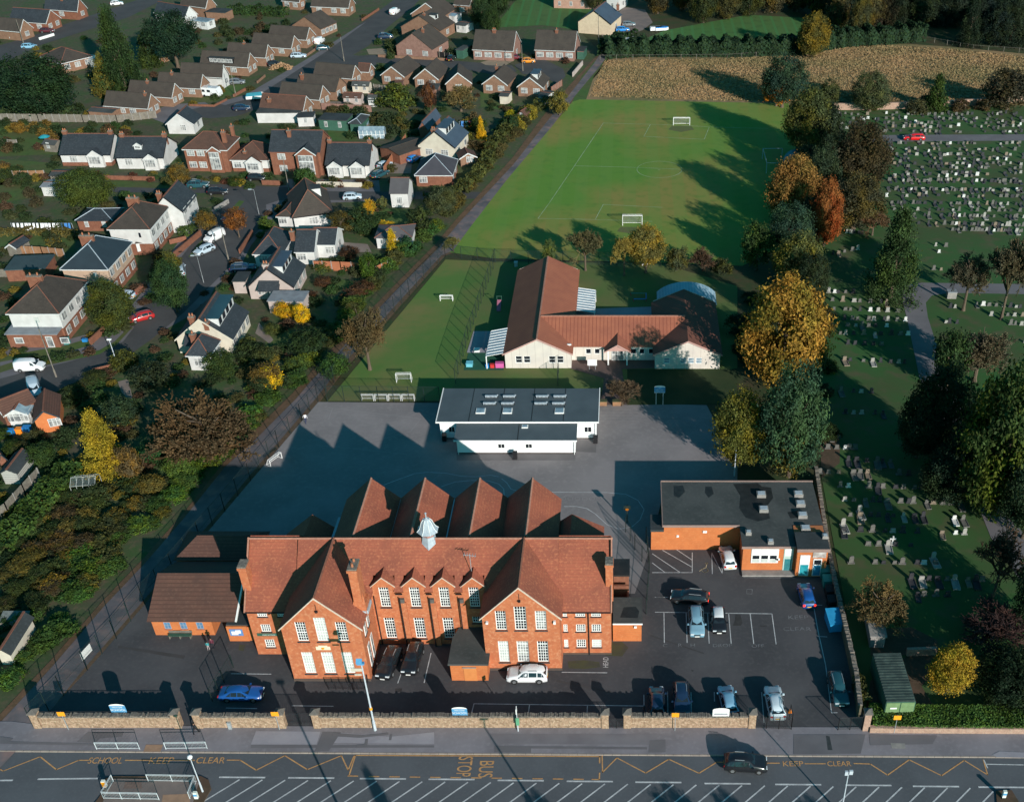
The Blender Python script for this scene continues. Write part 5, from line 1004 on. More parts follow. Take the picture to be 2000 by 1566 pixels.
house('orange brick chalet with dormer behind the pinkish one',('B',1295,205),('B',1605,235),('B',1695,170),3.0,3.6,'gy',BRICKT,TILEB,front=[.4],side=1,chim=[(.55,.2,.3,.6)],dorms=[(.5,.5,2.0,1.2,0,'x')],barge=False)
house('brown-roofed brick chalet, farthest of the three along the top road',('B',1375,105),('B',1625,125),('B',1725,65),3.0,3.4,'gy',BRICKT,TILEB,front=0,side=2)
house('brick house at the very top edge beside the dark trees',('B',1700,35),('B',1830,45),('B',1850,10),3.0,2.2,'gx',BRICKT,TILEB,front=1,side=1)
house('pair of semi-detached brick bungalows with central chimney and skylight',('C',83,378),('C',402,392),('C',468,320),2.9,4.0,'gx',BRICKP,TILEB,front=4,side=1,chim=[(.47,.45,.4,1.0)],ww=2.0)
house('pair of semi-detached brick bungalows nearest the lane with green garage',('C',558,380),('C',872,392),('C',945,320),2.9,4.0,'gx',BRICKP,TILEB,front=4,side=1,chim=[(.5,.45,.4,.8)],ww=2.0)
house('small garage with green door beside the semi-detached pair',('C',880,395),('C',945,398),('C',970,365),2.2,.1,'flat',BRICKP,FELT,front=0,side=0,name='garage',cat='garage',barge=False,depth=5,lower=(2.0,GREENP))
house('large cream stone house with wide dark slate roof at the head of the lane',('C',888,165),('C',1150,185),('C',1205,110),3.4,3.4,'gy',mat('cream_stonework',(.58,.47,.33),(.5,.4,.28),1.5,c3=(.65,.55,.4),s3=4),SLATEB,front=0,side=1,chim=[(.93,.9,-.3,.7)],barge=BLACKP)
house('red brick farmhouse with brown timber windows and doors on the lawn',('C',700,-70),('C',1065,-60),('C',1065,-130),5.4,2.5,'gx',mat('pale_brick',(.40,.24,.18),(.34,.2,.15),1.2,c3=(.5,.33,.25),s3=4),SLATE,front=4,side=0,floors=2,ww=.9,pane=PANE,depth=8)
house('tall white rendered end of the farmhouse with one dark doorway',('C',1105,-65),('C',1210,-55),('C',1265,-110),5.6,2.5,'gy',RENDW,SLATE,front=[.5],side=1,ww=.8,pane=PANE,depth=8,barge=False)
# top left
house('brown-roofed brick bungalow at the left edge beyond the top road',('A',-60,225),('A',150,245),('A',262,210),2.7,2.8,'gx',BRICKT,TILEB,front=0,side=1)
house('dark-roofed bungalow with white framed gable and glazed front',('A',60,160),('A',350,180),('A',465,135),2.7,3.0,'gx',BRICK3,SLATE,front=[.8],side=2)
house('dark-roofed brick chalet with two white framed gables at the top left',('A',330,70),('A',588,88),('A',695,60),2.7,3.2,'gx',BRICK3,SLATE,front=[.5],side=1,chim=[(.5,.4,.4,.9)])
house('dark hipped bungalow half hidden by the big conifers',('A',300,432),('A',462,490),('A',640,410),2.7,2.3,'hip',BRICKT,TILEB,front=0,side=3)
house('white conservatory end of the dark hipped bungalow',('A',632,448),('A',712,458),('A',720,430),2.2,.4,'flat',HWHITE,PANES,front=1,side=1,name='conservatory',cat='conservatory',depth=3,barge=False)
house('dark-roofed bungalow behind the pine with glazed blue gable',('A',1170,95),('A',1412,135),('A',1505,105),2.7,2.6,'gx',HWHITE,SLATE,front=0,side=2)
house('glazed conservatory with white frame behind the pine',('A',1450,160),('A',1580,175),('A',1590,145),2.2,.5,'flat',HWHITE,PANES,front=2,side=1,name='conservatory',cat='conservatory',depth=4,barge=False)
house('brick house with tall brown roof at the top of the left estate',('A',1370,35),('A',1570,62),('A',1655,35),3.4,3.0,'gx',BRICKT,TILEB,front=0,side=1)
house('low orange brick garage by the clipped hedge',('A',1560,95),('A',1722,105),('A',1722,85),2.4,.1,'flat',BRICKT,FELT,front=0,side=0,name='garage',cat='garage',barge=False,depth=5)
# bottom left
house('orange brick garage with brown tiled roof and white framed window near the dark tree',('J',243,480),('J',455,442),('J',432,285),2.5,1.3,'gy',BRICK2,TILEO,front=[.8],side=0,depth=6.5,name='garage',cat='garage',barge=SLATE)
house('brick lean-to roofed cottage at the left edge with a white conservatory',('J',-80,350),('J',10,430),('J',180,340),2.6,1.2,'gy',BRICK3,TILEO,front=0,side=0,depth=5)
house('small white framed conservatory with clear roof over coloured bins',('J',20,440),('J',212,430),('J',215,350),2.1,.9,'gy',HWHITE,PANES,front=2,side=1,name='conservatory',cat='conservatory',depth=3.5)
SHG = 'garden sheds in the back gardens'
def shed(label,L,Cc,R,eh=1.9,rise=.5,roof='gx',wall=WOODG,rm=FELT,**k):
 k.setdefault('front',0); k.setdefault('side',0); k.setdefault('barge',False)
 return house(label,L,Cc,R,eh,rise,roof,wall,rm,name='shed',cat='shed',ww=.8,**k)
shed('white summerhouse with grey roof, lower one on the terrace',('B',1040,760),('B',1155,762),('B',1195,735),2.0,.8,wall=RENDW,rm=FELTG,front=3,side=0)
shed('pinkish garden chalet with red felt roof on the terrace',('B',850,745),('B',1000,750),('B',1045,725),2.1,.8,wall=RENDP,rm=TILER,front=2,pane=PANE)
shed('pale shed with grey felt roof, upper one on the terrace',('B',918,655),('B',1060,660),('B',1098,640),2.0,.8,wall=RENDC,rm=FELTG,front=2,pane=PANE)
shed('dark green garden studio with blue roof hatch',('B',660,920),('B',890,930),('B',900,885),2.5,.15,'flat',GREENP,FELT,front=2,pane=PANE,depth=5)
shed('low white garage with flat grey roof below the rust-roofed bungalow',('B',185,870),('B',540,868),('B',560,850),2.4,.1,'flat',RENDW,FELTG,front=0,depth=4.5)
shed('white flat-roofed store with bicycle against it',('B',500,905),('B',640,900),('B',665,880),2.2,.1,'flat',RENDW,FELT,front=1,depth=4)
shed('green workshop with pitched felt roof in the lane-side gardens',('B',900,945),('B',1000,950),('B',1030,890),2.2,.8,'hip',GREENP,FELT,depth=6)
shed('white shed with blue door in the left-hand garden',('E',296,60),('E',475,65),('E',480,20),2.1,.3,'gx',RENDW,FELTL,front=[.55],depth=4)
shed('small grey summerhouse with white window under a teal parasol',('A',310,1100),('A',418,1110),('A',420,1075),1.9,.6,'gx',WOODG,FELTG,front=[.4],depth=3)
shed('low felt-roofed shed left of the spreading green tree',('A',365,1345),('A',505,1345),('A',510,1300),1.9,.3,'gx',WOODG,FELTG,depth=3.5)
shed('long grey-roofed shed beside the timber fence and bungalow',('A',660,850),('A',860,865),('A',915,830),2.1,.3,'gx',BRICKT,FELTG,depth=4)
shed('shed with tilted white-edged roof in the long lawn garden',('E',30,520),('E',120,530),('E',170,480),1.9,.7,'gy',WOODG,SLATE,depth=4,barge=True)
shed('long teal-roofed garage beside the tan semi',('E',20,705),('E',350,690),('E',355,590),2.2,.2,'flat',BRICK3,mat('teal_felt',(.05,.08,.088),(.04,.066,.074),.5),depth=6)
shed('dark slate-roofed outhouse behind the white semi',('E',570,318),('E',860,318),('E',900,225),2.3,1.2,'hip',BRICK3,SLATE,front=2,depth=6)
shed('pale corrugated shed with dark roof among the bins',('J',-20,880),('J',130,880),('J',185,790),2.0,.6,'gy',mat('corrugated_pale',(.42,.42,.38),(.36,.36,.33),.8,stripe=('Z',.3,.08,(.2,.2,.19))),FELT,depth=5)
shed('dark slate lean-to store above the corrugated shed',('J',-20,790),('J',60,760),('J',90,700),2.1,.9,'gy',BRICK3,FELT,depth=5)
shed('low shed with dark roof and pale gable at the left edge',('N',-40,690),('N',60,690),('N',120,560),1.9,.7,'gy',RENDC,FELT,depth=6)
shed('grey sheeted garage roof below the gable-fronted bungalows',('C',285,735),('C',365,740),('C',398,680),2.1,.3,'gx',RENDC,FELTG,depth=4)
shed('pale garage with grey roof beside the lane fence',('C',580,735),('C',660,745),('C',690,690),2.1,.3,'gx',RENDW,FELTG,depth=5)
shed('brown wooden summerhouse beside the round yellow-green bush',('C',425,870),('C',490,880),('C',500,850),1.9,.8,'gy',mat('brown_timber',(.16,.07,.045),(.12,.055,.035),1),TILER,front=[.5],depth=2.6)
shed('green timber garage beside the pinkish chalet',('B',1715,385),('B',1780,392),('B',1812,350),2.3,.2,'flat',GREENP,FELTG,depth=5)
shed('white garage pair below the dark trees at the top',('B',1715,190),('B',1800,200),('B',1840,175),2.2,.3,'gx',RENDW,FELTG,front=2,depth=5)
shed('white glazed lean-to by the topmost chalets',('B',1640,115),('B',1720,125),('B',1740,100),2.2,.3,'gx',HWHITE,PANES,front=2,depth=4)
shed('brick outhouse with flat grey roof among the middle gardens',('B',1470,690),('B',1590,690),('B',1620,645),2.2,.1,'flat',BRICKP,FELTG,depth=5)
shed('small brick shed with red roof beside the first gable-fronted bungalow',('B',1250,640),('B',1320,640),('B',1325,610),2.0,.4,'gx',BRICKP,TILER,depth=3)
shed('slate-roofed garden house with conservatory by the lane hedge',('F',1100,450),('F',1390,445),('F',1420,395),2.3,1.0,'hip',RENDW,mat('purple_grey_tile',(.12,.11,.115),(.10,.09,.095),.6),front=3,depth=6)
shed('slate-roofed store between bungalow and white-walled garage',('B',1130,1130),('B',1290,1190),('B',1330,1080),2.3,.7,'gy',BRICK3,TILEB,depth=9)
shed('slate outhouse behind the cream gabled house',('B',1430,980),('B',1510,985),('B',1600,870),2.3,1.6,'gy',BRICK3,SLATEB,depth=10)
shed('lean-to with pale blue flat roof below the pink bungalow',('F',270,940),('F',560,945),('F',575,890),2.3,.15,'flat',RENDP,FELTL,depth=4)
shed('small block store with flat concrete roof among the cemetery trees',('M',1243,1115),('M',1340,1118),('M',1345,1080),1.8,.1,'flat',CONC,CONC,depth=5)
# ---------------------------------------------------------------- trees and shrubs
import array
def leafmesh(name,faces,tones,mats):
 """faces: list of 4-point tuples"""
 me = bpy.data.meshes.new(name); v = []; f = []
 for q in faces:
  n = len(v); v += q; f.append(tuple(range(n,n + len(q))))
 me.from_pydata(v,[],f); a = me.attributes.new('tone','FLOAT','FACE'); a.data.foreach_set('value',tones)
 for m in mats: me.materials.append(m)
 me.update(); return me
def crown_mesh(name,seed,ncl,per,leaf,shape='round',m=LEAF,clr=.2,lump=.22):
 r = random.Random(seed); fs = []; tn = []; lobes = [(Vector((r.gauss(0,1),r.gauss(0,1),r.gauss(0,1))).normalized(),r.uniform(-lump,lump)) for _ in range(9)]
 for c in range(ncl):
  d = Vector((r.gauss(0,1),r.gauss(0,1),r.gauss(0,1))).normalized()
  k = 1 + sum(max(0,d.dot(a)) ** 5 * b for a,b in lobes)
  rr = (r.uniform(.62,1.0) ** .6 if c % 4 else r.uniform(.25,.75)) * k * (1 - clr * .5)
  if shape == 'round': p = Vector((d.x * rr,d.y * rr,d.z * rr * (1.0 if d.z > 0 else .85)))
  elif shape == 'cone':
   z = r.random() ** 1.15; w = (1 - z) ** .82 * .97 + .04; a = r.uniform(0,2 * pi); q = w * r.uniform(.55,1) * (.85 + .25 * sin(z * 40)); p = Vector((cos(a) * q,sin(a) * q,-1 + 2 * z))
  elif shape == 'egg':
   z = d.z * rr; w = 1.0 - .35 * max(0,z); p = Vector((d.x * rr * w,d.y * rr * w,z))
  elif shape == 'dome': p = Vector((d.x * rr,d.y * rr,abs(d.z) * rr * 1.6 - .8))
  ct = r.uniform(.1,.9)
  for _ in range(per):
   o = Vector((r.gauss(0,1),r.gauss(0,1),r.gauss(0,.8))) * clr * .55; q = p + o
   n = (d * .9 + Vector((r.gauss(0,.7),r.gauss(0,.7),r.gauss(.25,.7)))).normalized()
   t = n.orthogonal().normalized(); t.rotate(Matrix.Rotation(r.uniform(0,2 * pi),3,n)); b = n.cross(t); s = leaf * r.uniform(.6,1.3)
   fs.append([tuple(q - t * s),tuple(q + b * s * .55),tuple(q + t * s),tuple(q - b * s * .55)]); tn.append(min(1,max(0,ct + r.gauss(0,.2))))
 return leafmesh(name,fs,tn,[m])
def branch_mesh(name,seed,levels=4,up=.5,n0=7,leaf=0,spread=1.0,tw=.012):
 """bare crown: limbs that fork into fine twigs, unit radius"""
 r = random.Random(seed); fs = []; tn = []; leaves = []
 def seg(a,b,ra,rb):
  d = (b - a).normalized(); t = d.orthogonal().normalized(); bb = d.cross(t); k = 3
  A = [a + (t * cos(2 * pi * i / k) + bb * sin(2 * pi * i / k)) * ra for i in range(k)]; B = [b + (t * cos(2 * pi * i / k) + bb * sin(2 * pi * i / k)) * rb for i in range(k)]
  for i in range(k): j = (i + 1) % k; fs.append([tuple(A[i]),tuple(A[j]),tuple(B[j]),tuple(B[i])]); tn.append(.35 + .3 * r.random())
 def grow(p,d,ln,rad,lv):
  e = p + d * ln; seg(p,e,rad,rad * .7)
  if lv == 0:
   return
  for i in range(4 if lv > 1 else 5):
   nd = (d + Vector((r.gauss(0,1),r.gauss(0,1),r.gauss(up * .3,.7))) * .62).normalized(); s = p + d * ln * r.uniform(.45,1)
   grow(s,nd,ln * r.uniform(.55,.8),max(tw,rad * .55),lv - 1)
 for i in range(n0):
  a = 2 * pi * i / n0 + r.uniform(-.3,.3); el = r.uniform(-.1,1.35); d = Vector((cos(a) * cos(el),sin(a) * cos(el),sin(el) * 1.1)).normalized()
  grow(Vector((0,0,-.75)),(d + Vector((0,0,up))).normalized(),.62 * spread,.05,levels)
 if leaf:
  pts = [Vector(f[2]) for f in fs]
  for _ in range(leaf):
   q = r.choice(pts) + Vector((r.gauss(0,.03),r.gauss(0,.03),r.gauss(0,.03))); n = Vector((r.gauss(0,1),r.gauss(0,1),r.gauss(0,1))).normalized(); t = n.orthogonal(); b = n.cross(t); s = .02
   fs.append([tuple(q - t * s),tuple(q + b * s),tuple(q + t * s),tuple(q - b * s)]); tn.append(r.uniform(.7,1))
 mx = max(max(abs(c) for c in p[:2]) for f in fs for p in f);
 fs = [[(x / mx,y / mx,z / mx) for x,y,z in f] for f in fs]
 return leafmesh(name,fs,tn,[TWIG])
def trunk_mesh(name,seed):
 r = random.Random(seed); mb = MB(); mb.lathe([(.075,0),(.05,.08),(.042,.5),(.03,.8)],0,0,7)
 for i in range(6):
  a = 2 * pi * i / 6 + r.uniform(-.4,.4); z0 = r.uniform(.35,.7); mb.cyl((0,0,z0),(cos(a) * .28,sin(a) * .28,z0 + r.uniform(.18,.35)),.024,.008,5)
 me = bpy.data.meshes.new(name); me.from_pydata(mb.v,[],mb.f); me.materials.append(BARK); return me
PR = {}
for k_,sh_,m_,lf in (('big','round',LEAF,.045),('bigr','egg',LEAFR,.045),('bigt','egg',LEAFG,.045),('biga','egg',LEAFA,.045),('cone','cone',LEAF,.04)):
 PR[k_] = [crown_mesh('crown_' + k_,10 + i * 7 + len(k_),250,70,lf * .76,sh_,m_,clr=.16) for i in range(3)]
for k_,sh_,m_ in (('med','round',LEAF),('medt','round',LEAFG),('medc','cone',LEAF)):
 PR[k_] = [crown_mesh('crown_' + k_,50 + i * 5 + len(k_),110,44,.06,sh_,m_,clr=.2) for i in range(3)]
PR['bush'] = [crown_mesh('bush',80 + i,70,38,.085,'dome',LEAF,clr=.22) for i in range(4)]
PR['busht'] = [crown_mesh('bush',90 + i,70,38,.085,'dome',LEAFG,clr=.22) for i in range(3)]
PR['ball'] = [crown_mesh('clipped_bush',99 + i,110,26,.07,'round',LEAF,clr=.16,lump=.03) for i in range(2)]
PR['bare'] = [branch_mesh('bare_crown',20 + i,4,.5,8) for i in range(2)]
PR['baret'] = [branch_mesh('thin_crown',30 + i,4,.6,7,leaf=2600) for i in range(2)]
PR['barel'] = [branch_mesh('thin_crown',40 + i,4,.4,8,leaf=5200) for i in range(2)]
TRK = [trunk_mesh('trunk',i) for i in range(3)]
cnt = [0]
def fit(u0,v0,u1,v1,clear):
 """ground position, crown radius, half height and centre height of a crown seen in this box"""
 uc,vc = (u0 + u1) / 2,(v0 + v1) / 2; zc = 2.0
 for _ in range(12):
  x,y = G((uc,vc),zc); s = SC(x,y,zc); r = (u1 - u0) / 2 / s; al = math.atan((vc - CY) / F); ph = TH + al
  want = (v1 - v0) / 2 / s; hz = max(.45 * r,sqrt(max(.05,want ** 2 - (r * sin(ph)) ** 2)) / cos(ph)); zc = hz * (1 + clear * 2) * .92
 return x,y,r,hz,zc
def tree(box,kind,col,label=None,clear=.12,name='tree',group=None,cat='tree'):
 x,y,r,hz,zc = fit(*box,clear); cnt[0] += 1; i = cnt[0]
 t = thing(name,label,cat,(x,y,.05),(i * 2.399) % 6.28,group)
 if kind not in ('bush','busht','ball'):
  k = new_obj('trunk',TRK[i % 3],t); hh = zc + hz * .5; k.scale = (max(.6,r * .9) * 1.3,max(.6,r * .9) * 1.3,hh)
 c = new_obj('crown' if kind not in ('bush','busht','ball') else 'foliage',PR[kind][i % len(PR[kind])],t)
 if kind in ('bare','baret','barel'): c.scale = (r * 1.18,r * 1.18,hz * 1.2); c.location = (0,0,zc * .95)
 else: c.scale = (r * 1.06,r * 1.06,hz * 1.06); c.location = (0,0,zc)
 rr = random.Random(i); f = rr.uniform(.85,1.15); c.color = (col[0] * f,col[1] * f,col[2] * f * rr.uniform(.9,1.1),1)
 return t
DG_ = (.030,.060,.022); MG = (.045,.085,.025); OG = (.085,.095,.028); GY = (.075,.095,.05); YG = (.16,.16,.025); YE = (.46,.30,.025); OR = (.30,.125,.02); ORD = (.36,.10,.02)
BR = (.10,.07,.045); BRD = (.075,.045,.04); DK = (.018,.036,.018); BG_ = (.035,.075,.05); RD = (.13,.04,.03); BRG = (.085,.078,.045)
for box,kd,col,lab,cl in [
 ((1485,112,1578,205),'big',BG_,'dark green round tree at the meadow end of the belt',.1),((1486,148,1550,205),'medt',OR,'small yellowing tree in front of the dark green meadow tree',.1),
 ((1530,175,1630,305),'bigt',(.075,.095,.035),'tall green and yellow tree at the corner of field and cemetery',.1),((1618,240,1742,375),'big',(.06,.05,.03),'dark brown leafy tree overhanging the top cemetery plots',.1),
 ((1495,302,1602,430),'biga',(.32,.16,.04),'orange tree beside the blue arched shelter',.1),((1585,352,1648,475),'bigr',(.30,.115,.03),'orange red tree leaning over the cemetery edge',.1),
 ((1612,338,1735,446),'bigt',(.07,.07,.042),'thin grey green tree above the cemetery',.1),((1678,400,1738,455),'baret',(.15,.095,.05),'small orange brown tree among the headstones',.2),
 ((1500,400,1595,505),'big',BG_,'dark bluish green tree below the orange one',.1),((1508,452,1616,565),'bigt',(.10,.12,.045),'pale olive tree above the great orange tree',.1),((1448,436,1512,525),'med',MG,'green tree on the shaded side of the field',.1),
 ((1446,538,1624,765),'biga',(.42,.22,.035),'great orange and gold tree right of the nursery',.08),((1482,718,1620,935),'big',(.045,.10,.055),'tall bluish green tree behind the flat-roofed annex',.08),((1392,758,1508,912),'bigt',(.13,.14,.03),'yellow and green tree left of the bluish one',.1),
 ((1500,830,1580,935),'medt',(.09,.10,.045),'olive tree directly behind the annex roof',.05),
 ((1690,415,1814,588),'cone',(.045,.085,.03),'broad dark evergreen in the middle of the cemetery',.02),((1848,468,1948,582),'barel',BRG,'bare tree beside the cemetery path, left of a pair',.35),((1935,425,2030,585),'barel',BRG,'bare tree at the right edge beside the cemetery path',.35),
 ((1850,606,1985,748),'barel',(.09,.08,.05),'wide bare grey tree below the cemetery path',.1),((1775,700,1900,900),'big',DK,'very dark tree in the middle of the shaded cemetery',.05),((1880,700,2070,1015),'bigt',(.05,.085,.022),'huge green tree at the right edge of the picture',.05),
 ((1820,640,1900,760),'med',DG_,'dark tree left of the huge green one',.05),((1800,860,1920,990),'big',DK,'dark spreading tree above the fan of headstones',.05),
 ((1915,1000,2015,1145),'bare',BR,'leafless tree beside the lower cemetery path',.3),((1658,1112,1788,1236),'barel',(.15,.11,.045),'thin leaved tan tree over the block store',.15),((1812,1252,1906,1358),'biga',(.46,.27,.03),'yellow tree right of the green container',.1),
 ((1868,1158,2020,1275),'bare',BRD,'dark purple leafless tree in the bottom right cemetery corner',.1),((1905,1255,2060,1395),'big',DK,'black green tree in the bottom right corner',.02),
 ((1556,26,1624,108),'bigt',(.13,.115,.03),'single yellow green tree in the hedge at the top',.1),((1664,143,1742,218),'big',GY,'round grey green tree by the cemetery wall',.05),((1804,152,1856,216),'medc',MG,'small dark conical tree at the cemetery wall',.02),((1922,138,2025,215),'med',(.065,.06,.04),'brownish round tree at the end of the cemetery wall',.05),
 ((1598,158,1640,212),'med',(.06,.075,.03),'bushy tree between belt and cemetery wall',.02),
 ((1108,425,1176,512),'baret',(.11,.105,.05),'thin olive tree on its own behind the nursery',.3),((1190,440,1248,522),'baret',(.24,.20,.05),'thin yellow tree, left of the pair behind the goal',.3),((1222,438,1302,522),'bigt',(.20,.18,.05),'larger yellow green tree behind the near goal',.25),((1060,470,1086,516),'medt',(.08,.12,.05),'slim young tree behind the nursery roof',.1),
 ((1172,722,1258,790),'bare',(.10,.075,.05),'small bare tree at the nursery entrance path',.25),((1300,480,1345,530),'medt',GY,'grey green shrub tree in the shaded field corner',.05),((1345,470,1400,530),'bare',BR,'bare thicket in the shaded field corner',.05),
 ((278,728,505,925),'barel',(.095,.065,.036),'huge bronze brown spreading tree left of the lane',.02),((143,806,248,935),'cone',(.30,.24,.03),'golden olive conifer left of the great brown tree',.02),((655,568,762,705),'barel',(.12,.09,.04),'bare brown tree standing beside the lane at the pitch corner',.25),
 ((500,714,555,762),'medt',(.52,.42,.03),'bright yellow bush below the chalet gardens',0),((750,452,782,498),'medc',(.55,.40,.02),'bright yellow conical conifer beside the hedge',0),((574,592,604,636),'medt',(.48,.36,.02),'yellow rounded shrub near the lean-to roof',0),((536,588,580,625),'medt',(.40,.28,.02),'golden shrub left of the yellow one',0),
 ((180,32,275,185),'cone',DG_,'tall dark conifer, larger of two in the top left',.02),((262,66,315,130),'medc',(.04,.07,.02),'smaller conifer beside the tall one',.02),((280,22,385,112),'big',(.018,.045,.028),'dark wide topped pine in the top left',.3),((-10,112,142,225),'big',(.018,.045,.02),'big dark broadleaf tree at the left edge',.05),((172,112,232,185),'medc',(.10,.10,.025),'olive brown conifer below the tall dark one',.02),
 ((112,328,215,408),'big',(.055,.085,.02),'spreading green tree beside the white shed',.05),((168,545,258,648),'bigt',(.045,.065,.022),'dark green tree in front of the lowest semi',.1),((298,512,368,608),'big',(.035,.08,.03),'dark green tree beside the bend of the close',.1),((300,488,352,545),'medt',(.06,.075,.025),'brownish green tree above the bend',.1),
 ((382,410,422,450),'medt',(.13,.10,.03),'small round olive street tree',.35),((438,408,482,452),'medt',(.15,.07,.03),'round red brown street tree on a pale trunk',.4),((573,328,620,378),'med',(.05,.11,.03),'green tree in front of the brick house wing',.05),
 ((672,402,732,458),'ball',(.028,.055,.022),'large round clipped dark bush, left of two',0),((795,404,846,452),'ball',(.04,.062,.022),'round clipped dark bush, right of two',0),((706,390,734,422),'medt',(.35,.25,.03),'golden bush above the round clipped bush',0),((734,428,770,450),'busht',(.42,.32,.03),'low yellow mound between the clipped bushes',0),
 ((736,384,756,408),'ball',(.14,.16,.06),'small pale clipped ball beside the white house',0),((832,362,890,420),'big',GY,'grey green tree beside the lane hedge',.02),((702,495,738,548),'med',(.06,.12,.02),'bright green tree by the red fence',.02),((640,410,690,460),'medt',(.07,.07,.03),'dark mixed tree below the chalet',.05),((774,462,822,500),'ball',(.03,.085,.03),'rounded green bush beside the yellow conifer',0),
 ((862,452,905,492),'baret',(.14,.14,.05),'willow like small tree at the end of the school fence',.1),((1072,178,1112,226),'medt',(.12,.12,.04),'olive bush tree where the lane meets the meadow',.02),((985,212,1012,232),'busht',(.25,.27,.02),'lime green rounded bush in the end garden',0),((980,226,1014,256),'ball',(.03,.07,.03),'dark green round bush below the lime one',0),
 ((928,232,950,275),'medc',(.55,.36,.02),'slender yellow conifer in the cream house garden',0),((735,155,810,210),'busht',(.06,.09,.025),'sprawling green hedge bush below the gable-fronted bungalows',0),((860,150,935,215),'baret',(.15,.12,.05),'thin autumn tree behind the glazed lean-to bungalow',.1),((825,160,852,215),'medt',(.10,.05,.03),'red brown small tree in the middle gardens',.15),
 ((690,420,740,460),'med',DG_,'dark bush below the clipped bush',0),((620,690,680,740),'med',(.04,.09,.025),'green tree in the hedgerow by the pitch',0),((560,640,640,700),'med',(.03,.06,.025),'dark bushy tree below the garden',.02),
 ((50,862,110,912),'med',(.04,.08,.025),'green garden tree above the timber fence',.05),((195,775,265,835),'med',(.035,.065,.035),'bluish dark tree behind the golden conifer',.05),((250,705,330,765),'med',(.035,.055,.03),'dark rounded tree beside the bend wall',.02),((320,885,372,935),'med',(.09,.15,.03),'light green leafy tree below the great brown tree',.02),
 ((270,855,340,905),'med',(.03,.10,.035),'deep green laurel tree beside the great brown tree',.02),((225,870,275,940),'medt',(.13,.10,.05),'brown green tree right of the golden conifer',.05),((330,320,372,358),'medt',(.12,.10,.04),'olive tree in the timbered house garden',.1),((445,345,475,365),'med',(.05,.08,.02),'bush on the corner garden',0)]:
 tree(box,kd,col,lab,cl)
for bx_ in ((1540,285,1615,360),(1575,200,1650,312),(1555,495,1622,600),(1500,545,1560,640),(1592,262,1650,375),(1572,290,1646,408),(1530,640,1618,760),(1470,640,1530,740),(1560,380,1630,470)):  # filler trees added so the belt's shadow on the field has fewer gaps
 tree(bx_,'big',(.03,.05,.028),'dark green filler tree added to close the belt shadow on the field',.05,group='filler trees added for the belt shadow')
for bx_ in ((1755,770,1850,900),(1850,800,1960,960),(1960,880,2080,1060),(1985,1060,2090,1240)):
 tree(bx_,'big',(.032,.06,.032),'dark tree massed round the huge green one at the right edge',.05,group='dark trees massed at the right edge')
# dark wood along the top
r = random.Random(5); n = 0
WL = 'dark woodland trees along the top right edge'
for row,(v0,k) in enumerate(((78,9),(40,11),(5,12),(-30,10))):
 for i in range(k):
  u = 1640 + (i + .5 + r.uniform(-.3,.3)) * (400 / k) + (0 if row else 60); w = r.uniform(24,42); h_ = r.uniform(70,105)
  if row == 0 and u < 1860: continue
  tree((u - w,v0 - h_,u + w,v0 + 8),('big','cone','bigt')[int(r.random() * 2.4)],r.choice([(.020,.036,.022),(.026,.042,.026),(.045,.042,.024),(.016,.032,.026)]),'dark tall tree massed with others in the wood at the top right',.05,group=WL)
WM = 'brown green trees along the far edge of the paddock'
for u,v,w in ((1285,12,26),(1330,5,30),(1375,30,28),(1420,22,30),(1395,0,30),(1465,16,32),(1510,10,30),(1560,8,30),(1600,18,30),(1640,40,26),(1450,-20,40),(1540,-20,40),(1340,-25,34),(1680,62,24),(1700,40,30)):
 tree((u - w,v - 66,u + w,v + 12),'bigt',r.choice([(.075,.07,.035),(.06,.065,.03),(.04,.055,.025)]),'brown green tree in the far belt beyond the paddock',.05,group=WM)
for u,v,w in ((965,20,30),(990,-10,36),(940,40,24),(960,60,20),(1160,5,18)):
 tree((u - w,v - 40,u + w,v + 14),'big',r.choice([DG_,(.05,.06,.025)]),'dark tree beside the farm lawn at the top',.03,group='dark trees beside the farm lawn')
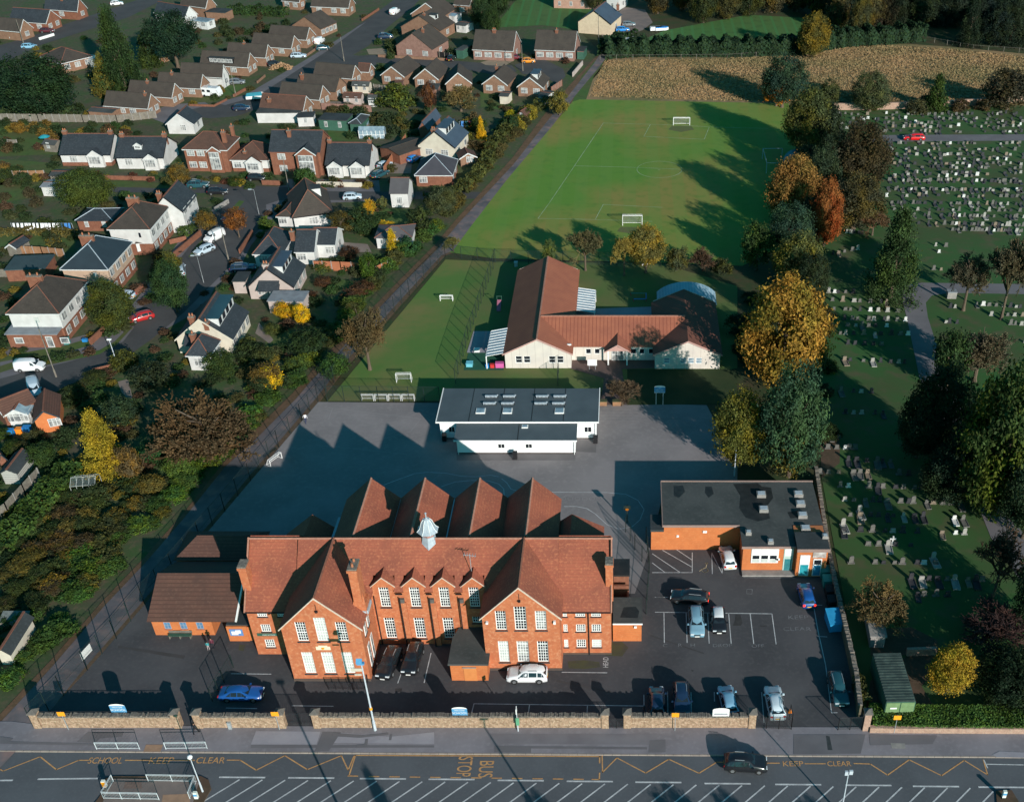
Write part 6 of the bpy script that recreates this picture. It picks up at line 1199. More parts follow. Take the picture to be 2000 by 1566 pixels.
# hedges that were planted as one: long dark conifer hedge, low hedges
def hedge(label,pts,w,h,col,n,leaf=.35,name='hedge',mt=LEAF,amp=.25,seed=1,z0=.05):
 P_ = [Vector(G(p)) for p in pts]; L_ = [(b - a).length for a,b in zip(P_[:-1],P_[1:])]; T_ = sum(L_); r = random.Random(seed); fs = []; tn = []
 c0 = P_[0]
 for _ in range(n):
  s = r.uniform(0,T_); i = 0
  while i < len(L_) - 1 and s > L_[i]: s -= L_[i]; i += 1
  d = (P_[i + 1] - P_[i]) / max(L_[i],1e-6); nn = Vector((-d.y,d.x)); p = P_[i] + d * s; g = (sin(p.x * 1.9) + sin(p.y * 1.3 + p.x)) * .5 * amp
  ww = w / 2 * (1 + g * .5); hh = h * (1 + g); k = r.random()
  if k < .45: o,z = r.uniform(-ww,ww),hh * r.uniform(.9,1.05); nv = Vector((0,0,1))
  else: sg = r.choice((-1,1)); o,z = sg * ww * r.uniform(.85,1.05),hh * r.uniform(.02,1); nv = Vector((nn.x * sg,nn.y * sg,.3))
  q = Vector((p.x + nn.x * o - c0.x,p.y + nn.y * o - c0.y,z)); nv = (nv + Vector((r.gauss(0,.5),r.gauss(0,.5),r.gauss(0,.5)))).normalized(); t = nv.orthogonal().normalized(); t.rotate(Matrix.Rotation(r.uniform(0,6.28),3,nv)); b = nv.cross(t); sz = leaf * r.uniform(.6,1.3)
  fs.append([tuple(q - t * sz),tuple(q + b * sz * .7),tuple(q + t * sz),tuple(q - b * sz * .7)]); tn.append(min(1,max(0,.5 + .35 * sin(p.x * 1.1 + p.y * .7) + r.gauss(0,.2))))
 o = new_obj(name,leafmesh(name,fs,tn,[mt])); o.location = (c0.x,c0.y,z0); o.color = (*col,1); return tag(o,label,'hedge')
hedge('long tall dark conifer hedge between paddock and meadow',[(1180,112),(1250,108),(1350,108),(1450,108),(1560,105),(1640,90),(1720,85),(1800,78)],5.0,4.2,(.022,.05,.026),16000,.45,seed=2)
hedge('dark hedge running up beside the lane head',[(1180,112),(1195,95),(1220,85),(1240,88)],4,3,(.025,.06,.025),1800,.4,seed=3)
hedge('low clipped green hedge behind the low stone wall by the main road',[('R',640,880),('R',1200,895),('R',1925,900),(2120,1412)],3.0,1.0,(.075,.15,.035),16000,.11,amp=.02,seed=4)
hedge('narrow clipped hedge climbing beside the lane above the gardens',[('B',1500,1566),('B',1760,1500),('B',1958,1290),('C',250,1130),('C',420,960),('C',560,860),('C',690,790)],2.4,2.0,(.07,.085,.028),6000,.3,seed=5)
hedge('ivy and brambles on the car park wall',[('T',1890,960),('T',1930,1050),('T',1965,1130)],1.2,1.7,(.09,.10,.035),600,.14,seed=6)
hedge('clipped green hedge beside the road in the upper estate',[('B',0,110),('B',240,115),('B',440,130)],3.0,2.4,(.03,.065,.022),1800,.35,seed=7)
hedge('clipped hedge in front of the third semi',[('E',1390,450),('E',1500,385)],1.6,1.5,(.045,.08,.025),700,.2,seed=8)
hedge('shaded hedge along the top of the back gardens',[('A',0,870),('A',300,865),('A',640,870)],2.5,1.8,(.03,.055,.022),1500,.3,seed=9)
hedge('hedge between two long gardens beside the drying washing',[('E',0,430),('E',300,420),('E',590,440)],1.8,1.2,(.10,.09,.03),1300,.22,seed=10)
hedge('grassy bank hedge beside the timber fence',[('J',0,1500),('J',250,1230),('J',470,980),('J',560,870)],3.5,1.6,(.05,.10,.025),2600,.25,seed=11)
# hedgerow and garden shrubs, each a plant of its own
SHR = []
def scatter(poly,n,smin,smax,cols,label,group,kinds=('bush','bush','busht','med'),seed=1,asp=(.7,1.0),name='shrub'):
 r = random.Random(seed); us = [px(*p)[0] for p in poly]; vs = [px(*p)[1] for p in poly]; Q = list(zip(us,vs)); k = 0; g = 0
 while k < n and g < 5000:
  g += 1; u = r.uniform(min(us),max(us)); v = r.uniform(min(vs),max(vs)); c = False; j = len(Q) - 1
  for i in range(len(Q)):
   if (Q[i][1] > v) != (Q[j][1] > v) and u < (Q[j][0] - Q[i][0]) * (v - Q[i][1]) / (Q[j][1] - Q[i][1]) + Q[i][0]: c = not c
   j = i
  if not c: continue
  k += 1; x,y = G((u,v)); s = SC(x,y); w = r.uniform(smin,smax) * s / 2; h_ = w * r.uniform(*asp); SHR.append(((u - w,v - h_,u + w,v + h_ * .8),r.choice(kinds),r.choice(cols),label,0,name,group))
def rowof(pts,step,smin,smax,cols,label,group,kinds=('bush','busht','bush'),seed=1,jit=1.4,asp=(.5,.8),name='shrub'):
 r = random.Random(seed); P_ = [Vector(G(p)) for p in pts]
 for a,b in zip(P_[:-1],P_[1:]):
  L_ = (b - a).length; n = max(1,int(L_ / step))
  for i in range(n):
   p = a.lerp(b,(i + r.random() * .6) / n) + Vector((r.uniform(-jit,jit),r.uniform(-jit,jit))); d = p.y * C_ + H * S_; u = CX + F * p.x / d; v = CY + F * (H * C_ - p.y * S_) / d; s = F / d
   w = r.uniform(smin,smax) * s / 2; h_ = w * r.uniform(*asp); SHR.append(((u - w,v - h_ * 1.5,u + w,v + h_ * .5),r.choice(kinds),r.choice(cols),label,0,name,group))
HC = [(.06,.12,.03),(.075,.125,.028),(.09,.10,.035),(.05,.10,.03),(.06,.14,.035),(.055,.115,.03)]
rowof([(0,1335),(60,1275),(120,1205),(190,1125),(250,1055)],1.7,2.2,4.4,HC,'green and olive shrub in the overgrown bank beside the lower lane','shrubs in the lower lane hedgerow',seed=21,jit=1.6)
rowof([(0,1270),(70,1190),(130,1120),(200,1040)],2.2,2.2,4.2,HC + [(.03,.05,.02)],'shrub in the second rank of the overgrown lower bank','shrubs behind the lower lane hedgerow',seed=22,jit=2)
rowof([(265,1045),(330,970),(390,920),(430,870),(490,820),(540,765)],1.7,2.4,4.6,HC + [(.05,.13,.03)],'rounded green shrub in the hedgerow beside the shaded lane','shrubs in the middle lane hedgerow',seed=23,jit=1.2)
rowof([(560,745),(600,700),(650,655),(700,590),(750,530),(800,485),(850,435)],1.7,2.2,4.2,HC + [(.09,.14,.03)],'leafy shrub in the hedgerow opposite the small pitch','shrubs in the upper lane hedgerow',seed=24,jit=1.2)
rowof([(865,420),(905,375),(950,320),(990,275),(1030,235)],2.5,2.5,4,[(.09,.085,.03),(.07,.08,.025),(.12,.10,.035)],'small shrub in the trimmed hedgerow above the lane','shrubs above the lane',seed=25,jit=.6)
scatter([(20,1010),(140,940),(250,930),(330,950),(240,1040),(110,1160),(0,1200),(0,1110)],80,1.8,4.0,[(.06,.07,.03),(.05,.075,.028),(.085,.065,.035),(.04,.065,.025),(.13,.11,.03),(.03,.055,.022)],'mixed autumn shrub in the overgrown garden plot','shrubs in the overgrown garden plot',seed=26,asp=(.55,.9))
scatter([(600,470),(700,460),(760,540),(690,600),(640,620),(560,580)],14,2,4.5,[(.04,.06,.025),(.09,.05,.03),(.06,.09,.03)],'dark shrub in the garden below the slate bungalow','shrubs below the slate bungalow',seed=27)
scatter([(480,640),(560,620),(620,680),(560,760),(430,740),(400,700)],18,2.5,5.5,[(.045,.08,.025),(.07,.09,.03),(.12,.09,.03),(.035,.06,.025)],'bushy shrub in the chalet bungalow garden','shrubs in the chalet garden',seed=28)
scatter([(930,190),(1060,205),(1000,270),(950,330),(900,330),(905,260)],34,1.5,4,[(.10,.12,.03),(.25,.20,.03),(.05,.08,.025),(.12,.09,.04),(.3,.24,.03)],'small garden shrub beside the cream gabled house','shrubs beside the cream gabled house',seed=29)
scatter([(690,215),(830,215),(810,270),(700,265)],28,1.5,3.5,[(.08,.10,.03),(.14,.12,.03),(.04,.06,.025)],'small shrub in the gardens behind the green studio','shrubs behind the green studio',seed=30)
scatter([(0,230),(240,232),(320,262),(100,290),(0,330)],30,1.8,3.6,[(.03,.055,.02),(.05,.07,.025),(.10,.07,.03),(.2,.13,.03)],'shaded shrub in the gardens left of the white bungalows','shrubs left of the white bungalows',seed=31)
scatter([(0,400),(110,400),(200,440),(150,470),(0,480)],9,1.8,3.5,[(.04,.06,.02),(.06,.07,.03)],'shrub in the long lawn gardens of the semis','shrubs in the lawn gardens',seed=32)
scatter([(110,335),(480,350),(690,352),(690,362),(300,352),(150,348)],30,1.2,2.6,[(.04,.08,.025),(.10,.10,.03),(.12,.05,.03),(.3,.22,.03)],'small front garden shrub along the roadside row','front garden shrubs in the roadside row',seed=33)
scatter([(180,185),(240,200),(330,185),(440,195),(430,170),(340,160),(230,170)],20,1.5,3.5,[(.05,.08,.025),(.2,.14,.03),(.08,.05,.03)],'shrub in front of the lower diagonal bungalows','shrubs by the lower diagonal bungalows',seed=34)
scatter([(400,40),(520,20),(570,50),(460,75),(380,80),(300,60)],26,1.8,3.8,[(.035,.06,.022),(.05,.07,.025),(.08,.06,.03)],'dark shrub in the upper estate back gardens','shrubs in the upper back gardens',seed=35)
scatter([(640,70),(760,60),(770,100),(700,100)],12,1.8,4,[(.05,.08,.025),(.22,.15,.03),(.07,.09,.03)],'shrub in the gravelled corner gardens','shrubs in the gravelled gardens',seed=36)
scatter([(870,70),(930,80),(925,110),(870,110)],7,2,4,[(.04,.06,.025),(.07,.08,.03)],'shrub between the chalets and semis','shrubs between chalets and semis',seed=37)
scatter([(925,108),(1120,108),(1120,118),(925,118)],14,1.4,2.6,[(.06,.09,.03),(.3,.22,.03),(.1,.05,.03)],'front garden shrub of the semi-detached pairs','front shrubs of the semi-detached pairs',seed=38)
scatter([(460,370),(500,385),(560,400),(530,425),(490,470),(470,440)],8,2,3.4,[(.07,.12,.03),(.05,.09,.03),(.14,.07,.03)],'rounded bush in the corner garden of the close','rounded bushes by the close corner',seed=39)
scatter([(1640,190),(1700,180),(1800,190),(1960,190),(1960,205),(1640,210)],11,3,6,[(.06,.065,.035),(.05,.06,.03),(.09,.07,.04)],'rough shrub on the meadow side of the cemetery wall','shrubs by the cemetery wall',seed=40)
scatter([(110,715),(240,700),(240,760),(150,790),(115,770)],12,2,4.5,[(.05,.07,.025),(.12,.10,.03),(.03,.05,.02)],'shrub in the corner garden below the lamp post','shrubs below the lamp post',seed=41)
scatter([(1600,560),(1640,700),(1625,900),(1600,900)],8,2,4,[(.03,.055,.02),(.05,.05,.025)],'dark shrub at the cemetery foot of the tree belt','shrubs at the foot of the tree belt',seed=42)
scatter([(1400,500),(1470,520),(1480,700),(1430,720),(1420,560)],8,3,5,[(.025,.045,.02),(.035,.05,.025)],'dark shrub in the strip right of the nursery','shrubs right of the nursery',seed=43)

scatter([(640,205),(700,200),(720,215),(620,225)],10,1.4,3,[(.05,.08,.025),(.09,.08,.03)],'shrub along the gardens below the terrace of sheds','shrubs below the terrace of sheds',seed=51)
scatter([(245,405),(330,370),(360,380),(300,440),(340,500),(310,560),(280,520)],10,1.4,3,[(.04,.075,.022),(.09,.06,.03)],'shrub in the front gardens of the semis','front shrubs of the semis',seed=52)
scatter([(0,330),(60,330),(110,360),(60,400),(0,400)],12,2,4,[(.035,.06,.022),(.07,.06,.03)],'dark shrub in the gardens round the white shed','shrubs round the white shed',seed=53)
scatter([(760,100),(900,130),(900,160),(700,150)],10,1.4,3,[(.05,.08,.025),(.1,.06,.03)],'shrub round the gable-fronted bungalows','shrubs round the gable-fronted bungalows',seed=54)
scatter([(0,840),(60,850),(130,830),(60,900),(0,880)],8,1.5,3,[(.04,.075,.022),(.06,.07,.03)],'shrub beside the corrugated shed','shrubs beside the corrugated shed',seed=55)

def inpoly(x,y,w):
 c = False; j = len(w) - 1
 for i in range(len(w)):
  if (w[i][1] > y) != (w[j][1] > y) and x < (w[j][0] - w[i][0]) * (y - w[i][1]) / (w[j][1] - w[i][1]) + w[i][0]: c = not c
  j = i
 return c
def free(x,y,m=.8):
 if any(inpoly(x,y,w) for w in ROADS): return False
 for hx,hy,rz,w,d in HOUSES:
  dx,dy = x - hx,y - hy; a = dx * cos(rz) + dy * sin(rz); b_ = -dx * sin(rz) + dy * cos(rz)
  if -m < a < w + m and -m < b_ < d + m: return False
 return True
SHR = [a for a in SHR if free(*G(((a[0][0] + a[0][2]) / 2,a[0][3] - 2)),.3)]
r = random.Random(61); EST = [(-10,40),(700,0),(900,10),(1010,140),(1060,215),(860,420),(700,560),(600,680),(440,840),(300,1000),(-10,1250)]; k = 0
while k < 900:
 u,v = r.uniform(-10,1060),r.uniform(0,1250)
 if not inpoly(u,v,EST): continue
 x,y = G((u,v)); k += 1
 if not free(x,y): continue
 s = SC(x,y); w = r.uniform(1.3,3.2) * s / 2; h_ = w * r.uniform(.6,1.0)
 SHR.append(((u - w,v - h_,u + w,v + h_ * .6),'bush',r.choice([(.04,.075,.024),(.05,.085,.028),(.065,.075,.03),(.035,.06,.022),(.09,.085,.03),(.05,.10,.028),(.10,.06,.035),(.22,.17,.03)]),'',0,'shrub',None))
SHR.sort(key=lambda a: (a[0][0] - a[0][2]) * (a[0][3] - a[0][1]))
for a in SHR[:285]:
 if a[3]: tree(*a,cat='shrub')
import numpy as np
VV = []; TN = []; TC = []; SR = random.Random(77)
for a in SHR[285:] + [a for a in SHR[:285] if not a[3]]:
 x,y,rr_,hz,zc = fit(*a[0],0); me = PR['bush'][SR.randrange(4)]; n = len(me.vertices); co = np.empty(n * 3,dtype=np.float64); me.vertices.foreach_get('co',co); co = co.reshape(-1,4,3); sel = co[SR.randrange(4)::4]
 c = sel.mean(axis=1,keepdims=True); sel = c + (sel - c) * 1.75; q = sel * np.array([rr_,rr_,hz]) * 1.06 + np.array([x,y,zc]); VV.append(q.reshape(-1,3)); k_ = len(sel); TN += [SR.random() for _ in range(k_)]; TC += list((*a[2],1.0)) * k_
V_ = np.concatenate(VV); nf = len(V_) // 4; me = bpy.data.meshes.new('small_shrubs'); me.from_pydata(V_.tolist(),[],np.arange(nf * 4).reshape(-1,4).tolist())
me.attributes.new('tone','FLOAT','FACE').data.foreach_set('value',TN); me.attributes.new('tint','FLOAT_COLOR','FACE').data.foreach_set('color',TC); me.materials.append(LEAFM)
tag(new_obj('small_shrubs',me),'mass of smaller shrubs filling the hedgerows and back gardens','shrubs',kind='stuff')
# arched shelter at the edge of the belt
x,y = G((1560,340)); t = thing('arched_shelter','pale blue arched shelter half hidden behind the orange trees','shelter',(x,y,.05)); q = MB()
for i in range(10):
 a0,a1 = pi * i / 10,pi * (i + 1) / 10; q.slab((2.6 * cos(a1),0,2.6 * sin(a1)),(2.6 * cos(a0),0,2.6 * sin(a0)),(2.6 * cos(a0),8,2.6 * sin(a0)),(2.6 * cos(a1),8,2.6 * sin(a1)),.06)
q.build('sheeting',mat('shelter_sheet',(.10,.25,.30),(.08,.2,.25),1),t); q = MB()
for X in (-7.2,-2.8):
 for Y in (0,9): q.cyl((X,Y,0),(X,Y,2.4),.07,k=5)
for a,b_ in (((-7.2,0,2.4),(-7.2,9,2.4)),((-7.2,9,2.4),(-2.8,9,2.4)),((-7.2,0,2.4),(-2.8,0,2.4))): q.cyl(a,b_,.06,k=5)
q.build('frame',mat('shelter_frame',(.4,.45,.47),(.33,.38,.4),2),t)
# ---------------------------------------------------------------- vehicles
CG = mat('car_glass',(.012,.018,.022),(.02,.028,.034),1,rough=.08,spec=.7)
TYRE = mat('tyre_rubber',(.012,.012,.012),(.018,.018,.018),3); RIM = mat('wheel_rim',(.35,.36,.37),(.25,.26,.27),3,rough=.35,metal=.6)
HL = mat('headlamp_glass',(.7,.75,.78),(.6,.65,.68),3,rough=.1); TL = mat('tail_lamp_red',(.5,.02,.015),(.4,.015,.012),3,rough=.2)
TLL = bpy.data.materials.new('tail_lamp_lit'); TLL.use_nodes = True; TLL.node_tree.nodes['Principled BSDF'].inputs['Base Color'].default_value = (.8,.03,.02,1); TLL.node_tree.nodes['Principled BSDF'].inputs['Emission Color'].default_value = (1,.04,.02,1); TLL.node_tree.nodes['Principled BSDF'].inputs['Emission Strength'].default_value = 1.5
PLY = mat('yellow_plate',(.75,.42,.03),(.7,.38,.03),3); PLW = mat('white_plate',(.75,.75,.72),(.7,.7,.66),3)
def paint(name,c):
 m = mat(name,c,sh(c,.93),.8,rough=.28,spec=.6); m.node_tree.nodes['Principled BSDF'].inputs['Coat Weight'].default_value = .5; m.node_tree.nodes['Principled BSDF'].inputs['Coat Roughness'].default_value = .08; return m
SHAPES = {  # x fraction from the tail, top height fraction, top half-width fraction ; cab from index a to b
 'hatch': (4.1,1.76,1.47,[(0,.56,.86),(.03,.64,.88),(.10,.93,.66),(.22,1,.68),(.50,1,.68),(.60,.95,.67),(.755,.66,.86),(.90,.60,.84),(.97,.50,.80),(1,.40,.76)],1,6),
 'suv': (4.5,1.86,1.66,[(0,.52,.88),(.02,.68,.88),(.13,.93,.64),(.24,.985,.67),(.46,1,.68),(.58,.955,.66),(.72,.69,.86),(.91,.62,.86),(.975,.52,.82),(1,.40,.78)],1,6),
 'estate': (4.7,1.80,1.46,[(0,.55,.86),(.02,.66,.86),(.08,.92,.66),(.20,.99,.68),(.52,1,.68),(.60,.95,.66),(.74,.67,.86),(.90,.62,.84),(.975,.52,.80),(1,.40,.74)],1,6),
 'coupe': (4.7,1.82,1.40,[(0,.58,.80),(.05,.68,.82),(.14,.72,.82),(.30,.97,.62),(.46,1,.63),(.56,.96,.62),(.72,.69,.84),(.90,.62,.82),(.975,.52,.78),(1,.38,.72)],2,6),
 'van': (4.5,1.82,1.85,[(0,.60,.90),(.012,.66,.90),(.03,.98,.84),(.20,1,.85),(.60,1,.84),(.66,.96,.82),(.80,.62,.88),(.92,.55,.86),(.98,.46,.82),(1,.34,.78)],1,6)}
def car(p,heading,kind,pm,label,L=None,roofm=None,group=None,cat='car',tail=TL,name='parked_car',gz=.1,mirrors=True):
 L0,W,Hh,st,ca,cb = SHAPES[kind]; L = L or L0; x,y = G(p,.6); t = thing(name,label,cat,(x,y,gz),RAD(heading),group)
 hw = W / 2; belt = .60; rings = []; b = MB()
 for i,(fx,ft,fw) in enumerate(st):
  X = (fx - .5) * L; e = min(fx,1 - fx); w = hw * (1 - .10 * max(0,(.08 - e) / .08)); bz = min(belt * Hh * (1.02 if ca <= i <= cb else 1),ft * Hh - .02 * (0 if ca < i < cb else 1))
  zb = .20 + .10 * max(0,(.06 - e) / .06); cab = ca < i < cb
  bl = belt * Hh if cab else ft * Hh - .06
  wt = hw * (fw if cab else fw * 1.02)
  rings.append([(X,-w * .92,zb),(X,-w,zb + .22),(X,-w * .985,bl),(X,-wt * .94,ft * Hh - (.05 if cab else .0)),(X,-wt * .7,ft * Hh + .01),(X,0,ft * Hh + .03),(X,wt * .7,ft * Hh + .01),(X,wt * .94,ft * Hh - (.05 if cab else .0)),(X,w * .985,bl),(X,w,zb + .22),(X,w * .92,zb)])
 n0 = 0; k = 11
 for r_ in rings: b.v += r_
 for i in range(len(rings) - 1):
  for j in range(k - 1): a = i * k + j; b.f.append((a,a + k,a + k + 1,a + 1)); b.m.append(1 if roofm and ca < i + .5 < cb and 3 <= j <= 6 and ca < i and i + 1 < cb else 0)
  a = i * k; b.f.append((a + k - 1,a + 2 * k - 1,a + k,a)); b.m.append(0)
 b.f.append(tuple(range(k))); b.m.append(0); b.f.append(tuple((len(rings) - 1) * k + j for j in range(k))[::-1]); b.m.append(0)
 bo = b.build('body',[pm,roofm or pm],t,smooth=False)
 me = bo.data; me.polygons.foreach_set('use_smooth',[True] * len(me.polygons));
 g = MB(); o = .012
 def P3(i,j,s=1): v = rings[i][j]; return Vector(v)
 def lerpq(a,b_,c,d,m0,m1,off):
  n = (b_ - a).cross(d - a).normalized() * off; A,B = a.lerp(d,m0),b_.lerp(c,m0); D,C = a.lerp(d,m1),b_.lerp(c,m1); return [tuple(q + n) for q in (A.lerp(B,.06),B.lerp(A,.06),C.lerp(D,.06),D.lerp(C,.06))]
 # windscreen and rear window
 q = [P3(cb,3),P3(cb,7),P3(cb - 1,7),P3(cb - 1,3)]; w_ = MB(); w_.face(lerpq(q[0],q[1],q[2],q[3],.08,.92,.035)); w_.build('windscreen',CG,t)
 q = [P3(ca,7),P3(ca,3),P3(ca + 1,3),P3(ca + 1,7)]; w_ = MB(); w_.face(lerpq(q[0],q[1],q[2],q[3],.12,.9,.035)); (w_.build('rear_window',CG,t) if kind != 'van' else None)
 for sgn,jb,jt in ((-1,2,3),(1,8,7)):
  w_ = MB()
  for i in range(ca + 1 if kind != 'van' else ca + 3,cb - 1):
   a,b2,c,d = P3(i,jb),P3(i + 1,jb),P3(i + 1,jt),P3(i,jt); qq = lerpq(a,b2,c,d,.12,.86,-o if sgn > 0 else o); w_.face(qq)
  a,b2,c = P3(cb - 1,jb),P3(cb,jb),P3(cb - 1,jt); n = (b2 - a).cross(c - a).normalized() * (o if sgn < 0 else -o); w_.face([tuple(v + n) for v in (a.lerp(c,.12),b2.lerp(a,.25) + Vector((0,0,.04)),c.lerp(a,.16))])
  if kind not in ('van',): a,b2,c = P3(ca + 1,jb),P3(ca,jb),P3(ca + 1,jt); n = (b2 - a).cross(c - a).normalized() * (-o if sgn < 0 else o); w_.face([tuple(v + n) for v in (a.lerp(c,.12),b2.lerp(a,.4) + Vector((0,0,.04)),c.lerp(a,.16))])
  w_.build('side_window',CG,t)
 r0 = .33 if kind != 'suv' else .36
 for X in (-.30 * L,.31 * L):
  for s in (-1,1):
   w_ = MB(); w_.cyl((X,s * (hw - .20),r0),(X,s * (hw + .015),r0),r0,k=16); wo = w_.build('wheel',TYRE,t); w_ = MB(); w_.cyl((X,s * (hw - .01),r0),(X,s * (hw + .03),r0),r0 * .62,r0 * .55,k=10); w_.build('rim',RIM,wo)
   w_ = MB(); n = 10
   for i in range(n):
    a0,a1 = pi * i / n,pi * (i + 1) / n; ra,rb = r0 + .02,r0 + .07
    w_.face([(X + ra * cos(a0),s * (hw + .012),r0 + ra * sin(a0)),(X + rb * cos(a0),s * (hw + .012),r0 + rb * sin(a0)),(X + rb * cos(a1),s * (hw + .012),r0 + rb * sin(a1)),(X + ra * cos(a1),s * (hw + .012),r0 + ra * sin(a1))])
   w_.build('wheel_arch',BLACKP,t)
 for s in (-1,1):
  w_ = MB(); zf = st[-2][1] * Hh; w_.box(L / 2 - .16 - .03 * L,L / 2 - .02,s * hw * .62 - .2,s * hw * .62 + .2,zf * .80,zf * 1.0); w_.build('headlight',HL,t)
  w_ = MB(); w_.box(-L / 2 - .015,-L / 2 + .14,s * hw * .74 - .13,s * hw * .74 + .13,.50 * Hh - .1,.50 * Hh + .16); w_.build('tail_light',tail,t)
  if mirrors: w_ = MB(); xm = (st[cb][0] - .5) * L - .25; w_.box(xm - .08,xm + .08,s * (hw + .02) - .02,s * (hw + .2) + .02 if s > 0 else s * (hw + .02) + .02,.6 * Hh,.6 * Hh + .15) if s > 0 else w_.box(xm - .08,xm + .08,-(hw + .2),-(hw),.6 * Hh,.6 * Hh + .15); w_.build('mirror',pm if pm.name != 'x' else BLACKP,t)
 w_ = MB(); w_.box(L / 2 - .02,L / 2 + .02,-.26,.26,.32,.46); w_.build('number_plate',PLW,t); w_ = MB(); w_.box(-L / 2 - .025,-L / 2,-.26,.26,.48,.62); w_.build('number_plate',PLY,t)
 w_ = MB(); w_.box(L / 2 - .06,L / 2 + .012,-hw * .42,hw * .42,.50,.66); w_.build('grille',BLACKP,t)
 if kind in ('suv','estate'):
  w_ = MB()
  for s in (-1,1): w_.box((st[3][0] - .5) * L,(st[4][0] - .5) * L,s * hw * .58 - .025,s * hw * .58 + .025,Hh + .01,Hh + .05)
  w_.build('roof_rail',METAL,t)
 return t
PW = paint('car_white',(.78,.79,.8)); PB = paint('car_black',(.012,.013,.016)); PBL = paint('car_blue',(.012,.085,.30)); PSI = paint('car_silver',(.46,.56,.64)); PSB = paint('car_pale_blue',(.22,.44,.60)); PNV = paint('car_navy',(.012,.03,.07)); PRD = paint('car_red',(.42,.02,.02)); PGY = paint('car_grey',(.16,.18,.2)); PBB = paint('car_bright_blue',(.02,.22,.6)); PTL = paint('car_teal',(.02,.08,.10)); POR = paint('car_orange',(.7,.25,.02))
car((1456,1490),-4,'suv',PB,'black car driving along the main road past the zigzag lines',gz=.02,name='car',L=4.4)
car((1030,1318),180,'suv',PW,'white sport utility car parked against the right front gable')
car((472,1354),0,'coupe',PBL,'bright blue coupe parked behind the front stone wall')
car((760,1295),-99,'suv',PB,'black people carrier, left of two parked nose out at the school front',L=4.7); car((806,1287),-94,'suv',PB,'black sport utility car, right of two parked nose out at the school front',L=4.6)
car((1421,1089),96,'hatch',PW,'white hatchback reversed into the bay below the orange annex wall',tail=TL); car((1347,1166),172,'estate',PB,'black estate car with its tail lamp lit stopped behind the drop-off bays',tail=TLL,L=4.6)
car((1360,1214),-90,'estate',paint('car_sky_reflect_blue',(.20,.36,.46)),'silver blue estate car parked in the middle drop-off bay'); car((1403,1212),-90,'hatch',PB,'black hatchback with a white roof in the drop-off bays',roofm=PW,L=3.9)  # estate car's blue has the sky's reflection painted into the body colour
car((1575,1163),93,'hatch',PBL,'blue hatchback with lit tail lamps beside the recycling trailers',tail=TLL); car((1637,1345),-88,'estate',PTL,'dark shaded estate car parked by the right-hand stone wall')
car((1513,1373),93,'suv',paint('car_sky_reflect_pale',(.62,.72,.78)),'silver sport utility car parked facing away behind the sliding gate'); car((1422,1368),97,'hatch',PSB,'pale blue hatchback parked behind the white school sign'); car((1331,1366),-89,'suv',PNV,'dark navy car in shade behind the front wall, right of a pair'); car((1283,1370),91,'hatch',PNV,'small dark blue car in shade behind the front wall, left of a pair')  # silver car's pale blue is sky reflection put into the body colour
# estate vehicles
car((59,716),4,'van',PW,'white van like car driving on the estate road at the left',gz=.04,L=4.4); car((67,760),-62,'van',PSI,'silver grey van parked below the estate road',gz=.04,L=4.8,cat='van',name='parked_van')
car((276,619),214,'hatch',PRD,'red hatchback parked on the bend of the close',gz=.04); car((352,527),110,'estate',PSI,'dark car with a silver bonnet between the close trees',gz=.04); car((243,576),165,'hatch',PSI,'silver car half hidden on the drive of the lowest semi',gz=.04,L=3.9)
car((399,488),235,'hatch',PSI,'silver hatchback parked behind the white van in the close',gz=.04); car((419,463),245,'van',PW,'white van parked in the close near the round street trees',gz=.04,cat='van',name='parked_van'); car((452,425),230,'hatch',PRD,'red car parked beyond the red brown street tree',gz=.04)
car((425,374),5,'hatch',PB,'black car parked on the roadside below the timbered house',gz=.04); car((387,361),5,'suv',PTL,'dark teal car on the drive of the timbered house',gz=.04); car((501,347),3,'hatch',PB,'black car in front of the bow windowed bungalow',gz=.04,L=3.8); car((742,340),60,'estate',PTL,'dark estate car between white bungalow and red fence',gz=.04); car((751,322),60,'hatch',PSI,'grey car farther up the drive beside the red fence',gz=.04,L=3.8)
car((475,523),10,'estate',PNV,'dark car on the shaded drive above the pink bungalow',gz=.04); car((808,310),60,'hatch',PBB,'blue car parked beside the cream gabled house',gz=.04,L=3.6); car((688,384),10,'hatch',PSI,'silver car parked below the cream front wall',gz=.04,L=3.9)
car((771,24),75,'van',PW,'white van parked at the top of the diagonal road',gz=.04,cat='van',name='parked_van',L=4.8); car((624,81),80,'van',PW,'white van on a bungalow drive',gz=.04,cat='van',name='parked_van',L=4.6); car((583,109),5,'hatch',PSI,'silver car on the drive below the second diagonal bungalow',gz=.04,L=4.4)
car((753,72),10,'suv',PNV,'dark blue car on the gravelled corner drive',gz=.04,L=4.4); car((463,160),5,'hatch',PGY,'dark grey car on the drive of the white gabled bungalow',gz=.04); car((472,211),10,'hatch',PNV,'dark blue car parked below the covered white boat',gz=.04); car((536,125),5,'hatch',PB,'black car behind the log pile',gz=.04,L=3.8)
car((57,91),5,'hatch',PSB,'pale blue car on the top left road',gz=.04,L=4.2); car((92,60),5,'hatch',paint('car_maroon',(.10,.02,.03)),'maroon car on the drive in the top left',gz=.04,L=4.2); car((34,72),190,'suv',PW,'white car parked by the bungalow at the left edge',gz=.04,L=4.2); car((228,7),20,'hatch',PW,'white car at the very top left of the estate',gz=.04,L=4)
car((1006,112),5,'hatch',paint('car_dark_red',(.16,.02,.03)),'dark red car beside the semi-detached pair',gz=.04,L=4.2); car((1032,119),5,'hatch',POR,'orange car between the two semi-detached pairs',gz=.04,L=3.8); car((881,114),80,'hatch',PB,'dark car parked beside the green garage',gz=.04,L=3.9)
